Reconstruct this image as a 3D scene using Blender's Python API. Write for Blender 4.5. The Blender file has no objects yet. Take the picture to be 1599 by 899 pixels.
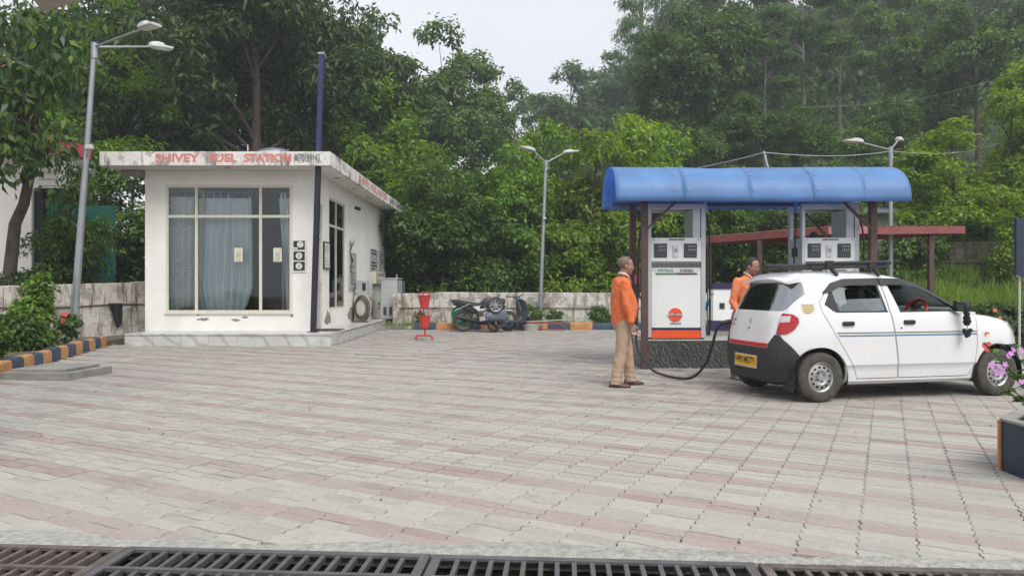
import bpy, bmesh, math, random
import numpy as np
from mathutils import Vector, Matrix, Euler
R = math.radians
SC = bpy.context.scene
COL = SC.collection

# ------------------------------------------------------------------ camera, sky, sun, exposure
F_PX, HOR, CAM_H = 1150.0, 448.0, 1.30
cam_d = bpy.data.cameras.new('camera'); cam = bpy.data.objects.new('camera', cam_d); COL.objects.link(cam)
cam.location = (0, 0, CAM_H); cam.rotation_euler = (R(90), 0, 0)
cam_d.sensor_width = 36; cam_d.lens = 36 * F_PX / 1599; cam_d.clip_start = .05; cam_d.clip_end = 3000
cam_d.shift_y = -(449.5 - HOR) / 1599
SC.camera = cam

SUN_EL, SUN_AZ = R(52), R(152)
world = bpy.data.worlds.new('World'); SC.world = world; world.use_nodes = True
wn = world.node_tree.nodes; wl = world.node_tree.links; wn.clear()
w_out = wn.new('ShaderNodeOutputWorld'); w_bg = wn.new('ShaderNodeBackground')
w_sky = wn.new('ShaderNodeTexSky'); w_sky.sky_type = 'NISHITA'; w_sky.sun_disc = False
w_sky.sun_elevation = SUN_EL; w_sky.sun_rotation = SUN_AZ
w_sky.air_density = 1.0; w_sky.dust_density = 4.0; w_sky.ozone_density = 1.0
w_hs = wn.new('ShaderNodeHueSaturation'); w_hs.inputs['Saturation'].default_value = .16
w_mix = wn.new('ShaderNodeMixRGB'); w_mix.inputs[0].default_value = .72; w_tc = wn.new('ShaderNodeTexCoord'); w_nz = wn.new('ShaderNodeTexNoise'); w_nz.inputs['Scale'].default_value = 2.6; w_nz.inputs['Detail'].default_value = 4; w_cr = wn.new('ShaderNodeValToRGB')   # even, faintly mottled cloud deck
w_cr.color_ramp.elements[0].position = .3; w_cr.color_ramp.elements[0].color = (5.9, 6.1, 6.7, 1); w_cr.color_ramp.elements[1].position = .7; w_cr.color_ramp.elements[1].color = (7.1, 7.2, 7.55, 1)
wl.new(w_tc.outputs['Generated'], w_nz.inputs['Vector']); wl.new(w_nz.outputs['Fac'], w_cr.inputs[0]); wl.new(w_cr.outputs[0], w_mix.inputs[2])
wl.new(w_sky.outputs[0], w_hs.inputs['Color']); wl.new(w_hs.outputs[0], w_mix.inputs[1]); wl.new(w_mix.outputs[0], w_bg.inputs['Color'])
w_bg.inputs['Strength'].default_value = .10
wl.new(w_bg.outputs[0], w_out.inputs['Surface'])

sun_d = bpy.data.lights.new('sun', 'SUN'); sun_d.energy = 1.5; sun_d.angle = R(32); sun_d.color = (1, .965, .91)
sun = bpy.data.objects.new('sun', sun_d); COL.objects.link(sun)
_sd = Vector((math.sin(SUN_AZ) * math.cos(SUN_EL), math.cos(SUN_AZ) * math.cos(SUN_EL), math.sin(SUN_EL)))
sun.rotation_euler = _sd.to_track_quat('Z', 'Y').to_euler(); sun.location = (0, 0, 60)

vs = SC.view_settings; vs.view_transform = 'Standard'; vs.look = 'None'; vs.exposure = .78; vs.gamma = 1; vs.use_curve_mapping = False
SC.cycles.use_denoising = True
SC.cycles.max_bounces = 7; SC.cycles.diffuse_bounces = 3; SC.cycles.glossy_bounces = 3; SC.cycles.transmission_bounces = 5
SC.cycles.volume_bounces = 0; SC.cycles.transparent_max_bounces = 8
SC.cycles.caustics_reflective = False; SC.cycles.caustics_refractive = False
SC.cycles.use_adaptive_sampling = True; SC.cycles.adaptive_threshold = .015

def P(px, py, Y):
    """world point seen at a pixel of the photograph, at depth Y"""
    return Vector(((px - 800) * Y / F_PX, Y, CAM_H + (HOR - py) * Y / F_PX))
def G(px, py, z=0.0):
    Y = (CAM_H - z) * F_PX / (py - HOR)
    return Vector(((px - 800) * Y / F_PX, Y, z))

# ------------------------------------------------------------------ materials
MATS = {}
def nmat(name):
    m = bpy.data.materials.new(name); m.use_nodes = True; MATS[name] = m
    nt = m.node_tree; b = nt.nodes['Principled BSDF']
    return m, nt, b
def c4(c): return (c[0], c[1], c[2], 1)
def pm(name, col, rough=.6, metal=0.0, var=.15, scale=4.0, bump=.0, bscale=None, dark=None, coat=0.0, spec=.5, stretch=None, stain=0.0, alpha=None):
    """base colour varied by two octaves of noise, optional bump and stain"""
    m, nt, b = nmat(name); N, L = nt.nodes, nt.links
    tc = N.new('ShaderNodeTexCoord'); mp = N.new('ShaderNodeMapping'); L.new(tc.outputs['Object'], mp.inputs['Vector'])
    if stretch: mp.inputs['Scale'].default_value = stretch
    nz = N.new('ShaderNodeTexNoise'); nz.inputs['Scale'].default_value = scale; nz.inputs['Detail'].default_value = 6; nz.inputs['Roughness'].default_value = .65
    L.new(mp.outputs[0], nz.inputs['Vector'])
    dk = dark if dark else tuple(v * (1 - var * 2) for v in col); lt = tuple(min(.95, v * (1 + var * .6)) for v in col)
    rp = N.new('ShaderNodeValToRGB'); rp.color_ramp.elements[0].position = .3; rp.color_ramp.elements[1].position = .7
    rp.color_ramp.elements[0].color = c4(dk); rp.color_ramp.elements[1].color = c4(lt)
    L.new(nz.outputs['Fac'], rp.inputs[0]); out = rp.outputs[0]
    if stain:
        n2 = N.new('ShaderNodeTexNoise'); n2.inputs['Scale'].default_value = scale * .35; n2.inputs['Detail'].default_value = 8; n2.inputs['Roughness'].default_value = .7
        L.new(mp.outputs[0], n2.inputs['Vector'])
        r2 = N.new('ShaderNodeValToRGB'); r2.color_ramp.elements[0].position = .52; r2.color_ramp.elements[1].position = .68
        r2.color_ramp.elements[0].color = (0, 0, 0, 1); r2.color_ramp.elements[1].color = (stain, stain, stain, 1)
        L.new(n2.outputs['Fac'], r2.inputs[0])
        mx = N.new('ShaderNodeMixRGB'); mx.inputs[2].default_value = c4(tuple(v * .35 for v in col)); L.new(r2.outputs[0], mx.inputs[0]); L.new(out, mx.inputs[1]); out = mx.outputs[0]
    L.new(out, b.inputs['Base Color'])
    b.inputs['Roughness'].default_value = rough; b.inputs['Metallic'].default_value = metal
    b.inputs['Specular IOR Level'].default_value = spec
    if coat: b.inputs['Coat Weight'].default_value = coat; b.inputs['Coat Roughness'].default_value = .06
    if bump:
        n3 = N.new('ShaderNodeTexNoise'); n3.inputs['Scale'].default_value = bscale or scale * 6; n3.inputs['Detail'].default_value = 5
        L.new(mp.outputs[0], n3.inputs['Vector'])
        bp = N.new('ShaderNodeBump'); bp.inputs['Strength'].default_value = bump; bp.inputs['Distance'].default_value = .02
        L.new(n3.outputs['Fac'], bp.inputs['Height']); L.new(bp.outputs[0], b.inputs['Normal'])
    return m
def leafmat(name, c_dark, c_mid, c_light, trans=.35, rough=.45):
    """leaf colours picked leaf by leaf, plus a drift per tree"""
    m, nt, b = nmat(name); N, L = nt.nodes, nt.links
    geo = N.new('ShaderNodeNewGeometry'); oi = N.new('ShaderNodeObjectInfo'); tc = N.new('ShaderNodeTexCoord')
    nz = N.new('ShaderNodeTexNoise'); nz.inputs['Scale'].default_value = .9; nz.inputs['Detail'].default_value = 3; L.new(tc.outputs['Object'], nz.inputs['Vector'])
    a = N.new('ShaderNodeMath'); a.operation = 'MULTIPLY_ADD'; a.inputs[1].default_value = .55; L.new(geo.outputs['Random Per Island'], a.inputs[0])
    s = N.new('ShaderNodeMath'); s.operation = 'MULTIPLY'; s.inputs[1].default_value = .5; L.new(nz.outputs['Fac'], s.inputs[0]); L.new(s.outputs[0], a.inputs[2])
    rp = N.new('ShaderNodeValToRGB'); e = rp.color_ramp.elements; e[0].position = .18; e[1].position = .88; e[0].color = c4(c_dark); e[1].color = c4(c_light)
    k = e.new(.55); k.color = c4(c_mid); L.new(a.outputs[0], rp.inputs[0])
    hs = N.new('ShaderNodeHueSaturation'); L.new(rp.outputs[0], hs.inputs['Color'])
    v = N.new('ShaderNodeMapRange'); v.inputs['To Min'].default_value = .8; v.inputs['To Max'].default_value = 1.2; L.new(oi.outputs['Random'], v.inputs['Value']); L.new(v.outputs[0], hs.inputs['Value'])
    L.new(hs.outputs[0], b.inputs['Base Color']); b.inputs['Roughness'].default_value = rough; b.inputs['Specular IOR Level'].default_value = .35
    tr = N.new('ShaderNodeBsdfTranslucent'); ms = N.new('ShaderNodeMixShader'); ms.inputs[0].default_value = trans
    h2 = N.new('ShaderNodeHueSaturation'); h2.inputs['Hue'].default_value = .485; h2.inputs['Saturation'].default_value = 1.15; h2.inputs['Value'].default_value = 1.25
    L.new(hs.outputs[0], h2.inputs['Color']); L.new(h2.outputs[0], tr.inputs['Color'])
    out = N['Material Output']; L.new(b.outputs[0], ms.inputs[1]); L.new(tr.outputs[0], ms.inputs[2]); L.new(ms.outputs[0], out.inputs['Surface'])
    return m
def glassmat(name, tint=(.9, .95, .94), alpha=.25, rough=.03):
    """thin pane: a clear sheet that also mirrors by angle"""
    m, nt, b = nmat(name); N, L = nt.nodes, nt.links
    tr = N.new('ShaderNodeBsdfTransparent'); tr.inputs['Color'].default_value = c4(tint)
    gl = N.new('ShaderNodeBsdfGlossy'); gl.inputs['Roughness'].default_value = rough; gl.inputs['Color'].default_value = (.9, .93, .95, 1)
    fr = N.new('ShaderNodeFresnel'); fr.inputs['IOR'].default_value = 1.5
    ad = N.new('ShaderNodeMath'); ad.operation = 'ADD'; ad.inputs[1].default_value = alpha; ad.use_clamp = True; L.new(fr.outputs[0], ad.inputs[0])
    ms = N.new('ShaderNodeMixShader'); L.new(ad.outputs[0], ms.inputs[0]); L.new(tr.outputs[0], ms.inputs[1]); L.new(gl.outputs[0], ms.inputs[2])
    L.new(ms.outputs[0], N['Material Output'].inputs['Surface'])
    return m

def stainwall(name, base, streak, moss, amount=.5, sx=1.0, low=.35):
    """whitewashed masonry: vertical soot streaks, flaked patches of grey plaster, damp near the foot"""
    m, nt, b = nmat(name); N, L = nt.nodes, nt.links
    tc = N.new('ShaderNodeTexCoord')
    def noise(scale, st, det=7, ro=.65):
        mp = N.new('ShaderNodeMapping'); mp.inputs['Scale'].default_value = st; L.new(tc.outputs['Object'], mp.inputs['Vector'])
        n = N.new('ShaderNodeTexNoise'); n.inputs['Scale'].default_value = scale; n.inputs['Detail'].default_value = det; n.inputs['Roughness'].default_value = ro
        L.new(mp.outputs[0], n.inputs['Vector']); return n.outputs['Fac']
    def ramp(f, a, c, hi=1.0):
        r = N.new('ShaderNodeMapRange'); r.inputs['From Min'].default_value = a; r.inputs['From Max'].default_value = c; r.inputs['To Max'].default_value = hi; L.new(f, r.inputs['Value']); return r.outputs[0]
    def mix(f, c1, c2):
        x = N.new('ShaderNodeMixRGB'); L.new(f, x.inputs[0])
        if isinstance(c1, tuple): x.inputs[1].default_value = c4(c1)
        else: L.new(c1, x.inputs[1])
        x.inputs[2].default_value = c4(c2); return x.outputs[0]
    col = mix(ramp(noise(2.2 * sx, (1, 1, 1)), .35, .7, .55), base, tuple(v * .62 for v in base))
    col = mix(ramp(noise(4.2 * sx, (1, 1, .16), 9, .7), .56 - amount * .06, .66 - amount * .06, .85), col, streak)
    col = mix(ramp(noise(2.3 * sx, (1, 1, 1.3), 10, .72), .56 - amount * .05, .585 - amount * .05, .75), col, tuple(v * .42 for v in base))
    col = mix(ramp(noise(1.3 * sx, (1, 1, .7), 9), .55, .66, .85), col, moss)
    L.new(col, b.inputs['Base Color']); b.inputs['Roughness'].default_value = .9; b.inputs['Specular IOR Level'].default_value = .2
    bp = N.new('ShaderNodeBump'); bp.inputs['Strength'].default_value = .5; bp.inputs['Distance'].default_value = .02
    L.new(noise(9 * sx, (1, 1, 1), 8), bp.inputs['Height']); L.new(bp.outputs[0], b.inputs['Normal'])
    return m

# ------------------------------------------------------------------ mesh helpers
def wm(o):
    m = o.matrix_basis.copy()
    return wm(o.parent) @ o.matrix_parent_inverse @ m if o.parent else m
class MB:
    def __init__(s): s.v = []; s.f = []; s.mi = []; s.m = 0
    def add(s, vs, fs):
        b = len(s.v); s.v += [tuple(p) for p in vs]; s.f += [tuple(i + b for i in f) for f in fs]; s.mi += [s.m] * len(fs); return s
    def box(s, c, d, rot=None, taper=1.0, bev=0.0):
        x, y, z = d[0] / 2, d[1] / 2, d[2] / 2
        if bev > 0:
            bm = bmesh.new(); bmesh.ops.create_cube(bm, size=1)
            for v in bm.verts: v.co = Vector((v.co.x * d[0], v.co.y * d[1], v.co.z * d[2]))
            bmesh.ops.bevel(bm, geom=bm.edges[:], offset=bev, segments=2, affect='EDGES', profile=.6)
            bm.verts.index_update(); pts = [v.co.copy() for v in bm.verts]; fs = [[v.index for v in f.verts] for f in bm.faces]; bm.free()
        else:
            pts = [Vector(p) for p in ((-x, -y, -z), (x, -y, -z), (x, y, -z), (-x, y, -z), (-x * taper, -y * taper, z), (x * taper, -y * taper, z), (x * taper, y * taper, z), (-x * taper, y * taper, z))]
            fs = [(0, 3, 2, 1), (4, 5, 6, 7), (0, 1, 5, 4), (1, 2, 6, 5), (2, 3, 7, 6), (3, 0, 4, 7)]
        if rot is not None:
            M = rot if isinstance(rot, Matrix) else Euler(rot).to_matrix(); pts = [M @ p for p in pts]
        c = Vector(c); return s.add([p + c for p in pts], fs)
    def bb(s, a, b, bev=0.0):
        a, b = Vector(a), Vector(b); return s.box((a + b) / 2, [abs(b[i] - a[i]) for i in range(3)], bev=bev)
    def bar(s, p0, p1, w, h, up=(0, 0, 1)):
        p0, p1 = Vector(p0), Vector(p1); d = p1 - p0; L = d.length; d.normalize(); u = Vector(up)
        if abs(d.dot(u)) > .98: u = Vector((0, 1, 0))
        sd = d.cross(u).normalized(); u = sd.cross(d).normalized(); M = Matrix((d, sd, u)).transposed()
        return s.box((p0 + p1) / 2, (L, w, h), M)
    def tube(s, pts, rad, n=8, cap=True, sq=None):
        pts = [Vector(p) for p in pts]; k = len(pts); rad = [rad] * k if not hasattr(rad, '__len__') else rad
        rings = []; ref = None
        for i in range(k):
            d = (pts[min(i + 1, k - 1)] - pts[max(i - 1, 0)])
            d = d.normalized() if d.length > 1e-9 else Vector((0, 0, 1))
            if ref is None: ref = d.orthogonal().normalized()
            ref = (ref - d * ref.dot(d)); ref = ref.normalized() if ref.length > 1e-6 else d.orthogonal().normalized()
            b2 = d.cross(ref); r = rad[i]
            rings.append([pts[i] + (ref * math.cos(2 * math.pi * j / n) + b2 * math.sin(2 * math.pi * j / n)) * r for j in range(n)])
        vs = [p for rg in rings for p in rg]; fs = []
        for i in range(k - 1):
            for j in range(n): fs.append((i * n + j, i * n + (j + 1) % n, (i + 1) * n + (j + 1) % n, (i + 1) * n + j))
        if cap: fs.append(tuple(range(n))[::-1]); fs.append(tuple((k - 1) * n + j for j in range(n)))
        return s.add(vs, fs)
    def cyl(s, p0, p1, r0, r1=None, n=16): return s.tube([p0, p1], [r0, r0 if r1 is None else r1], n)
    def lathe(s, prof, c=(0, 0, 0), axis='Z', n=24, skip=None, close=False):
        """prof: (radius, height) list turned about axis"""
        vs = []; fs = []; k = len(prof)
        for i in range(n):
            a = 2 * math.pi * i / n
            for r, h in prof:
                x, y, z = r * math.cos(a), r * math.sin(a), h
                p = (x, y, z) if axis == 'Z' else ((x, z, y) if axis == 'Y' else (z, x, y))
                vs.append((p[0] + c[0], p[1] + c[1], p[2] + c[2]))
        for i in range(n):
            for j in range(k if close else k - 1):
                if skip and skip(i, j): continue
                fs.append((i * k + j, ((i + 1) % n) * k + j, ((i + 1) % n) * k + (j + 1) % k, i * k + (j + 1) % k))
        return s.add(vs, fs)
    def ell(s, c, r, n=16, m=10, rot=None):
        vs = []; fs = []; M = None
        if rot is not None: M = Euler(rot).to_matrix()
        for i in range(m + 1):
            t = math.pi * i / m
            for j in range(n):
                a = 2 * math.pi * j / n; p = Vector((r[0] * math.sin(t) * math.cos(a), r[1] * math.sin(t) * math.sin(a), r[2] * math.cos(t)))
                if M: p = M @ p
                vs.append((p.x + c[0], p.y + c[1], p.z + c[2]))
        for i in range(m):
            for j in range(n): fs.append((i * n + j, (i + 1) * n + j, (i + 1) * n + (j + 1) % n, i * n + (j + 1) % n))
        return s.add(vs, fs)
    def prism(s, poly, a, b, axis='Y'):
        """2-D polygon pushed from a to b along axis; poly in (x,z) for Y, (y,z) for X, (x,y) for Z"""
        def mk(p, t): return (p[0], t, p[1]) if axis == 'Y' else ((t, p[0], p[1]) if axis == 'X' else (p[0], p[1], t))
        n = len(poly); vs = [mk(p, a) for p in poly] + [mk(p, b) for p in poly]
        fs = [tuple(range(n)), tuple(range(2 * n - 1, n - 1, -1))] + [(i, i + n, (i + 1) % n + n, (i + 1) % n) for i in range(n)]
        return s.add(vs, fs)
    def loft(s, rings, cap=True):
        n = len(rings[0]); vs = [p for r in rings for p in r]; fs = []
        for i in range(len(rings) - 1):
            for j in range(n): fs.append((i * n + j, i * n + (j + 1) % n, (i + 1) * n + (j + 1) % n, (i + 1) * n + j))
        if cap: fs.append(tuple(range(n))[::-1]); fs.append(tuple((len(rings) - 1) * n + j for j in range(n)))
        return s.add(vs, fs)
    def grid(s, fn, nu, nv):
        vs = [fn(i / nu, j / nv) for i in range(nu + 1) for j in range(nv + 1)]
        fs = [(i * (nv + 1) + j, (i + 1) * (nv + 1) + j, (i + 1) * (nv + 1) + j + 1, i * (nv + 1) + j + 1) for i in range(nu) for j in range(nv)]
        return s.add(vs, fs)
    def mesh(s, name, mats, smooth=None):
        me = bpy.data.meshes.new(name); me.from_pydata(s.v, [], s.f)
        for m in (mats if isinstance(mats, (list, tuple)) else [mats]): me.materials.append(MATS[m] if isinstance(m, str) else m)
        me.polygons.foreach_set('material_index', s.mi)
        bm = bmesh.new(); bm.from_mesh(me); bmesh.ops.recalc_face_normals(bm, faces=bm.faces[:]); bm.to_mesh(me); bm.free()
        if smooth: me.shade_smooth(); me.set_sharp_from_angle(angle=R(smooth))
        me.update(); return me
    def build(s, name, mats, parent=None, local=False, smooth=None, **tags):
        return place(name, s.mesh(name, mats, smooth), parent, local, **tags)
def place(name, me, parent=None, local=False, label=None, cat=None, group=None, kind=None):
    o = bpy.data.objects.new(name, me); COL.objects.link(o)
    if parent is not None:
        o.parent = parent
        if not local: o.matrix_parent_inverse = wm(parent).inverted()
    return tag(o, label, cat, group, kind)
def tag(o, label=None, cat=None, group=None, kind=None):
    if label: o['label'] = label
    if cat: o['category'] = cat
    if group: o['group'] = group
    if kind: o['kind'] = kind
    return o
def thing(name, label, cat, loc=(0, 0, 0), rz=0, group=None):
    o = bpy.data.objects.new(name, None); COL.objects.link(o); o.location = loc; o.rotation_euler = (0, 0, rz); o.empty_display_size = .2
    return tag(o, label, cat, group)
def copy_tree(o, parent=None):
    c = o.copy(); COL.objects.link(c); c.parent = parent
    for ch in list(o.children): copy_tree(ch, c)
    return c
def evaluated(me, mods):
    """mesh after modifiers, without operators"""
    t = bpy.data.objects.new('temporary', me); COL.objects.link(t)
    for kind, kw in mods:
        md = t.modifiers.new(kind, kind)
        for k, v in kw.items(): setattr(md, k, v)
    dg = bpy.context.evaluated_depsgraph_get(); out = bpy.data.meshes.new_from_object(t.evaluated_get(dg))
    bpy.data.objects.remove(t); return out
def boolean(me, tools):
    """tools: (mesh, 'DIFFERENCE'|'INTERSECT'|'UNION')"""
    tmp = []; mods = []
    for tm, op in tools:
        o = bpy.data.objects.new('tool', tm); COL.objects.link(o); tmp.append(o); mods.append(('BOOLEAN', dict(object=o, operation=op, solver='EXACT')))
    out = evaluated(me, mods)
    for o in tmp: bpy.data.objects.remove(o)
    return out
def textmesh(body, size, mat, extrude=.002, align='CENTER', sx=1.0, bold=0.0):
    cu = bpy.data.curves.new('lettering', 'FONT'); cu.body = body; cu.size = size; cu.extrude = extrude; cu.align_x = align; cu.align_y = 'CENTER'; cu.offset = bold; cu.resolution_u = 3
    o = bpy.data.objects.new('temporary', cu); COL.objects.link(o); o.scale = (sx, 1, 1)
    dg = bpy.context.evaluated_depsgraph_get(); me = bpy.data.meshes.new_from_object(o.evaluated_get(dg))
    bpy.data.objects.remove(o)
    if sx != 1: me.transform(Matrix.Diagonal((sx, 1, 1, 1)))
    me.materials.clear(); me.materials.append(MATS[mat]); return me
def text(name, body, size, mat, loc, rot, parent=None, **kw):
    me = textmesh(body, size, mat, **kw); me.transform(Matrix.Translation(loc) @ Euler(rot).to_matrix().to_4x4())
    return place(name, me, parent)
FRONT = (R(90), 0, 0)                       # lettering that faces the camera (-Y)
def leaves(name, pos, axis, nrm, ln, wd, mat, fold=.12):
    """one diamond-shaped folded leaf per row"""
    n = len(pos); side = np.cross(axis, nrm); side /= np.linalg.norm(side, axis=1, keepdims=True) + 1e-9
    up = np.cross(side, axis); ln = ln[:, None]; wd = wd[:, None]
    v = np.empty((n, 4, 3)); mid = pos + axis * ln * .42
    v[:, 0] = pos; v[:, 1] = mid + side * wd * .5 + up * ln * fold; v[:, 2] = pos + axis * ln - up * ln * .06; v[:, 3] = mid - side * wd * .5 + up * ln * fold
    me = bpy.data.meshes.new(name); me.vertices.add(4 * n); me.vertices.foreach_set('co', v.reshape(-1).astype(np.float32))
    me.loops.add(4 * n); me.loops.foreach_set('vertex_index', np.arange(4 * n, dtype=np.int32))
    me.polygons.add(n); me.polygons.foreach_set('loop_start', np.arange(0, 4 * n, 4, dtype=np.int32))
    me.update(calc_edges=True); me.materials.append(MATS[mat]); return me
def unit(a): return a / (np.linalg.norm(a, axis=1, keepdims=True) + 1e-9)

# palette
pm('white_wall', (.80, .78, .74), .85, var=.06, scale=1.2, bump=.08, bscale=18)
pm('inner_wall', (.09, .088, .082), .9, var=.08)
pm('ceiling_white', (.70, .68, .64), .85, var=.06, scale=1.5)
stainwall('parapet_white', (.76, .73, .69), (.10, .09, .08), (.11, .10, .085), .45, 1.3)
stainwall('old_wall', (.64, .61, .55), (.13, .11, .09), (.20, .155, .10), .9, 1.1)
stainwall('old_wall_left', (.60, .56, .50), (.055, .045, .035), (.10, .08, .05), 1.0, 1.1)
stainwall('stone_block', (.20, .18, .14), (.05, .05, .035), (.06, .085, .025), .7, 1.0)
pm('plaster_grey', (.27, .26, .24), .95, var=.2, scale=12, bump=.4)
pm('frame_cream', (.62, .60, .50), .5, var=.06)
pm('tile_marble', (.56, .56, .54), .28, var=.12, scale=1.6, stain=.25)
pm('concrete', (.30, .29, .265), .9, var=.18, scale=3, bump=.35, bscale=30, stain=.35)
pm('concrete_pale', (.47, .455, .41), .92, var=.12, scale=2.2, bump=.35, bscale=34, stain=.2)
pm('canopy_concrete', (.42, .39, .36), .9, var=.08, scale=1.0)
pm('joint_sand', (.25, .235, .205), .95, var=.3, scale=7, bump=.3)
pm('dirt', (.16, .13, .09), .95, var=.3, scale=2, bump=.5)
pm('drain_mud', (.06, .058, .035), .95, var=.45, scale=9, bump=.8, bscale=24)
pm('forest_floor', (.035, .05, .018), .95, var=.4, scale=.8, bump=.5, bscale=3)
pm('steel_grate', (.17, .16, .165), .55, .55, var=.2, scale=5, bump=.15)
pm('steel_grate_rust', (.165, .14, .125), .75, .3, var=.35, scale=7, bump=.2)
pm('galvanised', (.36, .38, .40), .45, .75, var=.1, scale=3)
pm('lamp_head', (.52, .53, .52), .5, .2, var=.06)
pm('lamp_lens', (.62, .62, .58), .25, 0, var=.05)
pm('navy_paint', (.022, .034, .065), .45, var=.2, scale=6)
pm('blue_pole', (.02, .03, .11), .5, var=.15)
pm('pole_black', (.010, .012, .022), .5, var=.15)
pm('kerb_orange', (.52, .25, .10), .8, var=.2, scale=7, bump=.25, stain=.45)
pm('kerb_navy', (.045, .075, .115), .75, var=.25, scale=7, bump=.25, stain=.4)
pm('black_plastic', (.018, .018, .019), .5, var=.15, scale=8)
pm('bumper_plastic', (.028, .030, .031), .55, var=.1, scale=8, spec=.4)
pm('rubber', (.030, .028, .026), .85, var=.2, scale=10)
pm('tyre_dusty', (.075, .068, .058), .9, var=.3, scale=9, bump=.2)
pm('car_white', (.70, .705, .71), .22, 0, var=.02, scale=1.4, coat=1.0)
pm('car_inside', (.025, .025, .027), .8, var=.1)
pm('car_trim_grey', (.13, .13, .125), .7, var=.1)
pm('steel_rim', (.42, .42, .41), .42, .6, var=.15, scale=14)
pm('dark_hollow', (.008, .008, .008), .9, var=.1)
pm('tail_red', (.40, .006, .010), .2, 0, var=.15, scale=25, coat=.3)
pm('tail_clear', (.55, .52, .51), .15, 0, var=.08, coat=.6)
pm('red_strip', (.45, .02, .025), .3, var=.05)
pm('plate_yellow', (.80, .42, .015), .5, var=.06)
pm('black_ink', (.012, .012, .014), .7, var=.05)
pm('chrome', (.6, .6, .6), .2, .9, var=.05)
pm('stripe_blue', (.03, .16, .36), .4, var=.05)
pm('stripe_black', (.03, .035, .05), .4, var=.05)
pm('stripe_cream', (.52, .54, .46), .4, var=.05)
pm('sticker_ochre', (.34, .25, .10), .6, var=.1)
pm('amber', (.75, .20, .03), .25, var=.05)
pm('wheel_red', (.45, .025, .02), .45, var=.05)
pm('curtain_plain', (.80, .86, .92), .85, var=.08, scale=3, stretch=(8, 1, .4))
pm('curtain_print', (.84, .87, .90), .85, var=.24, scale=26)
pm('curtain_band', (.05, .065, .085), .85, var=.2)
pm('paper_cream', (.62, .60, .44), .7, var=.08, scale=9)
pm('paper_white', (.66, .65, .63), .7, var=.08, scale=9)
pm('sign_black', (.015, .015, .017), .45, var=.1)
pm('sign_grey', (.42, .42, .41), .6, var=.15, scale=16)
pm('sign_dark', (.10, .105, .11), .6, var=.3, scale=20)
pm('paint_red', (.52, .12, .10), .8, scale=16, dark=(.56, .27, .23))
pm('paint_black', (.05, .055, .075), .8, scale=16, dark=(.30, .30, .31))
pm('door_grey', (.46, .45, .42), .6, var=.06)
pm('brick_red', (.30, .07, .05), .7, var=.1)
pm('machine_grey', (.42, .43, .425), .5, .1, var=.06, scale=2)
pm('machine_beige', (.50, .46, .40), .6, var=.12, scale=4, stain=.2)
pm('hose_brown', (.07, .045, .03), .7, var=.2)
pm('bucket_red', (.52, .045, .035), .45, var=.12, scale=6)
pm('sheet_blue', (.22, .42, .66), .45, 0, var=.13, scale=1.6, spec=.5, stain=.22)
pm('post_brown', (.10, .055, .05), .55, .1, var=.15)
pm('shed_red', (.26, .075, .065), .6, var=.15, scale=3, stain=.2)
pm('shed_red_pale', (.42, .15, .15), .6, var=.1, scale=3)
pm('pump_white', (.76, .78, .765), .38, 0, var=.03, scale=2)
pm('pump_frame', (.52, .55, .55), .35, .25, var=.05)
pm('pump_orange', (.76, .095, .025), .45, var=.05)
pm('pump_navy', (.02, .018, .07), .45, var=.05)
pm('pump_green', (.02, .25, .09), .5, var=.05)
pm('screen_dark', (.03, .036, .045), .18, var=.2, scale=20)
pm('screen_bezel', (.075, .08, .085), .4, var=.1)
pm('digit_grey', (.30, .33, .34), .5, var=.05)
pm('granite', (.06, .06, .062), .30, var=.3, scale=9)
pm('nozzle_blue', (.03, .28, .62), .4, var=.05)
pm('metal_dark', (.06, .06, .062), .5, .5, var=.15)
pm('teal_wall', (.015, .15, .115), .8, var=.2, scale=1.5, stain=.3)
pm('red_band', (.48, .06, .085), .7, var=.1)
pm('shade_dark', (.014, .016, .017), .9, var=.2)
pm('cloth_black', (.012, .013, .018), .9, var=.2)
pm('bark', (.085, .068, .05), .95, var=.3, scale=6, bump=.6, bscale=20, stretch=(1, 1, .3))
pm('bark_pale', (.26, .24, .20), .9, var=.25, scale=5, bump=.4, stretch=(1, 1, .3))
pm('stem_green', (.06, .10, .025), .7, var=.2)
pm('flower_pink', (.52, .20, .52), .6, var=.15, scale=20)
pm('flower_red', (.55, .03, .05), .6, var=.15, scale=20)
pm('flower_orange', (.6, .16, .06), .6, var=.1, scale=20)
pm('skin', (.33, .185, .125), .5, var=.12, scale=9)
pm('hair_dark', (.035, .032, .03), .8, var=.3, scale=60)
pm('hair_grey', (.16, .14, .125), .85, var=.3, scale=60)
pm('hair_shaved', (.17, .12, .095), .7, var=.2, scale=70)
pm('eye_white', (.5, .48, .45), .3, var=.02)
pm('shirt_orange', (.70, .165, .055), .9, var=.10, scale=7, bump=.6, bscale=34)
pm('shirt_orange_pale', (.74, .22, .085), .85, var=.08, scale=5, bump=.25, bscale=22)
pm('collar_pink', (.66, .42, .36), .85, var=.05)
pm('trouser_khaki', (.40, .29, .20), .9, var=.08, scale=5, bump=.3, bscale=20)
pm('trouser_dark', (.20, .17, .15), .9, var=.1, scale=5)
pm('shoe_brown', (.10, .045, .025), .5, var=.2)
pm('shoe_pale', (.36, .33, .28), .6, var=.2)
pm('bike_white', (.62, .63, .64), .35, var=.05)
pm('bike_orange', (.75, .17, .04), .4, var=.05)
pm('scooter_blue', (.15, .175, .21), .4, .15, var=.08)
pm('scooter_dark', (.045, .055, .07), .45, .1, var=.1)
pm('green_plastic', (.015, .22, .13), .45, var=.08)
pm('wire_white', (.5, .5, .48), .6, var=.05)
pm('wire_black', (.02, .02, .02), .6, var=.05)
pm('pink_card', (.72, .16, .26), .6, var=.05)
leafmat('leaf_dark', (.015, .033, .010), (.045, .083, .022), (.125, .19, .055), .32)
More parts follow.
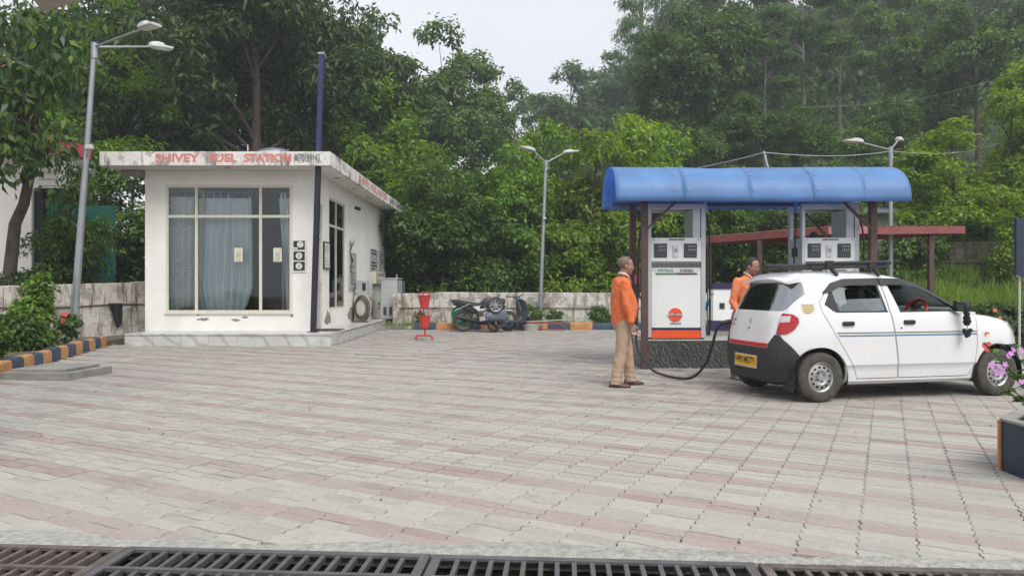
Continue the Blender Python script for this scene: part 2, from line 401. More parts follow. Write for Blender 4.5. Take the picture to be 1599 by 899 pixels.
leafmat('leaf_mid', (.026, .062, .013), (.078, .158, .030), (.18, .285, .058), .40)
leafmat('leaf_bright', (.042, .105, .014), (.135, .265, .034), (.29, .44, .06), .46)
leafmat('leaf_lime', (.058, .125, .016), (.18, .30, .036), (.35, .47, .065), .48)
leafmat('leaf_blue', (.030, .072, .024), (.092, .185, .055), (.20, .315, .09), .42)
leafmat('leaf_big', (.016, .042, .012), (.042, .10, .026), (.20, .29, .055), .42, .35)
leafmat('grass_blade', (.07, .13, .02), (.16, .26, .04), (.27, .36, .07), .45)
pm('cement_edge', (.40, .395, .36), .95, var=.20, scale=22, bump=.9, bscale=60, stain=.35)
glassmat('window_glass', (.92, .95, .94), .0)
glassmat('car_glass', (.46, .50, .51), .30)
glassmat('car_glass_clear', (.80, .84, .83), .05)
# translucent blue sheet: light comes through from above
_m = MATS['sheet_blue']; _n = _m.node_tree; _t = _n.nodes.new('ShaderNodeBsdfTranslucent'); _t.inputs['Color'].default_value = (.04, .38, .92, 1)
_x = _n.nodes.new('ShaderNodeMixShader'); _x.inputs[0].default_value = .48
_n.links.new(_n.nodes['Principled BSDF'].outputs[0], _x.inputs[1]); _n.links.new(_t.outputs[0], _x.inputs[2]); _n.links.new(_x.outputs[0], _n.nodes['Material Output'].inputs['Surface'])
# granite with pale wavy veins
_m = MATS['granite']; _n = _m.node_tree; N_, L_ = _n.nodes, _n.links
_w = N_.new('ShaderNodeTexWave'); _w.inputs['Scale'].default_value = 6.5; _w.inputs['Distortion'].default_value = 11; _w.inputs['Detail'].default_value = 4; _w.inputs['Detail Scale'].default_value = 1.6
_tc = N_.new('ShaderNodeTexCoord'); _mp = N_.new('ShaderNodeMapping'); _mp.inputs['Rotation'].default_value = (0, R(35), 0); L_.new(_tc.outputs['Object'], _mp.inputs[0]); L_.new(_mp.outputs[0], _w.inputs['Vector'])
_r = N_.new('ShaderNodeValToRGB'); _r.color_ramp.elements[0].position = .62; _r.color_ramp.elements[0].color = (.035, .035, .037, 1); _r.color_ramp.elements[1].position = .95; _r.color_ramp.elements[1].color = (.15, .15, .147, 1)
L_.new(_w.outputs['Fac'], _r.inputs[0]); L_.new(_r.outputs[0], N_['Principled BSDF'].inputs['Base Color'])
# marble tile: soft diagonal veins
_m = MATS['tile_marble']; _n = _m.node_tree; N_, L_ = _n.nodes, _n.links
_w = N_.new('ShaderNodeTexWave'); _w.inputs['Scale'].default_value = .9; _w.inputs['Distortion'].default_value = 7; _w.inputs['Detail'].default_value = 3
_tc = N_.new('ShaderNodeTexCoord'); _mp = N_.new('ShaderNodeMapping'); _mp.inputs['Rotation'].default_value = (0, R(50), R(20)); L_.new(_tc.outputs['Object'], _mp.inputs[0]); L_.new(_mp.outputs[0], _w.inputs['Vector'])
_r = N_.new('ShaderNodeValToRGB'); _r.color_ramp.elements[0].position = .80; _r.color_ramp.elements[0].color = (0, 0, 0, 1); _r.color_ramp.elements[1].position = 1.0; _r.color_ramp.elements[1].color = (.5, .5, .5, 1)
_b = N_['Principled BSDF']; _src = _b.inputs['Base Color'].links[0].from_socket
_x = N_.new('ShaderNodeMixRGB'); _x.inputs[2].default_value = (.25, .24, .23, 1); L_.new(_w.outputs['Fac'], _r.inputs[0]); L_.new(_r.outputs[0], _x.inputs[0]); L_.new(_src, _x.inputs[1]); L_.new(_x.outputs[0], _b.inputs['Base Color'])

# ------------------------------------------------------------------ ground, drain trench, hill
random.seed(7); rng = np.random.default_rng(7)
DA = math.atan2(3.38 - 3.72, 2.35 + 2.59)           # drain runs a little across the view
DU = Vector((math.cos(DA), math.sin(DA), 0)); DV = Vector((-math.sin(DA), math.cos(DA), 0)); D0 = Vector((-.12, 3.55, 0))   # D0: middle of the far edge
def DP(u, v, z=0): return D0 + DU * u + DV * v + Vector((0, 0, z))
DW = .62
g = MB(); prof = [(-70, -.05), (-DW - .03, -.05), (-DW - .03, -.22), (.03, -.22), (.03, -.05), (34, -.05), (190, -.05)]
us = [-220, -60, -6, 0, 6, 60, 220]
g.add([DP(u, v, z) for u in us for v, z in prof], [(i * 7 + j, (i + 1) * 7 + j, (i + 1) * 7 + j + 1, i * 7 + j + 1) for i in range(6) for j in range(6)])
g.m = 0; ground = g.build('ground', ['dirt', 'drain_mud'], kind='structure')
for p in ground.data.polygons:
    if p.center.z < -.06: p.material_index = 1

def sstep(a, b, x):
    t = np.clip((x - a) / (b - a), 0, 1); return t * t * (3 - 2 * t)
def hill(x, y):
    s = sstep(-9.0, 24.0, x); r = sstep(6.0, 12.0, x)
    d = np.maximum(y - 25.5, 0)
    base = .34 * d * s + .03 * d * (1 - s)
    bank = r * (sstep(18.5, 24.0, y) * 1.55)
    return base + bank + .35 * np.sin(x * .31 + y * .17) * sstep(26, 36, y) + .2 * np.sin(x * .83 - y * .4) * sstep(26, 34, y) - .10 * (1 - r) * (y < 200)
t = MB(); xs = np.concatenate([np.linspace(-130, -14, 30), np.linspace(-12, 30, 64), np.linspace(33, 150, 36)]); ys = np.concatenate([np.linspace(18.4, 40, 56), np.linspace(42, 170, 52)])
vs = []; 
for x in xs:
    for y in ys:
        z = float(hill(np.array(x), np.array(y)))
        if x < 8.6 and y < 24.6: z = -.2
        if x < 6.5 or y < 18.6: z = min(z, -.2) if y < 24.6 else z
        vs.append((x, y, z))
ny = len(ys)
t.add(vs, [(i * ny + j, (i + 1) * ny + j, (i + 1) * ny + j + 1, i * ny + j + 1) for i in range(len(xs) - 1) for j in range(ny - 1)])
t.build('hillside', 'forest_floor', kind='structure', smooth=60)

# ------------------------------------------------------------------ block paving
def pavermat(name, dark, mid, light):
    m, nt, b = nmat(name); N, L = nt.nodes, nt.links
    geo = N.new('ShaderNodeNewGeometry'); oi = N.new('ShaderNodeObjectInfo'); tc = N.new('ShaderNodeTexCoord')
    ad = N.new('ShaderNodeMath'); ad.operation = 'ADD'; L.new(geo.outputs['Random Per Island'], ad.inputs[0]); L.new(oi.outputs['Random'], ad.inputs[1])
    fr = N.new('ShaderNodeMath'); fr.operation = 'FRACT'; L.new(ad.outputs[0], fr.inputs[0])
    rp = N.new('ShaderNodeValToRGB'); e = rp.color_ramp.elements; e[0].position = 0; e[1].position = 1; e[0].color = c4(dark); e[1].color = c4(light); k = e.new(.25); k.color = c4(mid); L.new(fr.outputs[0], rp.inputs[0])
    def pos_noise(s, d=6):
        n = N.new('ShaderNodeTexNoise'); n.inputs['Scale'].default_value = s; n.inputs['Detail'].default_value = d; n.inputs['Roughness'].default_value = .7; L.new(geo.outputs['Position'], n.inputs['Vector']); return n.outputs['Fac']
    def mr(f, a, c, lo, hi):
        r = N.new('ShaderNodeMapRange'); r.inputs['From Min'].default_value = a; r.inputs['From Max'].default_value = c; r.inputs['To Min'].default_value = lo; r.inputs['To Max'].default_value = hi; L.new(f, r.inputs['Value']); return r.outputs[0]
    x = N.new('ShaderNodeMixRGB'); L.new(mr(pos_noise(.55), .38, .68, 0, .65), x.inputs[0]); L.new(rp.outputs[0], x.inputs[1]); x.inputs[2].default_value = (.365, .352, .32, 1)   # dust film
    y = N.new('ShaderNodeMixRGB'); y.blend_type = 'MULTIPLY'; y.inputs[0].default_value = 1; L.new(x.outputs[0], y.inputs[1])
    L.new(mr(pos_noise(26), .3, .75, .84, 1.08), y.inputs[2])
    z = N.new('ShaderNodeMixRGB'); L.new(mr(pos_noise(1.7, 9), .56, .70, 0, .5), z.inputs[0]); L.new(y.outputs[0], z.inputs[1]); z.inputs[2].default_value = (.22, .20, .17, 1)      # tyre grime
    vd = N.new('ShaderNodeVectorMath'); vd.operation = 'DISTANCE'; L.new(geo.outputs['Position'], vd.inputs[0]); vd.inputs[1].default_value = (3.2, 10.4, 0)      # drips of fuel and oil where cars stand at the pump
    mm = N.new('ShaderNodeMath'); mm.operation = 'MULTIPLY'; L.new(mr(vd.outputs['Value'], 1.2, 4.2, 1, 0), mm.inputs[0]); L.new(mr(pos_noise(2.4, 8), .50, .62, .05, .75), mm.inputs[1])
    q = N.new('ShaderNodeMixRGB'); L.new(mm.outputs[0], q.inputs[0]); L.new(z.outputs[0], q.inputs[1]); q.inputs[2].default_value = (.15, .14, .125, 1)
    L.new(q.outputs[0], b.inputs['Base Color']); b.inputs['Roughness'].default_value = .88; b.inputs['Specular IOR Level'].default_value = .25
    bp = N.new('ShaderNodeBump'); bp.inputs['Strength'].default_value = .35; bp.inputs['Distance'].default_value = .008; L.new(pos_noise(70, 4), bp.inputs['Height']); L.new(bp.outputs[0], b.inputs['Normal'])
pavermat('paver_grey', (.335, .318, .285), (.378, .36, .325), (.425, .407, .37))
pavermat('paver_pink', (.30, .222, .207), (.335, .262, .245), (.365, .30, .28))
PL, PW, PT = .272, .105, R(27)
PU = Vector((math.cos(PT), -math.sin(PT), 0)); PV = Vector((math.sin(PT), math.cos(PT), 0))
# paved yard: from the drain back to the kerbs
yard = [DP(-9, .10), DP(14, .10), Vector((16.5, 17.6, 0)), Vector((9.5, 18.0, 0)), Vector((9.0, 22.4, 0)), Vector((-3.9, 22.4, 0)), Vector((-3.95, 16.3, 0)), Vector((-9.0, 16.6, 0)), Vector((-7.32, 10.53, 0)), Vector((-5.9, 5.0, 0))]
base = MB(); base.prism([(p.x, p.y) for p in yard], -.045, -.020, 'Z')
paving = base.build('paving', 'joint_sand', kind='structure')
def inside(x, y, poly):
    c = False; j = len(poly) - 1
    for i in range(len(poly)):
        if (poly[i].y > y) != (poly[j].y > y) and x < (poly[j].x - poly[i].x) * (y - poly[i].y) / (poly[j].y - poly[i].y) + poly[i].x: c = not c
        j = i
    return c
def paver_outline(near, d=0.0):
    """interlocking block: wavy long sides and kinked ends"""
    a, e = .0065, .010; gu, gv = .0022 + d, .0016 + d
    if not near: return [(gu, gv), (PL - gu, gv), (PL - gu, PW - gv), (gu, PW - gv)]
    w = [(0, 0), (.25, a), (.5, 0), (.75, -a), (1, 0)]
    bot = [(min(max(q * PL, gu), PL - gu), o + gv) for q, o in w]; top = [(min(max(q * PL, gu), PL - gu), PW + o - gv) for q, o in reversed(w)]
    return bot + [(PL - gu + e, PW * .3), (PL - gu - e * .6, PW * .68)] + top + [(gu - e * .6, PW * .68), (gu + e, PW * .3)]
def paver_mesh():
    o = paver_outline(True); i = paver_outline(True, .003); n = len(o)
    m = MB(); m.add([(p[0] - PL / 2, p[1] - PW / 2, -.022) for p in o] + [(p[0] - PL / 2, p[1] - PW / 2, -.0035) for p in o] + [(p[0] - PL / 2, p[1] - PW / 2, 0) for p in i],
        [(k, (k + 1) % n, n + (k + 1) % n, n + k) for k in range(n)] + [(n + k, n + (k + 1) % n, 2 * n + (k + 1) % n, 2 * n + k) for k in range(n)] + [tuple(range(2 * n, 3 * n))])
    return m
cells = []
for i in range(-74, 96):
    for j in range(-66, 366):
        c = PU * (i * PL) + PV * (j * PW)
        if c.y < 3.4 or c.y > 23 or not inside(c.x, c.y, yard): continue
        pxx = 800 + c.x * F_PX / c.y
        if pxx < -260 or pxx > 1860: continue
        cells.append((c.y, i, j, c, pxx))
cells.sort(key=lambda q: q[0])
pmesh = [paver_mesh().mesh('paver', 'paver_grey'), paver_mesh().mesh('paver', 'paver_pink')]
fv, ff, fm = [], [], []; nsolo = 0
outn = paver_outline(True); outi = paver_outline(True, .003); outf = paver_outline(False)
for cy, i, j, c, pxx in cells:
    pink = 1 if (j % 6 in (0, 1)) and random.random() > .03 else (1 if random.random() < .012 else 0)
    dz = random.gauss(0, .0016); rz = random.gauss(0, .006); tx, ty = random.gauss(0, .006), random.gauss(0, .010)
    jit = Vector((random.gauss(0, .0019), random.gauss(0, .0015), 0))
    if nsolo < 300 and -20 < pxx < 1620 and cy > 3.62:
        o = bpy.data.objects.new('paver', pmesh[pink]); COL.objects.link(o); o.parent = paving
        o.location = c + jit + Vector((0, 0, dz)); o.rotation_euler = (ty * .6, tx * .6, -PT + rz); nsolo += 1; continue
    b = len(fv); near = cy < 12.5
    def put(p, z):
        u, v = p[0] - PL / 2, p[1] - PW / 2; u, v = u - v * rz, v + u * rz
        q = c + jit + PU * u + PV * v; fv.append((q.x, q.y, z + dz + u * tx * .5 + v * ty * .5))
    if near:
        n = len(outn)
        for p in outn: put(p, -.022)
        for p in outi: put(p, 0)
        for k in range(n): ff.append((b + k, b + (k + 1) % n, b + n + (k + 1) % n, b + n + k)); fm.append(pink)
        ff.append(tuple(range(b + n, b + 2 * n))); fm.append(pink)
    else:
        for p in outf: put(p, 0)
        ff.append((b, b + 1, b + 2, b + 3)); fm.append(pink)
me = bpy.data.meshes.new('paver_field'); me.from_pydata(fv, [], ff); me.materials.append(MATS['paver_grey']); me.materials.append(MATS['paver_pink']); me.polygons.foreach_set('material_index', fm); me.update()
place('paver_field', me, paving, kind='stuff')

# grit and dead leaves blown over the paving
n = 420; gx = rng.uniform(-9, 9, n); gy = rng.uniform(3.9, 22, n); ok = np.array([inside(a, b, yard) for a, b in zip(gx, gy)]); gx, gy = gx[ok], gy[ok]; n = len(gx)
leafmat('dead_leaf', (.03, .022, .012), (.09, .065, .035), (.20, .15, .07), .1, .8)
place('blown_litter', leaves('blown_litter', np.stack([gx, gy, np.full(n, .006)], 1), unit(np.stack([rng.normal(0, 1, n), rng.normal(0, 1, n), rng.normal(0, .1, n)], 1)), unit(np.stack([rng.normal(0, .25, n), rng.normal(0, .25, n), np.ones(n)], 1)), rng.uniform(.012, .05, n), rng.uniform(.008, .022, n), 'dead_leaf'), label='grit and dead leaves scattered over the paving', cat='litter', kind='stuff')

# cement haunch between paving and drain: ragged on the paving side
m = MB(); nn = 170
rows = []
for k in range(nn + 1):
    u = -5 + 10 * k / nn
    e = .21 + .06 * math.sin(u * 2.1 + 1) + .028 * math.sin(u * 7.3) + random.uniform(-.014, .014)
    rows.append([DP(u, .004, -.06), DP(u, .004, .004), DP(u, .05, .009 + random.uniform(-.001, .001)), DP(u, e * .6, .010 + random.uniform(-.002, .002)), DP(u, e, -.012)])
m.add([p for r in rows for p in r], [(k * 5 + j, (k + 1) * 5 + j, (k + 1) * 5 + j + 1, k * 5 + j + 1) for k in range(nn) for j in range(4)])
m.build('concrete_edge', 'cement_edge', kind='structure', smooth=40)
m = MB(); m.prism([(p.x, p.y) for p in (DP(-5, -DW - .004), DP(5, -DW - .004), DP(5, -DW - 1.5), DP(-5, -DW - 1.5))], -.06, .004, 'Z'); m.build('concrete_apron', 'concrete_pale', kind='structure')

# mud and leaf litter in the trench
n = 2600; pos = np.stack([rng.uniform(-3.4, 3.4, n), rng.uniform(-DW, 0, n), rng.uniform(-.20, -.085, n)], 1)
pos = np.array([tuple(DP(p[0], p[1], p[2])) for p in pos]); ax = unit(np.stack([rng.normal(0, 1, n), rng.normal(0, 1, n), rng.normal(0, .3, n)], 1)); nr = unit(np.stack([rng.normal(0, .4, n), rng.normal(0, .4, n), np.ones(n)], 1))
leafmat('litter', (.06, .055, .035), (.15, .135, .09), (.30, .27, .18), .1, .8)
place('leaf_litter', leaves('leaf_litter', pos, ax, nr, rng.uniform(.03, .09, n), rng.uniform(.02, .05, n), 'litter'), label='dark mud and leaf litter lying in the drain', cat='litter', kind='stuff')

# steel drain grates
def grate(u0, u1, mat, label, v0=0.0, dz=0.0, mid=.27):
    t = thing('drain_grate', label, 'grate', DP((u0 + u1) / 2, -DW / 2), DA, 'steel grates over the drain')
    L2 = (u1 - u0) / 2; W2 = DW / 2 - .004; fw = .045
    f = MB()
    for s in (-1, 1):
        f.box((0, s * (W2 - fw / 2), dz - .006), (2 * L2, fw, .014)); f.box((0, s * (W2 - .004), dz - .03), (2 * L2, .008, .034))
        f.box((s * (L2 - fw / 2), 0, dz - .0055), (fw, 2 * W2 - 2 * fw, .014)); f.box((s * (L2 - .004), 0, dz - .031), (.008, 2 * W2 - .02, .036))
    f.build('frame', mat, t, local=True)
    MB().box((0, W2 - mid, dz - .0075), (2 * L2 - 2 * fw, .03, .018)).build('cross_bar', mat, t, local=True)
    nb = int((2 * L2 - 2 * fw) / .076); st = (2 * L2 - 2 * fw) / nb
    bmh = MB().box((0, 0, 0), (.022, 2 * W2 - 2 * fw + .004, .030)).mesh('bar', mat)
    for k in range(1, nb):
        b = bpy.data.objects.new('bar', bmh); COL.objects.link(b); b.parent = t; b.location = (-L2 + fw + k * st + random.gauss(0, .002), 0, dz - .019); b.rotation_euler = (0, 0, random.gauss(0, .006))
def u_at(px):                                  # where the far edge of the drain is seen at that pixel
    k = (px - 800) / F_PX; return (k * D0.y - D0.x) / (DU.x - k * DU.y)
ug = [u_at(p) for p in (-300, 204, 676, 1180, 1900)]
grate(ug[0], ug[1] - .006, 'steel_grate_rust', 'rusty steel drain grate at the far left end of the row', dz=.006)
grate(ug[1] + .006, ug[2] - .008, 'steel_grate', 'grey steel drain grate second from the left', dz=.010)
grate(ug[2] + .006, ug[3] - .014, 'steel_grate', 'grey steel drain grate third from the left, in front of the pumps', dz=.008)
grate(ug[3] + .016, ug[4], 'steel_grate_rust', 'steel drain grate at the far right end of the row', dz=.002)

# ------------------------------------------------------------------ kerbs of painted blocks
def kerb(name, pts, bl, h, w, label, first=0):
    o = thing(name, label, 'kerb', pts[0]); k = first
    for a, b in zip(pts[:-1], pts[1:]):
        a, b = Vector(a), Vector(b); L = (b - a).length; n = max(1, round(L / bl)); d = (b - a) / n; sd = Vector((-d.y, d.x, 0)).normalized()
        for q in range(n):
            p0 = a + d * q + d.normalized() * .005; p1 = a + d * (q + 1) - d.normalized() * .005; hh = h + random.uniform(-.012, .012); m = MB()
            prof = [(0, -.04), (0, hh - .05), (.012, hh - .018), (.04, hh), (w - .03, hh), (w, hh - .03), (w, -.04)]
            off = random.uniform(-.008, .008)
            m.loft([[p + sd * (y + off) + Vector((0, 0, z)) for y, z in prof] for p in (p0, p1)])
            m.build('kerb_block', 'kerb_navy' if k % 2 else 'kerb_orange', o, smooth=35); k += 1
    return o
kerb('kerb', [(-5.75, 4.6, 0), (-7.32, 10.53, 0), (-9.0, 16.35, 0), (-8.75, 16.9, 0)][:3], .47, .225, .17, 'orange and navy striped kerb along the planting bed on the left', 1)
kerb('kerb', [(-3.0, 22.45, 0), (8.6, 22.45, 0)], .70, .21, .16, 'orange and navy striped kerb at the foot of the back wall', 1)
# soil of the beds
m = MB(); m.prism([(-5.95, 4.6), (-7.5, 10.5), (-9.1, 16.3), (-9.0, 19.3), (-13.5, 16.4), (-12.5, 6)], -.05, .10, 'Z'); m.build('flower_bed_soil', 'dirt', kind='structure')
m = MB(); m.prism([(-2.9, 22.62), (8.6, 22.62), (8.6, 23.5), (-2.9, 23.5)], -.05, .12, 'Z'); m.build('back_bed_soil', 'dirt', kind='structure')

# ------------------------------------------------------------------ boundary walls, panel by panel
def panel_wall(name, a, b, n, h0, h1, thick, mat, label, post=.14, lean=.012):
    a, b = Vector(a), Vector(b); o = thing(name, label, 'wall', a); d = (b - a) / n; u = d.normalized(); sd = Vector((-u.y, u.x, 0))
    for k in range(n):
        p0, p1 = a + d * k, a + d * (k + 1); z0 = h0 + (h1 - h0) * k / n; z1 = h0 + (h1 - h0) * (k + 1) / n; dd = random.uniform(-lean, lean); dh = random.uniform(-.02, .02)
        m = MB(); m.loft([[q + sd * (y + dd) + Vector((0, 0, z)) for y, z in ((-thick / 2, -.1), (-thick / 2, zz + dh - .02), (-thick / 2 + .02, zz + dh), (thick / 2 - .02, zz + dh), (thick / 2, zz + dh - .02), (thick / 2, -.1))] for q, zz in ((p0 + u * .006, z0), ((p0 + p1) / 2, (z0 + z1) / 2 + random.uniform(-.012, .012)), (p1 - u * .006, z1))])
        m.build('wall_panel', mat, o)
        if post:
            pm_ = MB(); pm_.bar(p0 + Vector((0, 0, -.1)), p0 + Vector((0, 0, z0 + .012)), post, thick + .05); pm_.build('wall_post', mat, o)
    return o
bw = panel_wall('boundary_wall', (-3.75, 23.7, 0), (9.4, 23.7, 0), 10, 1.12, 1.08, .16, 'old_wall', 'stained whitewashed boundary wall behind the motorcycle and scooter')
MB().tube([(x, 23.585 + .006 * math.sin(x * 3), .62 + .012 * math.sin(x * 1.7)) for x in np.linspace(-3.6, 9.2, 30)], .012, 6).build('conduit', 'hose_brown', bw)
lw = panel_wall('boundary_wall', (-13.2, 14.4, 0), (-8.72, 19.6, 0), 5, 1.24, 1.46, .16, 'old_wall_left', 'streaked damp wall between the planting bed and the office', 0, .004)
def lwp(t, z, off=-.1):
    a, b = Vector((-13.2, 14.4, 0)), Vector((-8.72, 19.6, 0)); u = (b - a).normalized(); sd = Vector((-u.y, u.x, 0)); return a + (b - a) * t + sd * off + Vector((0, 0, z))
MB().tube([lwp(t, .78 + .10 * t + .015 * math.sin(t * 19)) for t in np.linspace(.25, .95, 16)], .014, 6).build('conduit', 'hose_brown', lw)
# black rag over that pipe
m = MB(); r2 = random.Random(3)
def rag(u, v):
    t = .742 + (u - .5) * (.050 - .034 * v) + .010 * v; z = .90 - v * .55 - .05 * math.sin(u * 6) * v
    return lwp(t, z, -.125 - .03 * math.sin(u * 11 + v * 5) - .02 * v)
m.grid(rag, 10, 10); mr_ = m.mesh('black_rag', 'cloth_black', 60); mr_ = evaluated(mr_, [('SOLIDIFY', dict(thickness=.012))])
place('black_rag', mr_, label='black rag hanging over the pipe on the left wall', cat='cloth')

# ------------------------------------------------------------------ office building
OX0, OX1, OY0, OY1, OZ0, OZ1 = -8.67, -4.69, 17.4, 27.1, .27, 4.05
office = thing('office_building', 'white single-storey station office with a big curtained window and flat roof', 'building', ((OX0 + OX1) / 2, (OY0 + OY1) / 2, 0))
WT = .22
wx0, wx1, wz0, wz1 = -8.18, -5.19, .69, 3.71                    # front window
dy0, dy1, dz1 = 17.56, 18.24, 3.33                              # side door
sy0, sy1, sz0, sz1 = 18.9, 20.75, .71, 3.62                     # side window
w = MB()
w.bb((OX0, OY0, 0), (wx0, OY0 + WT, OZ1)); w.bb((wx1, OY0, 0), (OX1, OY0 + WT, OZ1)); w.bb((wx0, OY0, 0), (wx1, OY0 + WT, wz0)); w.bb((wx0, OY0, wz1), (wx1, OY0 + WT, OZ1))
w.build('front_wall', 'white_wall', office)
w = MB(); xa, xb = OX1 - WT, OX1 - .002
w.bb((xa, OY0 + WT, 0), (xb, dy0 - .0, OZ1 - .001)) if dy0 > OY0 + WT else None
w.bb((xa, max(dy0, OY0 + WT), dz1), (xb, dy1, OZ1 - .001)); w.bb((xa, dy1, 0), (xb, sy0, OZ1 - .001)); w.bb((xa, sy0, 0), (xb, sy1, sz0)); w.bb((xa, sy0, sz1), (xb, sy1, OZ1 - .001)); w.bb((xa, sy1, 0), (xb, OY1, OZ1 - .001))
w.build('side_wall', 'white_wall', office)
MB().bb((OX0 + .002, OY0 + WT, 0), (OX0 + WT, OY1, OZ1 - .001)).build('side_wall', 'white_wall', office)
MB().bb((OX0 + WT, OY1 - WT, 0), (OX1 - WT, OY1 - .001, OZ1 - .001)).build('back_wall', 'white_wall', office)
MB().bb((OX0 + WT, OY0 + WT, .20), (OX1 - WT, OY1 - WT, OZ0)).build('inner_floor', 'tile_marble', office)
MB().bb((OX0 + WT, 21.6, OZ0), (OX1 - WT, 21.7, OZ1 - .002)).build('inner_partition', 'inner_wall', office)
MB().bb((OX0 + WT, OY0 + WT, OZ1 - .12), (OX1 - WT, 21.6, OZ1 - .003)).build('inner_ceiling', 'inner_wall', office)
# flaked plaster patches at the foot of the walls
def patch(cx, cz, rx, rz, face, parent=office):
    n = 15; r = random.Random(int(cx * 97 + cz * 31)); pts = [(cx + rx * math.cos(a) * r.uniform(.45, 1.15), cz + rz * math.sin(a) * r.uniform(.4, 1.1)) for a in [2 * math.pi * k / n for k in range(n)]]
    if face == 'F': MB().prism(pts, OY0 - .003, OY0 + .004, 'Y').build('flaked_patch', 'plaster_grey', parent)
    else: MB().prism(pts, OX1 - .006, OX1 + .003, 'X').build('flaked_patch', 'plaster_grey', parent)
patch(-7.28, .54, .17, .05, 'F'); patch(-6.52, .52, .13, .045, 'F'); patch(-6.3, .585, .12, .03, 'F'); patch(-5.2, .62, .05, .04, 'F'); patch(-7.4, .64, .06, .02, 'F')
patch(18.75, .50, .45, .24, 'S'); patch(21.5, .48, .5, .26, 'S'); patch(24.5, .45, .5, .3, 'S')
# roof slab with stained fascia
RX0, RX1, RY0, RY1, RZ0, RZ1 = -9.31, -4.10, 16.62, 29.5, 4.055, 4.355
roof = MB().bb((RX0 + .05, RY0 + .05, RZ0), (RX1 - .05, RY1 - .05, RZ1 - .06)).build('roof_slab', 'ceiling_white', office)
f = MB(); f.bb((RX0, RY0, RZ0 - .012), (RX1, RY0 + .05, RZ1)); f.bb((RX0, RY0 + .05, RZ0 - .012), (RX0 + .05, RY1, RZ1)); f.bb((RX1 - .05, RY0 + .05, RZ0 - .012), (RX1, RY1, RZ1)); f.bb((RX0 + .05, RY1 - .05, RZ0 - .012), (RX1 - .05, RY1, RZ1))
f.build('fascia', 'parapet_white', roof)
for y in (18.6, 20.6, 22.8, 25.2): MB().lathe([(.0, -.004), (.075, -.004), (.075, .02)], (-4.42, y, RZ0 - .016), n=20).build('ceiling_light', 'sign_grey', roof)
MB().lathe([(.0, -.004), (.06, -.004), (.06, .02)], (-6.55, 16.95, RZ0 - .016), n=20).build('ceiling_light', 'sign_grey', roof)
MB().bb((-9.2, 17.3, 3.90), (-8.68, 17.45, 4.05)).build('bracket', 'concrete', roof)
# painted lettering
ly = RY0 - .003
for wd, x0, x1 in (('SHIVEY', 242, 311), ('FUEL', 327, 370), ('STATION', 382, 456)):
    a, b = (x0 - 800) * RY0 / F_PX, (x1 - 800) * RY0 / F_PX
    me = textmesh(wd, .25, 'paint_red', extrude=.0015, bold=.009); ws = max(v.co.x for v in me.vertices) - min(v.co.x for v in me.vertices)
    me.transform(Matrix.Translation(((a + b) / 2, ly, 4.20)) @ Euler(FRONT).to_matrix().to_4x4() @ Matrix.Diagonal(((b - a) / ws, 1, 1, 1))); place('lettering', me, roof)
for wd, x0, x1, mt, z, sz in (('(M)', 459, 467, 'paint_black', 4.20, .20), ('70189143', 468, 500, 'paint_black', 4.195, .27)):
    a, b = (x0 - 800) * RY0 / F_PX, (x1 - 800) * RY0 / F_PX
    me = textmesh(wd, sz, mt, extrude=.0015, bold=.006); ws = max(v.co.x for v in me.vertices) - min(v.co.x for v in me.vertices)
    me.transform(Matrix.Translation(((a + b) / 2, ly, z)) @ Euler(FRONT).to_matrix().to_4x4() @ Matrix.Diagonal(((b - a) / ws, 1, 1, 1))); place('lettering', me, roof)
def side_y(px, X): return X * F_PX / (px - 800)
for wd, x0, x1, mt in (('SHIVEY', 561, 577, 'paint_red'), ('FUEL', 580, 588, 'paint_red'), ('STATION', 591, 605, 'paint_red'), ('(M)70189', 609, 626, 'paint_black')):
    a, b = side_y(x0, RX1), side_y(x1, RX1)
    me = textmesh(wd, .25, mt, extrude=.0015, bold=.006); ws = max(v.co.x for v in me.vertices) - min(v.co.x for v in me.vertices)
    me.transform(Matrix.Translation((RX1 + .003, (a + b) / 2, 4.20)) @ Euler((R(90), 0, R(90))).to_matrix().to_4x4() @ Matrix.Diagonal(((b - a) / ws, 1, 1, 1))); place('lettering', me, roof)
# front window: frame, mullions, six panes
win = MB(); fw = .065; fy = OY0 + .03
vx = [wx0, (308 - 800) * fy / F_PX, (408 - 800) * fy / F_PX, wx1]; hz = [wz0, CAM_H + (HOR - 338) * fy / F_PX, wz1]
for x in vx: 
    c = min(max(x, wx0 + fw / 2), wx1 - fw / 2); win.bb((c - fw / 2, fy - .035, wz0), (c + fw / 2, fy + .035, wz1))
for z in hz:
    c = min(max(z, wz0 + fw / 2), wz1 - fw / 2); win.bb((wx0, fy - .032, c - fw / 2), (wx1, fy + .032, c + fw / 2))
win.bb((wx0 - .02, OY0 - .035, wz0 - .03), (wx1 + .02, OY0 + .05, wz0 + .001))
window = win.build('window', 'frame_cream', office)
for i in range(3):
    for j in range(2): MB().bb((vx[i] + .02, fy - .004, hz[j] + .02), (vx[i + 1] - .02, fy + .004, hz[j + 1] - .02)).build('pane', 'window_glass', window)
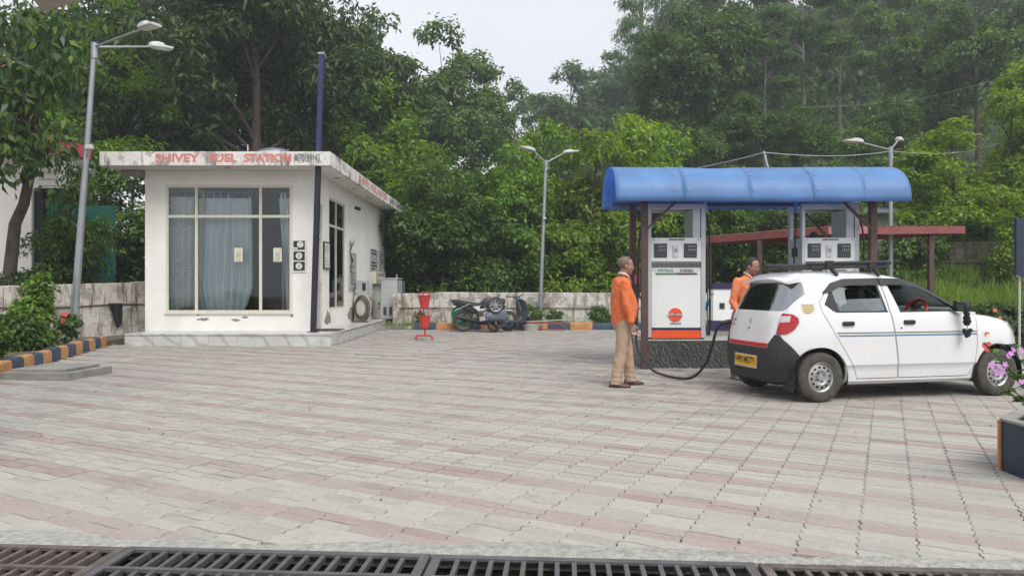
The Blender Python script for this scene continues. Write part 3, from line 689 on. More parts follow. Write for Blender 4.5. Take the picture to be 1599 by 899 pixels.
# side window
win = MB(); sx = OX1 - .05; ym = side_y(527, OX1); zm = 2.90
for y in (sy0 + .03, ym, sy1 - .03): win.bb((sx - .03, y - .03, sz0), (sx + .03, y + .03, sz1))
for z in (sz0 + .03, zm, sz1 - .03): win.bb((sx - .028, sy0, z - .03), (sx + .028, sy1, z + .03))
window = win.build('window', 'frame_cream', office)
for (a, b) in ((sy0, ym), (ym, sy1)):
    for (c, d) in ((sz0, zm), (zm, sz1)):
        MB().bb((sx - .004, a + .03, c + .03), (sx + .004, b - .03, d - .03)).build('pane', 'window_glass', window)
MB().bb((sx - .03, ym + .04, zm + .04), (sx - .012, sy1 - .07, sz1 - .04)).build('blind', 'brick_red', window)
# side door with transom light
dr = MB(); dxx = OX1 - .07
dr.bb((dxx - .03, dy0 + .05, OZ0 + .01), (dxx + .02, dy1 - .05, 2.50)); door = dr.build('door', 'door_grey', office)
df = MB()
for y in (dy0, dy1 - .05): df.bb((dxx - .05, y, OZ0), (dxx + .06, y + .05, dz1))
for z in (2.50, dz1 - .05): df.bb((dxx - .048, dy0 + .05, z), (dxx + .058, dy1 - .05, z + .05))
df.build('door_frame', 'frame_cream', door); MB().bb((dxx - .004, dy0 + .05, 2.55), (dxx + .004, dy1 - .05, dz1 - .05)).build('pane', 'window_glass', door)
MB().tube([(dxx + .02, dy1 - .13, 1.35), (dxx + .07, dy1 - .13, 1.35), (dxx + .07, dy1 - .25, 1.35)], .012, 8).build('handle', 'chrome', door)

# tiled plinth
PX0, PX1, PY0, PY1 = -8.55, -4.0, 16.25, 23.3
plinth = MB().bb((PX0 + .012, PY0 + .012, -.05), (PX1 - .012, PY1, .258)).build('plinth', 'concrete', office)
x = PX0; k = 0
while x < PX1 - .05:
    x2 = min(x + .62, PX1); MB().bb((x + .003, PY0, .045 - .09), (x2 - .003, PY0 + .012, .24), bev=.002).build('tile', 'tile_marble', plinth)
    MB().bb((x + .003, PY0 - .02, .24), (x2 - .003, PY0 + .58, .271), bev=.003).build('tile', 'tile_marble', plinth)
    MB().bb((x + .003, PY0 + .585, .2585), (x2 - .003, OY0 - .002, .270)).build('tile', 'tile_marble', plinth); x = x2
y = PY0
while y < PY1 - .05:
    y2 = min(y + .62, PY1); MB().bb((PX1 - .012, y + .003, -.045), (PX1, y2 - .003, .24), bev=.002).build('tile', 'tile_marble', plinth)
    if y > OY0 - .6: MB().bb((OX1 + .002, max(y, OY0) + .003, .2585), (PX1 + .02, y2 - .003, .270)).build('tile', 'tile_marble', plinth)
    y = y2
MB().bb((-4.62, 23.3, -.05), (-3.45, 26.0, .11)).build('generator_slab', 'concrete', office)
m = MB(); r = random.Random(5)
pts = [(-3.72 + .3 * math.cos(a) * r.uniform(.6, 1.1), 20.7 + .8 * math.sin(a) * r.uniform(.6, 1.1)) for a in [k * .4 for k in range(15)]]
m.add([(x, y, -.01) for x, y in pts] + [(-3.74 + (x + 3.74) * .6, 20.7 + (y - 20.7) * .6, .045) for x, y in pts], [(k, (k + 1) % 15, 15 + (k + 1) % 15, 15 + k) for k in range(15)] + [tuple(range(15, 30))])
m.build('mortar_heap', 'concrete', label='flat heap of dried mortar beside the tiled office step', cat='mortar', smooth=50)
MB().box((-4.36, 17.6, .278), (.55, .8, .014), bev=.004).build('door_mat', 'rubber', label='dark door mat on the tiled step by the side door', cat='door mat')

# curtains behind the front window
def curtain(x0, x1, z0, z1, Y, waves, mat, label, gather=None, amp=.045, band=True):
    t = thing('curtain', label, 'curtain', ((x0 + x1) / 2, Y, z0), 0, 'curtains behind the office window')
    ph = random.uniform(0, 6)
    def fn(u, v):
        z = z1 + (z0 - z1) * v; s, c = 1.0, 0.0
        if gather: s, c = gather(v)
        x = x0 + (x1 - x0) * (.5 + (u - .5) * s + c)
        zz = z + (.07 * math.sin(u * math.pi * 1.3 + ph) if v > .97 else 0)
        return (x, Y + amp * math.sin(u * waves * 2 * math.pi + ph + v * .7) + .015 * math.sin(u * 31 + v * 4), zz)
    me = MB().grid(fn, int(waves * 8), 40).mesh('cloth', mat, 80); me = evaluated(me, [('SOLIDIFY', dict(thickness=.006))]); place('cloth', me, t)
    if band:
        me = MB().grid(lambda u, v: (fn(u, 0)[0], fn(u, 0)[1] - .012, z1 - .01 - v * .13), int(waves * 8), 2).mesh('band', 'curtain_band', 80); place('band', me, t)
    return t
CY = OY0 + WT + .055
def cx(px): return (px - 800) * CY / F_PX
curtain(cx(257), cx(305), .74, 3.60, CY, 4.5, 'curtain_print', 'pale printed curtain at the left end of the office window', lambda v: (1 - .12 * v ** 5, .10 * max(0, v - .75)))
curtain(cx(304), cx(334), .74, 3.58, CY + .09, 3.5, 'curtain_print', 'narrow printed curtain behind the plain blue-grey one', lambda v: (1 - .25 * v ** 2, .0))
curtain(cx(324), cx(394), .72, 3.57, CY, 6.5, 'curtain_plain', 'plain blue-grey curtain in the middle of the office window', lambda v: (1 + .14 * v - .30 * max(0, v - .8) / .2 * (v > .8), -.05 * v - .05 * max(0, v - .7)))
curtain(cx(437), cx(458), .74, 3.56, CY, 3.0, 'curtain_plain', 'narrow curtain gathered at the right end of the office window', lambda v: (1 - .62 * min(1, v * 1.3) ** 1.5, .22 * v))
# things inside the office
t = thing('ceiling_fan', 'ceiling fan seen through the upper office window', 'fan', (-5.9, 19.6, 3.5))
MB().cyl((-5.9, 19.6, 3.44), (-5.9, 19.6, 3.93), .015).build('rod', 'metal_dark', t); MB().lathe([(0, 3.34), (.11, 3.36), (.12, 3.42), (.05, 3.48)], (-5.9, 19.6, 0)).build('motor', 'metal_dark', t)
for k in range(3):
    a = 2.1 * k + .1; MB().bar((-5.9 + .1 * math.cos(a), 19.6 + .1 * math.sin(a), 3.39), (-5.9 + .62 * math.cos(a), 19.6 + .62 * math.sin(a), 3.39), .12, .01).build('blade', 'metal_dark', t)
t = thing('glass_cabinet', 'tall narrow cabinet frame standing inside the office window', 'cabinet', (-5.45, 18.6, OZ0))
for xx in (-5.72, -5.2): MB().bb((xx - .03, 18.4, OZ0 + .001), (xx + .03, 18.46, 2.45)).build('post', 'door_grey', t)
MB().bb((-5.75, 18.38, 2.45), (-5.17, 18.8, 2.51)).build('top', 'door_grey', t); MB().bb((-5.69, 18.42, 1.28), (-5.23, 18.8, 1.32)).build('shelf', 'door_grey', t)
MB().bb((-5.62, 18.45, 1.325), (-5.45, 18.6, 1.52), bev=.02).build('blue_box', 'nozzle_blue', label='small blue box on the cabinet shelf inside the office', cat='box')
t = thing('office_desk', 'dark desk inside the office behind the curtains', 'desk', (-6.2, 20.0, OZ0))
MB().bb((-7.2, 19.6, 1.05), (-5.6, 20.4, 1.1)).build('desk_top', 'metal_dark', t)
for xx in (-7.15, -5.65): MB().bb((xx - .03, 19.65, OZ0 + .001), (xx + .03, 20.35, 1.05)).build('leg_panel', 'metal_dark', t)
MB().box((-5.75, 17.95, .43), (.5, .3, .17), (0, 0, .3), bev=.05).build('paper_bag', 'paper_white', label='crumpled pale bag on the floor inside the office window', cat='bag')

# notices and signs on the walls
def notice(x, z, wd, h, Y, mat, label, lines=6):
    t = thing('notice', label, 'notice', (x, Y, z - h / 2)); MB().box((x, Y, z), (wd, .004, h)).build('sheet', mat, t)
    q = MB()
    q.box((x, Y - .004, z + h * .02), (wd * .5, .003, h * .30))
    for k in range(lines): q.box((x, Y - .004, z - h * (.2 + .05 * k)), (wd * random.uniform(.4, .75), .003, h * .012))
    q.build('print', 'sign_grey', t)
notice((373 - 800) * (fy - .01) / F_PX, 2.12 - .06, .20, .33, fy - .012, 'paper_cream', 'cream notice stuck on the middle pane of the office window')
notice((434 - 800) * (fy - .01) / F_PX, 2.06, .20, .33, fy - .012, 'paper_cream', 'cream notice stuck on the right pane of the office window')
sg = thing('facility_sign', 'white sign with three black squares and white round pictograms beside the office window', 'sign', (-4.99, OY0, 1.67))
sxx, szz = (468 - 800) * OY0 / F_PX, CAM_H + (HOR - 400) * OY0 / F_PX
MB().box((sxx, OY0 - .012, szz), (.34, .02, .76)).build('board', 'paper_white', sg)
for k, py in enumerate((383, 399.5, 415.5)):
    z = CAM_H + (HOR - py) * OY0 / F_PX; q = MB().box((sxx, OY0 - .024, z), (.265, .008, .205)).build('black_square', 'sign_black', sg)
    cxs = sxx + (.03 if k == 0 else 0); MB().lathe([(0, -.006), (.078, -.006), (.078, 0)], (cxs, OY0 - .0285, z + (.02 if k == 0 else 0)), 'Y', 22).build('disc', 'paper_white', q)
    i = MB()
    if k == 0: i.box((sxx - .085, OY0 - .0305, z - .07), (.11, .004, .038)); i.lathe([(.045, -.002), (.052, -.002), (.052, 0)], (cxs, OY0 - .0355, z + .02), 'Y', 18)
    elif k == 1: i.box((sxx, OY0 - .0365, z + .012), (.05, .003, .055)); i.box((sxx, OY0 - .0365, z - .03), (.06, .003, .018))
    else: i.box((sxx, OY0 - .0365, z - .025), (.08, .003, .028)); i.prism([(sxx - .03, z - .01), (sxx + .03, z - .01), (sxx + .01, z + .03), (sxx - .01, z + .03)], OY0 - .038, OY0 - .035, 'Y')
    i.build('pictogram', 'paper_white' if k == 0 else 'sign_grey', q)
def side_board(p0, p1, y0, y1, label, mat='paper_white', rows=0, name='notice_board', frame='metal_dark', proud=.03, dark='sign_dark'):
    a, b = side_y(p0, OX1), side_y(p1, OX1); Ym = (a + b) / 2; z1, z0 = CAM_H + (HOR - y0) * Ym / F_PX, CAM_H + (HOR - y1) * Ym / F_PX
    t = thing(name, label, 'notice board', (OX1, Ym, z0)); MB().bb((OX1, a, z0), (OX1 + proud, b, z1)).build('board', mat, t)
    if frame:
        f = MB()
        for z in (z0, z1 - .025): f.bb((OX1, a - .02, z), (OX1 + proud + .012, b + .02, z + .025))
        for yy in (a - .02, b): f.bb((OX1, yy, z0 + .025), (OX1 + proud + .011, yy + .02, z1 - .025))
        f.build('frame', frame, t)
    r = random.Random(p0)
    if rows:
        q = MB(); h = (z1 - z0) / rows
        for k in range(rows):
            if r.random() < .85: q.bb((OX1 + proud, a + (b - a) * .1, z0 + h * (k + .25)), (OX1 + proud + .003, a + (b - a) * r.uniform(.5, .92), z0 + h * (k + .68)))
        q.build('print', dark, t)
    return t, a, b, z0, z1
side_board(505, 513.5, 378, 420, 'framed white notice board between the side door and side window of the office', rows=9, dark='sign_grey')
side_board(545, 555, 395, 452, 'tall narrow grey notice board on the office side wall', 'sign_grey', rows=16, frame='sign_grey')
side_board(578, 589.5, 389, 422, 'black printed notice near the far corner of the office side wall', 'sign_grey', rows=7, dark='sign_black', frame=None)
side_board(590, 598.5, 392, 423, 'white printed notice at the far corner of the office side wall', 'paper_white', rows=8, dark='sign_black', frame=None)
side_board(582, 597, 424, 443, 'cream electrical box with a yellow sticker on the office side wall', 'paper_cream', rows=2, frame=None, proud=.12, name='electrical_box', dark='sign_grey')
# wall camera, meter and loose cable
t = thing('wall_camera', 'small black camera on an arm high on the office side wall', 'camera', (OX1, 21.25, 3.5)); yq = side_y(546, OX1)
MB().tube([(OX1, yq, 3.62), (OX1 + .12, yq, 3.66), (OX1 + .2, yq, 3.6)], .012, 6).build('arm', 'paper_white', t); MB().box((OX1 + .24, yq, 3.56), (.18, .1, .1), (0, .3, 0), bev=.03).build('housing', 'black_plastic', t); MB().bb((OX1, yq - .05, 3.15), (OX1 + .04, yq + .05, 3.4)).build('junction_box', 'paper_white', t)
t = thing('wall_meter', 'small round meter with a loose brown cable on the office side wall', 'meter', (OX1, 21.6, 2.6)); yq = side_y(547, OX1)
MB().lathe([(0, .12), (.1, .12), (.12, .05), (.12, 0)], (OX1, yq, 2.62), 'X', 16).build('housing', 'machine_beige', t); MB().tube([(OX1 + .06, yq, 2.5), (OX1 + .03, yq - .15, 2.3), (OX1 + .05, yq + .1, 2.05), (OX1 + .03, yq - .1, 1.85), (OX1 + .04, yq, 1.72)], .022, 6).build('cable', 'hose_brown', t)

# roof things
t = thing('water_tank', 'pale water tank with a rounded lid on the office roof', 'tank', (-6.45, 20, RZ1 - .06))
tx = (430 - 800) * 20 / F_PX
MB().lathe([(0, RZ1 - .06), (.52, RZ1 - .06), (.52, 4.86), (.46, 4.92)], (tx, 20, 0), n=28).build('barrel', 'machine_grey', t, smooth=40); MB().lathe([(.47, 4.90), (.45, 4.96), (.28, 5.03), (0, 5.05)], (tx, 20, 0), n=28).build('lid', 'scooter_blue', t, smooth=40)
MB().cyl((-6.1, 17.0, RZ1 - .08), (-6.1, 17.0, 4.58), .013).build('roof_rod', 'lamp_head', label='short thin rod standing on the front edge of the office roof', cat='rod')
t = thing('steel_pole', 'tall dark blue square pole passing through the office roof overhang', 'pole', (-4.47, 16.9, .33))
MB().bar((-4.55, 16.86, .271), (-4.435, 16.86, 4.05), .115, .115).build('lower_pole', 'pole_black', t); MB().bar((-4.435, 16.86, 4.05), (-4.36, 16.86, 6.62), .105, .105).build('upper_pole', 'blue_pole', t)
MB().box((-4.36, 16.86, 6.63), (.14, .14, .03)).build('cap', 'lamp_head', t); MB().box((-4.55, 16.86, .276), (.22, .22, .012)).build('base_plate', 'pole_black', t)

# tyre inflator and generator
t = thing('tyre_inflator', 'beige tyre inflator with coiled hose by the office side wall', 'air machine', (-4.4, 21.9, .33)); iy = 21.6; ixx = -4.42
MB().bb((-4.64, iy - .02, .275), (-4.2, iy + .45, 1.05), bev=.05).build('cabinet', 'machine_beige', t, smooth=40)
MB().bb((-4.56, iy + .05, 1.05), (-4.26, iy + .35, 1.5), bev=.02).build('gauge_box', 'machine_grey', t); MB().bb((-4.40, iy + .035, 1.2), (-4.30, iy + .055, 1.42)).build('display', 'screen_dark', t)
q = MB()
for k, rr in enumerate((.20, .24, .27)):
    q.tube([(ixx + .02 * k + rr * .8 * math.cos(a), iy - .06 - .02 * k, .70 + rr * 1.3 * math.sin(a)) for a in np.linspace(0, 2 * math.pi, 26)], .016, 6)
q.tube([(-4.2, iy + .1, 1.0), (-4.08, iy + .05, .9), (-4.08, iy, .6), (-4.3, iy - .1, .30), (-4.6, iy - .12, .29), (-4.2, iy - .16, .29)], .016, 6)
q.build('hose', 'hose_brown', t, smooth=60)
t = thing('generator_cabinet', 'grey generator cabinet with louvres standing beside the office', 'generator', (-4.0, 24.3, .11))
MB().bb((-4.27, 24.0, .26), (-3.74, 24.9, 1.56), bev=.012).build('cabinet', 'machine_grey', t); MB().bb((-4.29, 23.98, 1.56), (-3.70, 24.92, 1.60)).build('lid', 'machine_grey', t); MB().bb((-3.74, 24.1, .4), (-3.60, 24.8, 1.5), bev=.01).build('side_box', 'galvanised', t)
lo = MB().box((0, 0, 0), (.10, .012, .022)).mesh('louvre', 'sign_black')
for cxx in (-4.14, -3.95):
    for k in range(8):
        o = bpy.data.objects.new('louvre', lo); COL.objects.link(o); o.parent = t; o.matrix_parent_inverse = wm(t).inverted(); o.location = (cxx, 23.994, .40 + k * .035)
for xx in (-4.22, -4.08, -3.93, -3.79): MB().bb((xx - .025, 24.05, .111), (xx + .025, 24.12, .26)).build('leg', 'black_plastic', t); MB().bb((xx - .025, 24.75, .111), (xx + .025, 24.82, .26)).build('leg', 'black_plastic', t)
MB().cyl((-3.8, 24.3, 1.6), (-3.8, 24.3, 1.72), .03).build('exhaust', 'galvanised', t)
# fire bucket stand
t = thing('fire_bucket_stand', 'red stand with two red fire buckets on the paving', 'bucket stand', G(662, 531)); bx, by = G(662, 531).x, G(662, 531).y
MB().cyl((bx + .03, by, .1), (bx + .03, by, .34), .02).build('stem', 'bucket_red', t)
for dx in (-.045, .085): MB().bar((bx + dx * .8 + .03, by + .06, .28), (bx + dx * .8 + .03, by + .06, 1.20), .025, .025).build('upright', 'bucket_red', t)
for dy, dx in ((-.12, .04), (.12, -.02)): MB().tube([(bx + dx - .2, by + dy, .008), (bx + dx - .2, by + dy, .06), (bx + dx - .16, by + dy, .11), (bx + dx + .16, by + dy, .11), (bx + dx + .2, by + dy, .06), (bx + dx + .2, by + dy, .008)], .016, 6).build('foot', 'bucket_red', t)
MB().bar((bx + .02, by - .12, .11), (bx + .02, by + .12, .11), .03, .02).build('foot_tie', 'bucket_red', t)
for z in (.30, .80):
    b = MB().lathe([(0, z), (.10, z), (.155, z + .29), (.165, z + .29), (.165, z + .30), (.145, z + .30), (.095, z + .012), (0, z + .012)], (bx + .02, by, 0), n=20); b = b.build('bucket', 'bucket_red', t, smooth=40)
    MB().tube([(bx + .02 - .155 * math.cos(a), by, z + .28 + .10 * math.sin(a)) for a in np.linspace(0, math.pi, 10)], .007, 5).build('handle', 'bucket_red', b)

# ------------------------------------------------------------------ pump island
IX0, IX1, IY0, IY1, IZ = 2.06, 5.95, 11.80, 12.62, .46
isl = thing('pump_island', 'dark veined granite pump island under the two dispensers', 'pump island', ((IX0 + IX1) / 2, 12.2, 0))
MB().bb((IX0 + .015, IY0 + .015, -.04), (IX1 - .015, IY1 - .015, IZ - .02)).build('core', 'concrete', isl)
x = IX0; k = 0
while x < IX1 - .05:
    x2 = min(x + .645, IX1); MB().bb((x + .0015, IY0, -.03), (x2 - .0015, IY0 + .015, IZ - .02), bev=.0015).build('granite_slab', 'granite', isl); MB().bb((x + .0015, IY0 - .012, IZ - .02), (x2 - .0015, IY1 + .012, IZ), bev=.002).build('top_slab', 'concrete_pale', isl); x = x2
MB().bb((IX0, IY0 + .016, -.03), (IX0 + .015, IY1 - .016, IZ - .02)).build('granite_slab', 'granite', isl); MB().bb((IX1 - .015, IY0 + .016, -.03), (IX1, IY1 - .016, IZ - .02)).build('granite_slab', 'granite', isl)

def dispenser(X, Y, label):
    """white petrol and diesel dispenser: cabinet below, open frame above"""
    t = thing('fuel_dispenser', label, 'fuel pump', (X, Y, IZ)); W, D = .92, .60; z0 = IZ + .002
    def z(py): return CAM_H + (HOR - py) * 11.8 / F_PX
    zt, zb, zd = z(318), z(326), z(371)
    MB().bb((X - W / 2 + .02, Y + .02, z0), (X + W / 2 - .02, Y + D - .02, z(528))).build('base', 'black_plastic', t)
    cab = MB().bb((X - .405, Y + .012, z(528)), (X + .385, Y + D - .012, z(409)), bev=.004).build('cabinet', 'pump_white', t)
    f = MB(); f.bb((X - W / 2, Y, z0 + .03), (X - .41, Y + .1, zt)); f.bb((X - W / 2, Y + D - .1, z0 + .03), (X - .41, Y + D, zt)); f.bb((X - W / 2 + .003, Y + .1, z0 + .03), (X - .413, Y + D - .1, zd))
    f.build('left_column', 'pump_frame', t)
    f = MB(); f.bb((X + .39, Y, z0 + .03), (X + W / 2, Y + .02, zt)); f.bb((X + .262, Y + .02, zd), (X + .38, Y + D - .02, zb)); f.bb((X + .393, Y + .02, z0 + .03), (X + W / 2 - .003, Y + D, zt - .003)); f.build('right_column', 'pump_frame', t)
    f = MB(); f.bb((X - .41, Y, zb), (X + .39, Y + .1, zt)); f.bb((X - .41, Y + D - .1, zb), (X + .39, Y + D, zt)); f.bb((X - .41, Y + .1, zt - .02), (X + .39, Y + D - .1, zt - .004)); f.build('top_beam', 'pump_frame', t)
    hd = MB().bb((X - .41, Y + .006, z(408)), (X + .39, Y + D - .006, zd), bev=.004).build('head', 'pump_white', t)
    gr = MB(); 
    for k in range(38): gr.bb((X - .40 + k * .0208, Y - .004, z(418) + .006), (X - .40 + k * .0208 + .011, Y + .012, z(409) - .004))
    gr.build('grille', 'screen_bezel', t)
    for c in (-.265, .215):
        s = MB().bb((X + c - .105, Y - .006, z(402)), (X + c + .105, Y + .006, z(380)), bev=.003).build('display', 'screen_dark', hd)
        MB().bb((X + c - .09, Y - .009, z(394.6)), (X + c + .09, Y - .0055, z(393.2))).build('display_bar', 'screen_bezel', s)
        for row, n_, y_, hh in ((0, 4, 384.5, .03), (1, 4, 390, .03)):
            d = MB()
            for q in range(n_): d.bb((X + c - .035 + q * .033, Y - .0085, z(y_) - hh / 2), (X + c - .035 + q * .033 + .016, Y - .0055, z(y_) + hh / 2))
            d.build('digits', 'digit_grey', s)
        kp = MB()
        for q in range(6): kp.bb((X + c - .085 + q * .029, Y - .0085, z(400)), (X + c - .085 + q * .029 + .02, Y - .0055, z(396.5)))
        kp.build('keys', 'screen_bezel', s)
    cd = MB().box((X - .025, Y - .004, z(392)), (.085, .02, .185), (0, -.05, 0)).build('card_reader', 'paper_white', hd); MB().box((X - .025, Y - .0155, z(391)), (.055, .003, .06)).build('card_print', 'digit_grey', cd)
    MB().bb((X - .13, Y - .003, z(374.5)), (X + .13, Y + .008, z(373))).build('slot', 'black_plastic', hd)
    for sx_, lt, cm in ((-.175, 'PETROL', 'pump_green'), (.16, 'DIESEL', 'pump_navy')):
        s = MB().bb((X + sx_ - .165, Y + .002, z(426.5)), (X + sx_ + .165, Y + .012, z(419.5))).build('name_strip', 'paper_white', cab)
        MB().bb((X + sx_ - .165, Y + .0005, z(428.3)), (X + sx_ + .165, Y + .012, z(426.2))).build('colour_line', cm, s); text('lettering', lt, .066, cm, (X + sx_, Y + .0005, z(422.8)), FRONT, s, sx=1.15, bold=.001)
    MB().bb((X - .405, Y + .004, z(528)), (X + .385, Y + .02, z(515.5))).build('orange_band', 'pump_orange', cab); MB().bb((X - .405, Y + .005, z(515.3)), (X + .385, Y + .02, z(511.5))).build('navy_band', 'pump_navy', cab)
    lg = MB().lathe([(0, -.012), (.11, -.012), (.11, 0)], (X - .025, Y + .0125, z(491.5)), 'Y', 40).build('logo_disc', 'pump_orange', cab)
    MB().box((X - .025, Y - .0005, z(491.5)), (.205, .004, .048)).build('logo_band', 'pump_navy', lg); text('lettering', 'इंडियनऑयल', .052, 'paper_white', (X - .025, Y - .0035, z(491.7)), FRONT, lg, bold=.001)
    text('lettering', 'IndianOil', .05, 'sign_black', (X - .025, Y + .009, z(505.2)), FRONT, cab)
    for sx_ in (-.37, .35):
        for py in (374, 422): MB().lathe([(0, -.006), (.012, -.006), (.012, 0)], (X + sx_, Y + .006 + (.006 if py > 400 else 0), z(py)), 'Y', 10).build('lock', 'digit_grey', t)
    # left flank: small key panel
    MB().bb((X - W / 2 - .008, Y + .2, z(400)), (X - W / 2 + .001, Y + .42, z(385))).build('key_panel', 'screen_dark', t); MB().bb((X - W / 2 - .006, Y + .28, z(378)), (X - W / 2 + .001, Y + .36, z(375))).build('lamp', 'sign_grey', t)
    # drive gear glimpsed in the open frame
    MB().lathe([(0, zd), (.06, zd), (.055, zd + .10), (.03, zd + .12), (0, zd + .13)], (X - .10, Y + D - .18, 0), n=14).build('vent_cap', 'navy_paint', t)
    return t
D1X, D2X = 2.65, 5.12
dispenser(D1X, 11.83, 'white fuel dispenser on the left, with its whole front in view')
dispenser(D2X, 11.83, 'white fuel dispenser on the right, standing behind the car')
def hose(name, pts, rad, label, nozzle=None):
    P_ = [Vector(p) for p in pts]; out = []
    for i in range(len(P_) - 1):
        a, b, c, d = P_[max(i - 1, 0)], P_[i], P_[i + 1], P_[min(i + 2, len(P_) - 1)]
        for k in range(8):
            s = k / 8; out.append(.5 * ((2 * b) + (c - a) * s + (2 * a - 5 * b + 4 * c - d) * s * s + (3 * b - a - 3 * c + d) * s ** 3))
    out.append(P_[-1]); t = thing(name, label, 'hose', P_[0]); MB().tube(out, rad, 8).build('tube', 'black_plastic', t, smooth=60); return t
def nozzle(t, p, d, mat='nozzle_blue'):
    p, d = Vector(p), Vector(d).normalized(); b = MB().tube([p, p + d * .10, p + d * .2], [.022, .032, .026], 10).build('nozzle_grip', mat, t, smooth=50)
    q = p + d * .2; MB().tube([q, q + d * .1, q + d * .17 + Vector((0, 0, -.03)), q + d * .24 + Vector((0, 0, -.09))], [.014, .013, .012, .011], 8).build('spout', 'chrome', b, smooth=50)
    MB().tube([p + Vector((0, 0, -.02)), p + d * .08 + Vector((0, 0, -.07)), p + d * .19 + Vector((0, 0, -.03))], .006, 6).build('trigger_guard', 'black_plastic', b)
# hanging hoses right of each dispenser
h = hose('fuel_hose', [(3.13, 11.95, 2.55), (3.18, 11.90, 2.25), (3.20, 11.92, 1.5), (3.21, 11.95, .75), (3.20, 12.0, .52), (3.17, 12.1, .75), (3.16, 12.1, 1.0)], .016, 'black hose with blue nozzle hanging on the right flank of the left dispenser'); nozzle(h, (3.16, 12.08, .92), (.08, -.25, .35))
MB().tube([(3.13, 11.95, 2.58), (3.12, 11.93, 2.72), (3.15, 11.9, 2.5)], .022, 8).build('swivel', 'lamp_head', h)
h = hose('fuel_hose', [(4.62, 11.98, 2.56), (4.58, 11.9, 2.2), (4.56, 11.92, 1.5), (4.57, 11.95, .75), (4.6, 12.0, .52)], .015, 'black hose hanging on the left flank of the right dispenser'); MB().tube([(4.62, 11.98, 2.58), (4.6, 11.93, 2.72), (4.58, 11.9, 2.5)], .02, 8).build('swivel', 'nozzle_blue', h)
hose('fuel_hose', [(5.64, 12.0, 2.5), (5.68, 11.9, 2.1), (5.66, 11.9, 1.5), (5.64, 11.95, .9), (5.62, 12.0, .5)], .015, 'black hose hanging on the right flank of the right dispenser')
h = hose('fuel_hose', [(2.12, 12.1, 2.3), (2.06, 11.99, 1.9), (2.04, 11.97, 1.2), (2.02, 11.95, .62), (1.98, 11.72, .40), (2.0, 11.4, .22), (2.10, 10.9, .06), (2.28, 10.35, .03), (2.46, 10.05, .07), (2.60, 9.92, .26), (2.68, 9.86, .52), (2.73, 9.83, .73), (2.79, 9.80, .82)], .019, 'long black hose looping over the paving from the pump to the car')
nozzle(h, (2.78, 9.805, .82), (.5, -.14, .10), 'metal_dark')
t = thing('nozzle_holder', 'black nozzle holder on the left flank of the left dispenser', 'holder', (2.15, 12.0, 1.2)); MB().box((2.145, 12.1, 1.42), (.07, .14, .34), bev=.01).build('body', 'black_plastic', t); MB().tube([(2.12, 12.05, 1.3), (2.06, 12.0, 1.18), (2.10, 11.95, 1.1)], .02, 8).build('hook', 'black_plastic', t)

# ------------------------------------------------------------------ blue canopy over the island
CX0, CX1, CY0, CY1 = 1.58, 6.09, 11.22, 12.98
can = thing('pump_canopy', 'barrel-vaulted blue sheet canopy on brown posts over the dispensers', 'canopy', ((CX0 + CX1) / 2, 12.1, 0))
def arch(s, sag=0.0):
    a = math.pi * (1 - s); y = (CY0 + CY1) / 2 - (CY1 - CY0) / 2 * math.cos(a) * -1 * -1
    y = (CY0 + CY1) / 2 + (CY1 - CY0) / 2 * -math.cos(math.pi * s); z = 2.605 + .06 * s + .615 * math.sin(math.pi * s) ** .78
    return y, z
def sheetfn(x0, x1, dz):
    def fn(u, v):
        x = x0 + (x1 - x0) * u; y, z = arch(v); d = .004 * math.sin(x * 1.1 + v * 2) + .0015 * math.sin(x * 3.1 - v * 5) + .022 * math.exp(-((x - 3.2) / .35) ** 2) * math.sin(math.pi * v) ** 4 * -1
        return (x, y, z + d + dz)
    return fn
seams = [CX0, 2.64, 3.64, 4.62, 5.4, CX1]
for k in range(5):
    me = MB().grid(sheetfn(seams[k] - (.03 if k else 0), seams[k + 1], .002 * (k % 2)), 12, 36).mesh('roof_sheet', 'sheet_blue', 70); me = evaluated(me, [('SOLIDIFY', dict(thickness=.003))]); sh = place('roof_sheet', me, can)
    for v in (.06, .2, .36):
        yy, zz = arch(v); b_ = MB().ell((seams[k] + .05 if k else CX0 + .9, yy - .008, zz + .008), (.014, .014, .010), 8, 5).build('screw', 'lamp_head', sh, smooth=60)
def post(x, y, m=can, r=.10, top=2.66, z0=0.0): return MB().bb((x - r / 2, y - r / 2, z0), (x + r / 2, y + r / 2, top)).build('post', 'post_brown', m)
post(2.10, 11.68); post(5.72, 11.68); post(2.10, 12.80, top=2.70); post(5.72, 12.80, top=2.70)
for y, z in ((11.68, 2.70), (12.80, 2.74)): MB().bb((1.75, y - .03, z - .04), (6.0, y + .03, z + .02)).build('purlin', 'post_brown', can)
for x in (1.8, 3.2, 4.6, 5.95): MB().tube([(x, 12.1 + (arch(v)[0] - 12.1) * .955, arch(v)[1] - .035) for v in np.linspace(.03, .97, 18)], .016, 6).build('hoop', 'sheet_blue', can)
for x in (2.10, 5.72): MB().bb((x - .03, 11.25, 2.63), (x + .03, 11.63, 2.68)).build('bracket', 'post_brown', can)
MB().bar((2.14, 11.64, 2.22), (2.58, 11.64, 2.64), .05, .035).build('brace', 'post_brown', can); MB().bar((5.68, 11.64, 2.22), (5.24, 11.64, 2.64), .05, .035).build('brace', 'post_brown', can)
MB().bar((5.05, 12.8, 2.62), (5.62, 12.8, 2.02), .05, .035).build('brace', 'post_brown', can); MB().bar((2.7, 12.8, 2.64), (2.16, 12.8, 2.3), .05, .035).build('brace', 'post_brown', can)
MB().box((2.18, 12.66, 1.43), (.15, .012, .15)).build('pink_card', 'pink_card', label='pink card tied to the rear canopy post behind the standing man', cat='card')
MB().bar((1.98, 12.95, 0), (1.99, 12.95, 2.3), .05, .05)

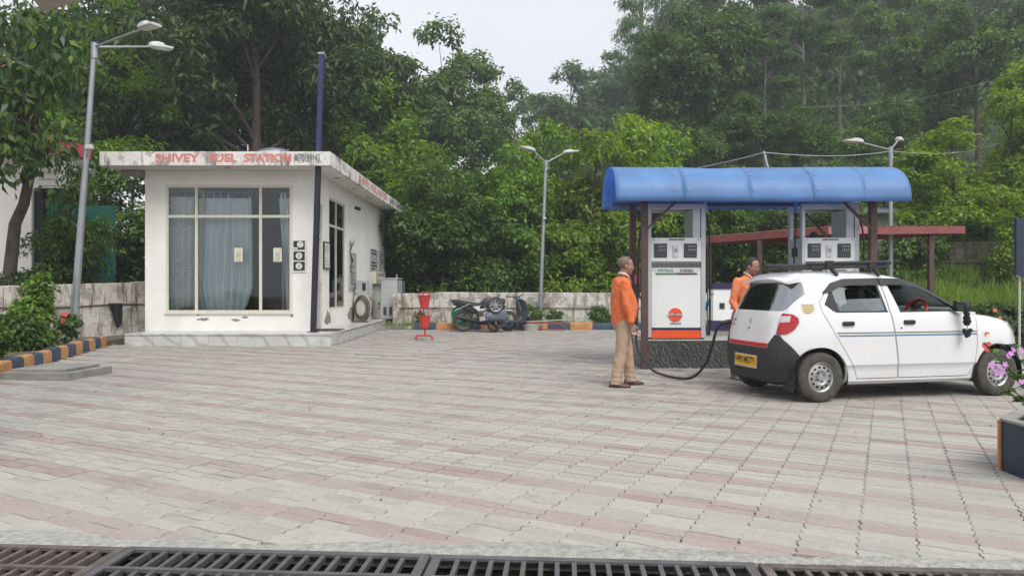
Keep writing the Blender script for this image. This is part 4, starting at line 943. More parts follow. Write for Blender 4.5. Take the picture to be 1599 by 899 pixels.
# ------------------------------------------------------------------ red shed behind, old cabinet, white hut
A, B, C_, D_ = Vector((7.30, 17.0, 0)), Vector((10.45, 17.0, 0)), Vector((8.6, 20.9, 0)), Vector((5.40, 20.9, 0))
shed = thing('red_shed', 'open shed with a red metal roof edge and dark posts behind the pumps', 'shed', ((A + C_) / 2))
def top(p, z): return Vector((p.x, p.y, z))
for k in range(16):
    s0, s1 = k / 16, (k + 1) / 16; p0, p1 = A.lerp(B, s0), A.lerp(B, s1); q0, q1 = D_.lerp(C_, s0), D_.lerp(C_, s1); d = .02
    MB().add([top(p0, 2.69), top(p0.lerp(p1, .5), 2.69 + d), top(p1, 2.69), top(q1, 2.72), top(q0.lerp(q1, .5), 2.72 + d), top(q0, 2.72)], [(0, 1, 4, 5), (1, 2, 3, 4)]).build('roof_rib', 'shed_red', shed)
def fascia(p, q, mat, h=.17): MB().bar(top(p, 2.60), top(q, 2.62), .04, h).build('fascia', mat, shed)
fascia(A, A.lerp(B, .34), 'shed_red_pale'); fascia(A.lerp(B, .342), B, 'shed_red'); fascia(A, D_, 'shed_red'); fascia(B, C_, 'shed_red'); fascia(D_, C_, 'shed_red')
for p in (Vector((9.75, 17.15, 0)), Vector((7.42, 17.15, 0)), Vector((8.2, 20.5, 0)), Vector((5.55, 20.7, 0)), Vector((6.35, 18.9, 0))): MB().bb((p.x - .055, p.y - .055, 0), (p.x + .055, p.y + .055, 2.49)).build('post', 'post_brown', shed)
for p in (Vector((9.75, 17.15, 0)),): MB().bar((p.x - .05, p.y, 2.2), (p.x - .4, p.y, 2.49), .03, .03).build('brace', 'post_brown', shed)
q = thing('old_dispenser', 'old white and navy dispenser standing in the shade of the red shed', 'fuel pump', (5.1, 17.6, 0))
MB().bb((4.72, 17.5, .001), (5.5, 18.1, .25)).build('base', 'concrete', q); MB().bb((4.78, 17.55, .25), (5.44, 18.05, .50)).build('lower_panel', 'pump_navy', q); MB().bb((4.8, 17.57, .50), (5.42, 18.03, 1.25)).build('cabinet', 'pump_white', q); MB().bb((4.78, 17.55, 1.25), (5.44, 18.05, 1.40)).build('navy_top', 'pump_navy', q)
for xx in (4.95, 5.22): MB().bb((xx, 17.555, .78), (xx + .12, 17.575, .92)).build('display', 'screen_dark', q)
hut = thing('white_hut', 'small white hut with a tin roof half hidden behind the blue canopy', 'hut', (15.0, 31, hill(np.array(14.5), np.array(30.)).item()))
hz0 = hut.location.z - .6
MB().bb((13.6, 30.0, hz0), (16.0, 32.0, 4.35)).build('wall', 'white_wall', hut); MB().add([(13.2, 29.5, 4.25), (16.4, 29.5, 4.25), (16.4, 32.4, 4.75), (13.2, 32.4, 4.75), (13.2, 29.5, 4.31), (16.4, 29.5, 4.31), (16.4, 32.4, 4.81), (13.2, 32.4, 4.81)], [(0, 1, 2, 3), (4, 5, 6, 7), (0, 1, 5, 4), (1, 2, 6, 5), (2, 3, 7, 6), (3, 0, 4, 7)]).build('roof', 'galvanised', hut)
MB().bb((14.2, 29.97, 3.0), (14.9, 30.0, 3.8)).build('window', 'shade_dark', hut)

# stone retaining wall on the bank
rw = thing('retaining_wall', 'mossy grey stone block wall on the grassy bank', 'wall', (13, 24.2, 1.4)); r = random.Random(11)
for row in range(2):
    x = 9.3 + row * .5
    while x < 19.5:
        L = r.uniform(.9, 1.5)
        if not (row == 1 and 12.7 < x < 13.9) : MB().box((x + L / 2, 24.3 + r.uniform(-.05, .05), 1.70 + row * .72 + r.uniform(-.03, .03)), (L - .04, .6, .70), (r.uniform(-.02, .02), r.uniform(-.015, .015), r.uniform(-.02, .02)), bev=.04).build('stone_block', 'stone_block', rw, smooth=40)
        x += L

# ------------------------------------------------------------------ street lamps
def lamp(base, topp, arms, label, r0, r1, hw=1.0, hh=1.0):
    base, topp = Vector(base), Vector(topp); t = thing('street_lamp', label, 'street lamp', base)
    MB().tube([base, base.lerp(topp, .5), topp], [r0, (r0 + r1) / 2, r1], 12).build('pole', 'galvanised', t, smooth=50); MB().box(base + Vector((0, 0, .012)), (r0 * 4, r0 * 4, .02)).build('base_plate', 'galvanised', t)
    MB().tube([topp - Vector((0, 0, .3)), topp + Vector((0, 0, .03))], r1 * 1.35, 12).build('collar', 'galvanised', t, smooth=50)
    for ap in arms:
        ap = Vector(ap); d = (ap - topp).normalized(); a = MB().tube([topp - Vector((0, 0, .05)), ap], [.024, .020], 8).build('arm', 'galvanised', t, smooth=50)
        h = Vector((d.x, d.y, 0)).normalized(); s = Vector((-h.y, h.x, 0)); dn = (h * .97 + Vector((0, 0, max(-.1, min(.25, d.z * .35))))).normalized(); un = s.cross(dn) * -1
        un = un if un.z > 0 else -un
        L, Wd, H = .46, .19 * hw, .085 * hh
        rg = []
        for q, wq, hq in ((-.04, .35, .7), (.02, .85, 1), (.14, 1, 1.15), (.26, 1, 1.0), (.28, 1, .62), (.46, .92, .45)):
            rg.append([ap + dn * q + s * (Wd / 2 * wq * sx_) + un * (H * hq * zz) for sx_, zz in ((-1, 0), (-.95, .55), (-.5, .95), (.5, .95), (.95, .55), (1, 0), (.7, -.12), (-.7, -.12))])
        MB().loft(rg).build('lamp_head', 'lamp_head', a, smooth=40)
        MB().add([ap + dn * q + s * (Wd * .36 * sx_) - un * .0145 for q, sx_ in ((.14, -1), (.42, -1), (.42, 1), (.14, 1))] + [ap + dn * q + s * (Wd * .34 * sx_) - un * .022 for q, sx_ in ((.15, -1), (.41, -1), (.41, 1), (.15, 1))], [(0, 1, 5, 4), (1, 2, 6, 5), (2, 3, 7, 6), (3, 0, 4, 7), (4, 5, 6, 7)]).build('lens', 'lamp_lens', a)
    return t
lb = Vector((-9.55, 16.0, .10)); lt = P(148, 70, 16.0)
l1 = lamp(lb, lt, [P(222, 46, 15.2), P(236, 73, 16.8)], 'tall galvanised street lamp leaning beside the planting bed on the left', .085, .055, 1.5, 1.35)
MB().box(P(140, 230, 15.9), (.16, .10, .10), bev=.02).build('sensor_box', 'lamp_head', l1)
cb = Vector(((843 - 800) * 23.3 / F_PX, 23.25, .12)); ct = P(853, 252, 23.25)
l2 = lamp(cb, ct, [P(834, 236, 23.1), P(882, 239, 23.4)], 'galvanised street lamp with two short arms in front of the back wall', .075, .045)
MB().box(P(851, 341, 23.15), (.10, .10, .07), bev=.02).build('sensor_box', 'lamp_head', l2)
l3 = lamp((9.05, 17.6, 0), (9.05, 17.6, 4.62), [P(1346, 223, 17.4), P(1403, 219, 18.6)], 'galvanised street lamp rising behind the right end of the blue canopy', .06, .04)

# overhead wires
def wire(pts, rad, mat, label):
    m = []
    for a, b in zip(pts[:-1], pts[1:]):
        a, b = Vector(a), Vector(b); sag = (b - a).length * .012
        m += [a.lerp(b, s) - Vector((0, 0, sag * 4 * s * (1 - s))) for s in np.linspace(0, 1, 10)]
    MB().tube(m, rad, 5).build('overhead_wire', mat, label=label, cat='wire')
wire([P(1090, 262, 13.5), P(1193, 238, 12.4), P(1392, 236, 17.6), P(1560, 224, 30)], .007, 'wire_white', 'pale wire running from the rod on the canopy past the right lamp')
wire([P(1040, 330, 60), P(1290, 168, 34), P(1640, 62, 34)], .010, 'wire_black', 'thin dark wire crossing the hillside at upper right')
wire([P(1240, 168, 45), P(1430, 156, 40), P(1640, 98, 32)], .009, 'wire_white', 'thin pale wire sagging in front of the hillside trees')
MB().cyl((4.22, 12.1, 3.22), P(1193, 236, 12.1), .012).build('canopy_rod', 'lamp_head', label='thin white rod standing on top of the blue canopy', cat='rod')

# ------------------------------------------------------------------ neighbouring building on the left and canopy slab above
nb = thing('neighbour_building', 'white and teal neighbouring building behind the left wall', 'building', (-15, 20, 0))
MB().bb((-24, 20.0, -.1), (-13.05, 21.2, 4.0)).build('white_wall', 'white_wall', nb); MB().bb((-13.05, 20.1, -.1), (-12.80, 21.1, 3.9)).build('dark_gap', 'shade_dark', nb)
MB().bb((-12.80, 20.3, -.1), (-12.40, 20.75, 3.9)).build('teal_pillar', 'teal_wall', nb); MB().bb((-12.40, 20.8, -.1), (-11.3, 21.0, 3.6)).build('teal_wall', 'teal_wall', nb); MB().bb((-12.35, 20.79, .2), (-11.8, 20.8, 2.9)).build('bare_plaster', 'plaster_grey', nb)
MB().bb((-24, 19.4, 4.95), (-12.1, 21.2, 5.3)).build('red_band', 'red_band', nb); MB().bb((-24, 20.1, 4.0), (-12.3, 21.1, 4.95)).build('upper_wall', 'white_wall', nb); MB().bb((-24, 20.2, 5.3), (-14.0, 21.0, 8.0)).build('top_wall', 'collar_pink', nb)
q = MB()
for k in range(4): q.bb((-12.9 + .0, 20.08 - .001 * k, 4.05 + .18 * k), (-12.32, 20.09, 4.07 + .18 * k))
q.build('siding_line', 'sign_grey', nb)
sl = thing('canopy_slab', 'corner of a pale concrete canopy overhead at the upper left', 'canopy', (-4.3, 6.2, 0))
MB().prism([(-5.73, 9.0), (-3.7, 7.88), (-3.7, 5.2), (-4.4, 5.2)], 4.65, 4.95, 'Z').build('slab', 'canopy_concrete', sl); MB().bb((-4.35, 5.35, 0), (-4.05, 5.65, 4.65)).build('column', 'canopy_concrete', sl)

# manhole in the left foreground
mh = thing('manhole_cover', 'low concrete manhole with a square slab lid beside the left kerb', 'manhole', (-6.55, 10.7, 0)); a = -.12
MB().box((-6.62, 10.75, .05), (1.02, .95, .11), (0, 0, a), bev=.012).build('rim', 'concrete', mh); MB().box((-6.66, 10.78, .126), (.80, .78, .036), (0.01, 0, a + .05), bev=.008).build('lid', 'concrete', mh)
# low red frame and round concrete ring by the back kerb
t = thing('pipe_frame', 'low rusty red pipe frame lying by the back kerb', 'frame', G(862, 516)); fx, fy2 = G(862, 516).x, G(862, 516).y
for z in (.03, .22):
    for y in (fy2, fy2 + .5): MB().bar((fx - .75, y, z), (fx + .38, y, z), .03, .03).build('rail', 'shed_red', t)
for x in (fx - .75, fx - .31, fx + .38): 
    for y in (fy2, fy2 + .5): MB().bar((x, y, .001), (x, y, .235), .03, .03).build('upright', 'shed_red', t)
MB().bar((fx - .9, fy2 + .1, .25), (fx + .6, fy2 + .15, .33), .03, .03).build('loose_bar', 'machine_beige', t)
MB().lathe([(.0, .20), (.28, .20), (.33, .16), (.33, -.01)], (fx - .62, fy2 + .25, 0), n=20).build('concrete_ring', 'concrete', label='short round concrete block standing between the scooter and the red frame', cat='block', smooth=30)

# dark sign at the right edge
t = thing('roadside_sign', 'dark navy sign board on a thin white pole at the right edge', 'sign', (8.45, 12.2, 0))
MB().bb((8.33, 12.16, 1.49), (9.5, 12.22, 2.44)).build('board', 'navy_paint', t); 
for x in (8.44, 9.4): MB().cyl((x, 12.25, 0), (x, 12.25, 2.4), .018).build('pole', 'wire_white', t)

# planter in the right foreground
pl = thing('planter', 'octagonal dark blue concrete planter with an orange edge at lower right', 'planter', (4.02, 5.0, 0)); n = 8; rr = .60; off = R(22.5)
pts = [(4.02 + rr * math.cos(off + 2 * math.pi * k / n), 5.0 + rr * math.sin(off + 2 * math.pi * k / n)) for k in range(n)]
inn = [(4.02 + (x - 4.02) * .86, 5.0 + (y - 5.0) * .86) for x, y in pts]
m = MB(); m.add([(x, y, 0) for x, y in pts] + [(x, y, .355) for x, y in pts] + [(x, y, .36) for x, y in inn] + [(x, y, .29) for x, y in inn], [(r_ * n + k, r_ * n + (k + 1) % n, (r_ + 1) * n + (k + 1) % n, (r_ + 1) * n + k) for r_ in range(3) for k in range(n)]); m.build('pot', 'navy_paint', pl)
m = MB(); o2 = [(4.02 + (x - 4.02) * 1.004, 5.0 + (y - 5.0) * 1.004) for x, y in pts]
m.add([(x, y, .356) for x, y in o2] + [(x, y, .372) for x, y in o2] + [(4.02 + (x - 4.02) * .99, 5.0 + (y - 5.0) * .99, .372) for x, y in inn] + [(4.02 + (x - 4.02) * .99, 5.0 + (y - 5.0) * .99, .356) for x, y in inn], [(r_ * n + k, r_ * n + (k + 1) % n, ((r_ + 1) % 4) * n + (k + 1) % n, ((r_ + 1) % 4) * n + k) for r_ in range(4) for k in range(n)]); m.build('rim', 'concrete', pl)
lm = min(range(n), key=lambda k: pts[k][0] / pts[k][1]); p = Vector((pts[lm][0], pts[lm][1], 0)); MB().bar(p + Vector((-.004, -.004, .0)), p + Vector((-.004, -.004, .357)), .022, .022).build('orange_edge', 'kerb_orange', pl)
m = MB(); m.add([(x, y, .32) for x, y in inn], [tuple(range(n))]); m.build('soil', 'dirt', pl)

# ------------------------------------------------------------------ white hatchback (local: x forward, y left, z up)
RINGS = [  # z side, x rear, x front, half width, z front, exponent rear, exponent front
    (.185, .12, 3.38, .640, .185, 5, 4), (.225, .05, 3.46, .690, .225, 5, 4), (.33, .012, 3.515, .708, .33, 5.5, 4), (.385, .006, 3.52, .716, .385, 5.5, 4), (.415, .002, 3.53, .738, .415, 5.5, 3.8), (.57, .0, 3.528, .742, .56, 5.5, 3.6),
    (.68, .02, 3.515, .745, .67, 5.5, 3.5), (.78, .045, 3.485, .744, .77, 5.5, 3.4), (.86, .065, 3.43, .738, .845, 5.5, 3.4), (.925, .085, 3.33, .730, .90, 5.5, 3.4), (.965, .10, 3.16, .722, .938, 5.5, 3.4), (.99, .11, 2.94, .714, .968, 5.5, 3.4), (1.005, .118, 2.76, .706, .985, 5.5, 3.4),
    (1.05, .14, 2.665, .694, 1.045, 5.5, 3.6), (1.12, .175, 2.52, .674, 1.12, 5.5, 3.6), (1.20, .215, 2.36, .650, 1.20, 5.5, 3.6), (1.28, .255, 2.195, .623, 1.28, 5.5, 3.6), (1.345, .285, 2.05, .597, 1.345, 5.5, 3.6), (1.395, .30, 1.92, .570, 1.39, 5.5, 3.6),
    (1.428, .31, 1.80, .537, 1.425, 5.2, 3.4), (1.455, .37, 1.66, .488, 1.455, 4.8, 3.2), (1.478, .50, 1.50, .40, 1.478, 4, 3), (1.49, .68, 1.32, .26, 1.49, 3, 3)]
def car_loft(d=0.0, n=96):
    rings = []
    for k, (zs, xr, xf, w_, zf, er, ef) in enumerate(RINGS):
        up = -1 if k < 2 else (0 if k < 7 else (1 if k > 18 else .0)); xc = .5 * (xr + xf) if k < 13 else xr + (xf - xr) * .48; ring = []
        for j in range(n):
            a = 2 * math.pi * (j + .5) / n; ca, sa = math.cos(a), math.sin(a); e = ef if ca > 0 else er; ax = (xf + d - xc) if ca > 0 else (xc - xr + d); ax = max(ax, .02)
            x = xc + ax * math.copysign(abs(ca) ** (2 / e), ca); y = max(w_ + d, .02) * math.copysign(abs(sa) ** (2 / e), sa)
            fr = min(1, max(0, (x - 2.1) / max(.05, xf - 2.1))) if k < 13 else 0; fr = fr * fr
            z = zs + (zf - zs) * fr + d * (up if up else (fr if k > 6 else 0)); ring.append((x, y, z))
        rings.append(ring)
    m = MB(); m.loft(rings); return m.mesh('car_loft', 'car_white')
def shell(d0, d1): return boolean(car_loft(d0), [(car_loft(d1), 'DIFFERENCE')])
def prs(poly, a, b, axis='Y'): return MB().prism(poly, a, b, axis).mesh('prism', 'car_white')
def cyl_y(x, z, r, a, b): return MB().cyl((x, a, z), (x, b, z), r, n=40).mesh('cylinder', 'car_white')
def grow(poly, d):
    n = len(poly); ar = sum(poly[i][0] * poly[(i + 1) % n][1] - poly[(i + 1) % n][0] * poly[i][1] for i in range(n)); sg = 1 if ar > 0 else -1; out = []
    for i in range(n):
        p, c, q = (Vector(poly[(i - 1) % n]), Vector(poly[i]), Vector(poly[(i + 1) % n])); e1 = (c - p).normalized(); e2 = (q - c).normalized(); n1 = Vector((e1.y, -e1.x)) * sg; n2 = Vector((e2.y, -e2.x)) * sg
        b = (n1 + n2); b = b.normalized() if b.length > 1e-6 else n1; out.append(tuple(c + b * d / max(.35, b.dot(n1))))
    return out
XR, XF, WR = .53, 2.91, .281
rear_win = [(.60, 1.10), (.70, 1.022), (1.40, 1.022), (1.335, 1.345), (.86, 1.335), (.70, 1.27)]
front_win = [(1.565, 1.022), (2.30, 1.03), (2.46, 1.055), (2.05, 1.27), (1.88, 1.335), (1.70, 1.355), (1.455, 1.35)]
rear_door = [(1.00, .255), (1.535, .255), (1.50, .50), (1.425, 1.02), (1.37, 1.375), (.86, 1.365), (.68, 1.30), (.54, 1.12), (.57, 1.0), (.70, .76), (.86, .52), (.97, .34)]
front_door = [(1.55, .255), (2.50, .255), (2.565, .36), (2.60, .60), (2.605, .95), (2.52, 1.045), (2.06, 1.30), (1.90, 1.365), (1.70, 1.385), (1.385, 1.378), (1.438, 1.02), (1.513, .50)]
gate = [(-.43, .601), (.43, .601), (.445, .66), (.515, .775), (.525, 1.0), (.56, 1.03), (.50, 1.385), (-.50, 1.385), (-.56, 1.03), (-.525, 1.0), (-.515, .775), (-.445, .66)]
rear_glass = [(-.545, 1.042), (-.50, 1.022), (.50, 1.022), (.545, 1.042), (.640, 1.342), (.60, 1.352), (-.60, 1.352), (-.640, 1.342)]
wind = [(-.5913, 1.0213), (.5917, 1.0217), (.5012, 1.3523), (.4511, 1.3777), (-.4517, 1.3771), (-.5019, 1.3529)]
bump_low = [(-.05, .10), (.26, .10), (.235, .30), (.30, .50), (.22, .60), (-.05, .60)]
bump_hi = [(-.05, .60), (.2195, .6005), (.13, .70), (.10, .755), (-.05, .755)]
lamp_p = [(-.02, .762), (.10, .757), (.17, .77), (.24, .82), (.29, .90), (.285, .955), (.24, .99), (.15, 1.003), (-.02, 1.003)]
head_p = [(3.20, .845), (3.34, .73), (3.46, .69), (3.53, .74), (3.44, .84), (3.30, .885)]
car = thing('parked_car', 'white hatchback taxi with black bumper and roof rack being refuelled', 'car', (0, 0, 0))
sh0 = shell(0, -.035); wcut = [(cyl_y(XR, .285, .335, -1, -.38), 'DIFFERENCE'), (cyl_y(XF, .285, .335, -1, -.38), 'DIFFERENCE'), (cyl_y(XR, .285, .335, .38, 1), 'DIFFERENCE'), (cyl_y(XF, .285, .335, .38, 1), 'DIFFERENCE')]
def cuts(*a): return [(m, 'DIFFERENCE') for m in a]
body = boolean(sh0, wcut + cuts(prs(wind, 1.507, 3.113, 'X'), prs(rear_win, -1, -.3), prs(front_win, -1, -.3), prs(rear_win, .3, 1), prs(front_win, .3, 1), prs(grow(gate, .004), -.2, .48, 'X'), prs(rear_glass, -.2, .403, 'X'), prs(grow(rear_door, .0055), -1, -.40), prs(grow(front_door, .0055), -1, -.40), prs(bump_low, -1, 1), prs(bump_hi, -1, -.40), prs(bump_hi, .40, 1), prs(lamp_p, -1, -.528), prs(lamp_p, .528, 1), prs(head_p, -1, -.42), prs(head_p, .42, 1)))
def put(name, me, mat, parent=car, sm=32, keep=False):
    if not keep:
        me.materials.clear(); me.materials.append(MATS[mat]); me.polygons.foreach_set('material_index', [0] * len(me.polygons))
    if sm: me.shade_smooth(); me.set_sharp_from_angle(angle=R(sm))
    return place(name, me, parent, local=True)
put('body', body, 'car_white')
d_r = put('door', boolean(sh0, [(prs(grow(rear_door, -.003), -1, -.40), 'INTERSECT')] + cuts(prs(rear_win, -1, 1)) + wcut[:1]), 'car_white')
d_f = put('door', boolean(sh0, [(prs(grow(front_door, -.003), -1, -.40), 'INTERSECT')] + cuts(prs(front_win, -1, 1)) + wcut[1:2]), 'car_white')
tg = put('tailgate', boolean(sh0, [(prs(gate, -.2, .48, 'X'), 'INTERSECT')] + cuts(prs(rear_glass, -.2, .4031, 'X'), prs(bump_low, -1, 1))), 'car_white')
proud = shell(.007, -.05); flush = shell(-.006, -.014)
put('rear_bumper', boolean(proud, [(prs(bump_low, -1, 1), 'INTERSECT')] + wcut[:1] + wcut[2:3]), 'bumper_plastic')
for a, b in ((-1, -.40), (.40, 1)): put('bumper_corner', boolean(proud, [(prs(bump_hi, a, b), 'INTERSECT'), (prs(grow(gate, .006), -.3, .5, 'X'), 'DIFFERENCE')]), 'bumper_plastic')
for a, b, c in ((-1, -.53, -1), (.53, 1, 1)):
    tl = put('tail_light', boolean(shell(.010, -.04), [(prs(grow(lamp_p, -.004), a, b), 'INTERSECT')]), 'tail_red')
    put('clear_lens', boolean(shell(.0125, -.01), [(prs([(-.02, .868), (.105, .868), (.12, .895), (.195, .905), (.215, .972), (-.02, .962)], a, b), 'INTERSECT')]), 'tail_clear', tl)
    put('headlight', boolean(shell(.004, -.03), [(prs(grow(head_p, -.003), min(c * .42, c), max(c * .42, c)), 'INTERSECT')]), 'tail_clear')
put('rear_glass', boolean(shell(-.004, -.010), [(prs(grow(rear_glass, .003), -.2, .407, 'X'), 'INTERSECT')]), 'car_glass', tg)
put('windscreen', boolean(flush, [(prs(grow(wind, .004), 1.5, 3.1, 'X'), 'INTERSECT')]), 'car_glass_clear')
put('red_strip', boolean(shell(.006, -.02), [(prs([(-.424, .606), (.424, .606), (.436, .653), (-.436, .653)], -.2, .3, 'X'), 'INTERSECT')]), 'red_strip', tg)
low = [(x, min(z, 1.175 + (x - .6) * .02)) for x, z in rear_win]
put('rear_pane', boolean(shell(-.014, -.019), [(prs([(.745, 1.0), (1.42, 1.0), (1.40, 1.175), (.76, 1.155)], -1, -.4), 'INTERSECT')]), 'car_glass_clear', d_r)
put('quarter_pane', boolean(shell(-.006, -.014), [(prs([(.59, 1.10), (.70, 1.016), (.775, 1.016), (.715, 1.29), (.69, 1.27)], -1, -.4), 'INTERSECT')]), 'black_plastic', d_r)
put('rear_pane', boolean(flush, [(prs(grow(rear_win, .004), .4, 1), 'INTERSECT')]), 'car_glass_clear'); put('front_pane', boolean(flush, [(prs(grow(front_win, .004), .4, 1), 'INTERSECT')]), 'car_glass_clear')
# rubber round the openings, rain visors, stripes
def strip(pts, w_): 
    a, b = [], []
    for i, p in enumerate(pts):
        q0, q1 = Vector(pts[max(i - 1, 0)]), Vector(pts[min(i + 1, len(pts) - 1)]); d = (q1 - q0).normalized(); nn_ = Vector((-d.y, d.x)) * w_ / 2; a.append(tuple(Vector(p) + nn_)); b.append(tuple(Vector(p) - nn_))
    return a + b[::-1]
sh3 = shell(.003, -.02)
put('window_seal', boolean(sh3, [(prs(strip([(.72, 1.018), (1.405, 1.018)], .016), -1, -.4), 'INTERSECT')]), 'black_plastic', d_r)
put('window_seal', boolean(sh3, [(prs(strip([(1.56, 1.018), (2.32, 1.024)], .016), -1, -.4), 'INTERSECT')]), 'black_plastic', d_f)
vis = shell(.022, -.002)
put('rain_visor', boolean(vis, [(prs([(.60, 1.235), (.70, 1.245), (.80, 1.292), (.95, 1.318), (1.352, 1.322), (1.34, 1.405), (.90, 1.395), (.72, 1.345)], -1, -.4), 'INTERSECT')]), 'black_plastic', d_r)
put('rain_visor', boolean(vis, [(prs([(1.37, 1.325), (1.68, 1.325), (1.86, 1.30), (2.02, 1.24), (2.44, 1.03), (2.52, 1.04), (2.10, 1.29), (1.92, 1.365), (1.70, 1.40), (1.36, 1.405)], -1, -.4), 'INTERSECT')]), 'black_plastic', d_f)
for dd, x0, x1 in ((d_r, .712, 1.455), (d_f, 1.475, 2.595)):
    for za, zb, mt in ((.775, .785, 'stripe_black'), (.752, .775, 'stripe_cream'), (.738, .752, 'stripe_blue')):
        put('side_stripe', boolean(shell(.0015, -.01), [(prs([(x0 + (.79 - za) * .55 * (dd is d_r), za), (x1, za), (x1, zb), (x0 + (.79 - zb) * .55 * (dd is d_r), zb)], -1, -.5), 'INTERSECT')]), mt, dd)
put('sticker', boolean(shell(.0015, -.01), [(prs([(.335, 1.0), (.475, 1.0), (.475, 1.115), (.335, 1.115)], -1, -.5), 'INTERSECT')]), 'paper_cream')
for k, (a, b) in enumerate(((.34, .465), (.345, .47), (.34, .47), (.35, .45), (.36, .42))):
    z = 1.10 - k * .022; put('sticker_text', boolean(shell(.003, -.01), [(prs([(a, z - .012), (b, z - .012), (b, z), (a, z)], -1, -.5), 'INTERSECT')]), 'sticker_ochre')
# crease low on the doors: a shallow swage pressed outwards
def handle(x, z, par):
    y = -.742; MB().box((x, y, z), (.145, .035, .052), bev=.016).build('handle', 'black_plastic', par, local=True, smooth=50)
handle(.86, .885, d_r); handle(1.66, .895, d_f)
MB().lathe([(0, -.006), (.009, -.006), (.009, .004)], (1.55, -.744, .83), 'Y', 10).build('keyhole', 'metal_dark', d_f, local=True)
MB().box((2.735, -.735, .755), (.05, .02, .028), bev=.008).build('side_marker', 'amber', car, local=True, smooth=50)
# wing mirror with hanging charm
mr = MB(); mr.box((2.36, -.785, 1.07), (.11, .17, .125), bev=.052); mr.box((2.38, -.69, 1.04), (.09, .12, .06), bev=.02); mr = mr.build('wing_mirror', 'black_plastic', car, local=True, smooth=50)
MB().prism([(2.30, 1.02), (2.47, 1.03), (2.33, 1.14)], -.70, -.665, 'Y').build('mirror_base', 'black_plastic', mr, local=True); MB().box((2.3045, -.785, 1.07), (.006, .10, .07)).build('mirror_glass', 'screen_bezel', mr, local=True)
ch = MB(); ch.tube([(2.36, -.83, 1.0), (2.362, -.83, .72)], .004, 5)
r = random.Random(2)
for z, q in ((.985, .03), (.925, .042), (.885, .042), (.79, .045), (.745, .05)):
    for k in range(9): ch.ell((2.36 + r.uniform(-q, q) * .6, -.83 + r.uniform(-q, q) * .6, z + r.uniform(-.02, .02)), (.024, .024, .022), 7, 5)
ch.build('charm', 'cloth_black', mr, local=True, smooth=60)
# wheels
def wheel(x, y, side):
    w_ = thing('wheel', None, None, (x, y, WR)); w_.parent = car; s = side; ow = .0725
    MB().lathe([(.165, -ow * .9), (.185, -ow), (.235, -ow * 1.02), (.262, -ow * .92), (.277, -ow * .72), (.281, -ow * .3), (.281, ow * .3), (.277, ow * .72), (.262, ow * .92), (.235, ow * 1.02), (.185, ow), (.165, ow * .9)], (0, 0, 0), 'Y', 48, close=True).build('tyre', 'tyre_dusty', w_, local=True, smooth=35)
    def sk(i, j): return j == 5 and i % 4 in (0, 1)
    MB().lathe([(.168, s * ow * .95), (.176, s * ow * .9), (.170, s * ow * .72), (.148, s * ow * .5), (.140, s * ow * .55), (.126, s * ow * .62), (.104, s * ow * .66), (.085, s * ow * .72), (.06, s * ow * .5), (.040, s * ow * .48), (.034, s * ow * .74), (0, s * ow * .76)], (0, 0, 0), 'Y', 48, skip=sk).build('rim', 'steel_rim', w_, local=True, smooth=35)
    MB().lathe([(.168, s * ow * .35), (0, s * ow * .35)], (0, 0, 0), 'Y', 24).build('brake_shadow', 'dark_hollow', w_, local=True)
    nt = MB()
    for k in range(4): a = k * math.pi / 2 + .5; nt.cyl((.055 * math.cos(a), s * ow * .5, .055 * math.sin(a)), (.055 * math.cos(a), s * ow * .68, .055 * math.sin(a)), .009, n=6)
    nt.build('wheel_nut', 'metal_dark', w_, local=True)
for x in (XR, XF):
    for s in (-1, 1): wheel(x, s * .655, s)
# wheel wells, underbody, sills
ub = MB(); ub.box((1.75, 0, .24), (3.1, 1.02, .12)); ub.box((.53, 0, .42), (.72, .74, .46)); ub.box((2.91, 0, .45), (.72, .74, .5)); ub.cyl((.53, -.6, .26), (.53, .6, .26), .035); ub.cyl((.25, -.3, .235), (.25, .32, .235), .085); ub.build('underbody', 'black_plastic', car, local=True)
for x in (XR, XF):
    for s in (-1, 1):
        MB().lathe([(.345, s * .37), (.345, s * .715)], (x, 0, .285), 'Y', 40, skip=lambda i, j: math.sin(2 * math.pi * (i + .5) / 40) < -.35).build('wheel_well', 'black_plastic', car, local=True, smooth=50)
MB().box((.205, -.60, .22), (.012, .16, .20), (0, .12, 0)).build('mud_flap', 'rubber', car, local=True)
# number plate
pb = MB().box((-.012, -.04, .425), (.02, .50, .155), (0, .04, 0)).build('number_plate', 'chrome', car, local=True)
MB().box((-.0235, -.04, .428), (.006, .47, .125), (0, .04, 0)).build('plate_face', 'plate_yellow', pb, local=True)
me = textmesh('HP01M5771', .115, 'black_ink', extrude=.001, bold=.002); ws = max(v.co.x for v in me.vertices) - min(v.co.x for v in me.vertices)
me.transform(Matrix.Translation((-.0275, -.04, .428)) @ Euler((R(90), 0, R(-90))).to_matrix().to_4x4() @ Matrix.Diagonal((.43 / ws, 1, 1, 1))); place('lettering', me, pb, local=True)
MB().box((.004, .0, .52), (.03, .62, .02), bev=.006).build('plate_lamp_bar', 'bumper_plastic', car, local=True)
def xr_at(z): return float(np.interp(z, [q[0] for q in RINGS], [q[1] for q in RINGS]))
em = MB(); x0 = xr_at(.89) - .006
for a, b in (((-.022, .90), (.022, .915)), ((-.022, .915), (.0, .935)), ((.022, .90), (.0, .88)), ((.022, .89), (-.022, .878)), ((-.022, .878), (0, .86))): em.bar((x0, a[0], a[1]), (x0, b[0], b[1]), .008, .010, (1, 0, 0))
em.build('badge', 'chrome', tg, local=True); MB().lathe([(0, -.004), (.012, -.004), (.012, .004)], (xr_at(.81) - .002, 0, .81), 'X', 12).build('keyhole', 'metal_dark', tg, local=True)
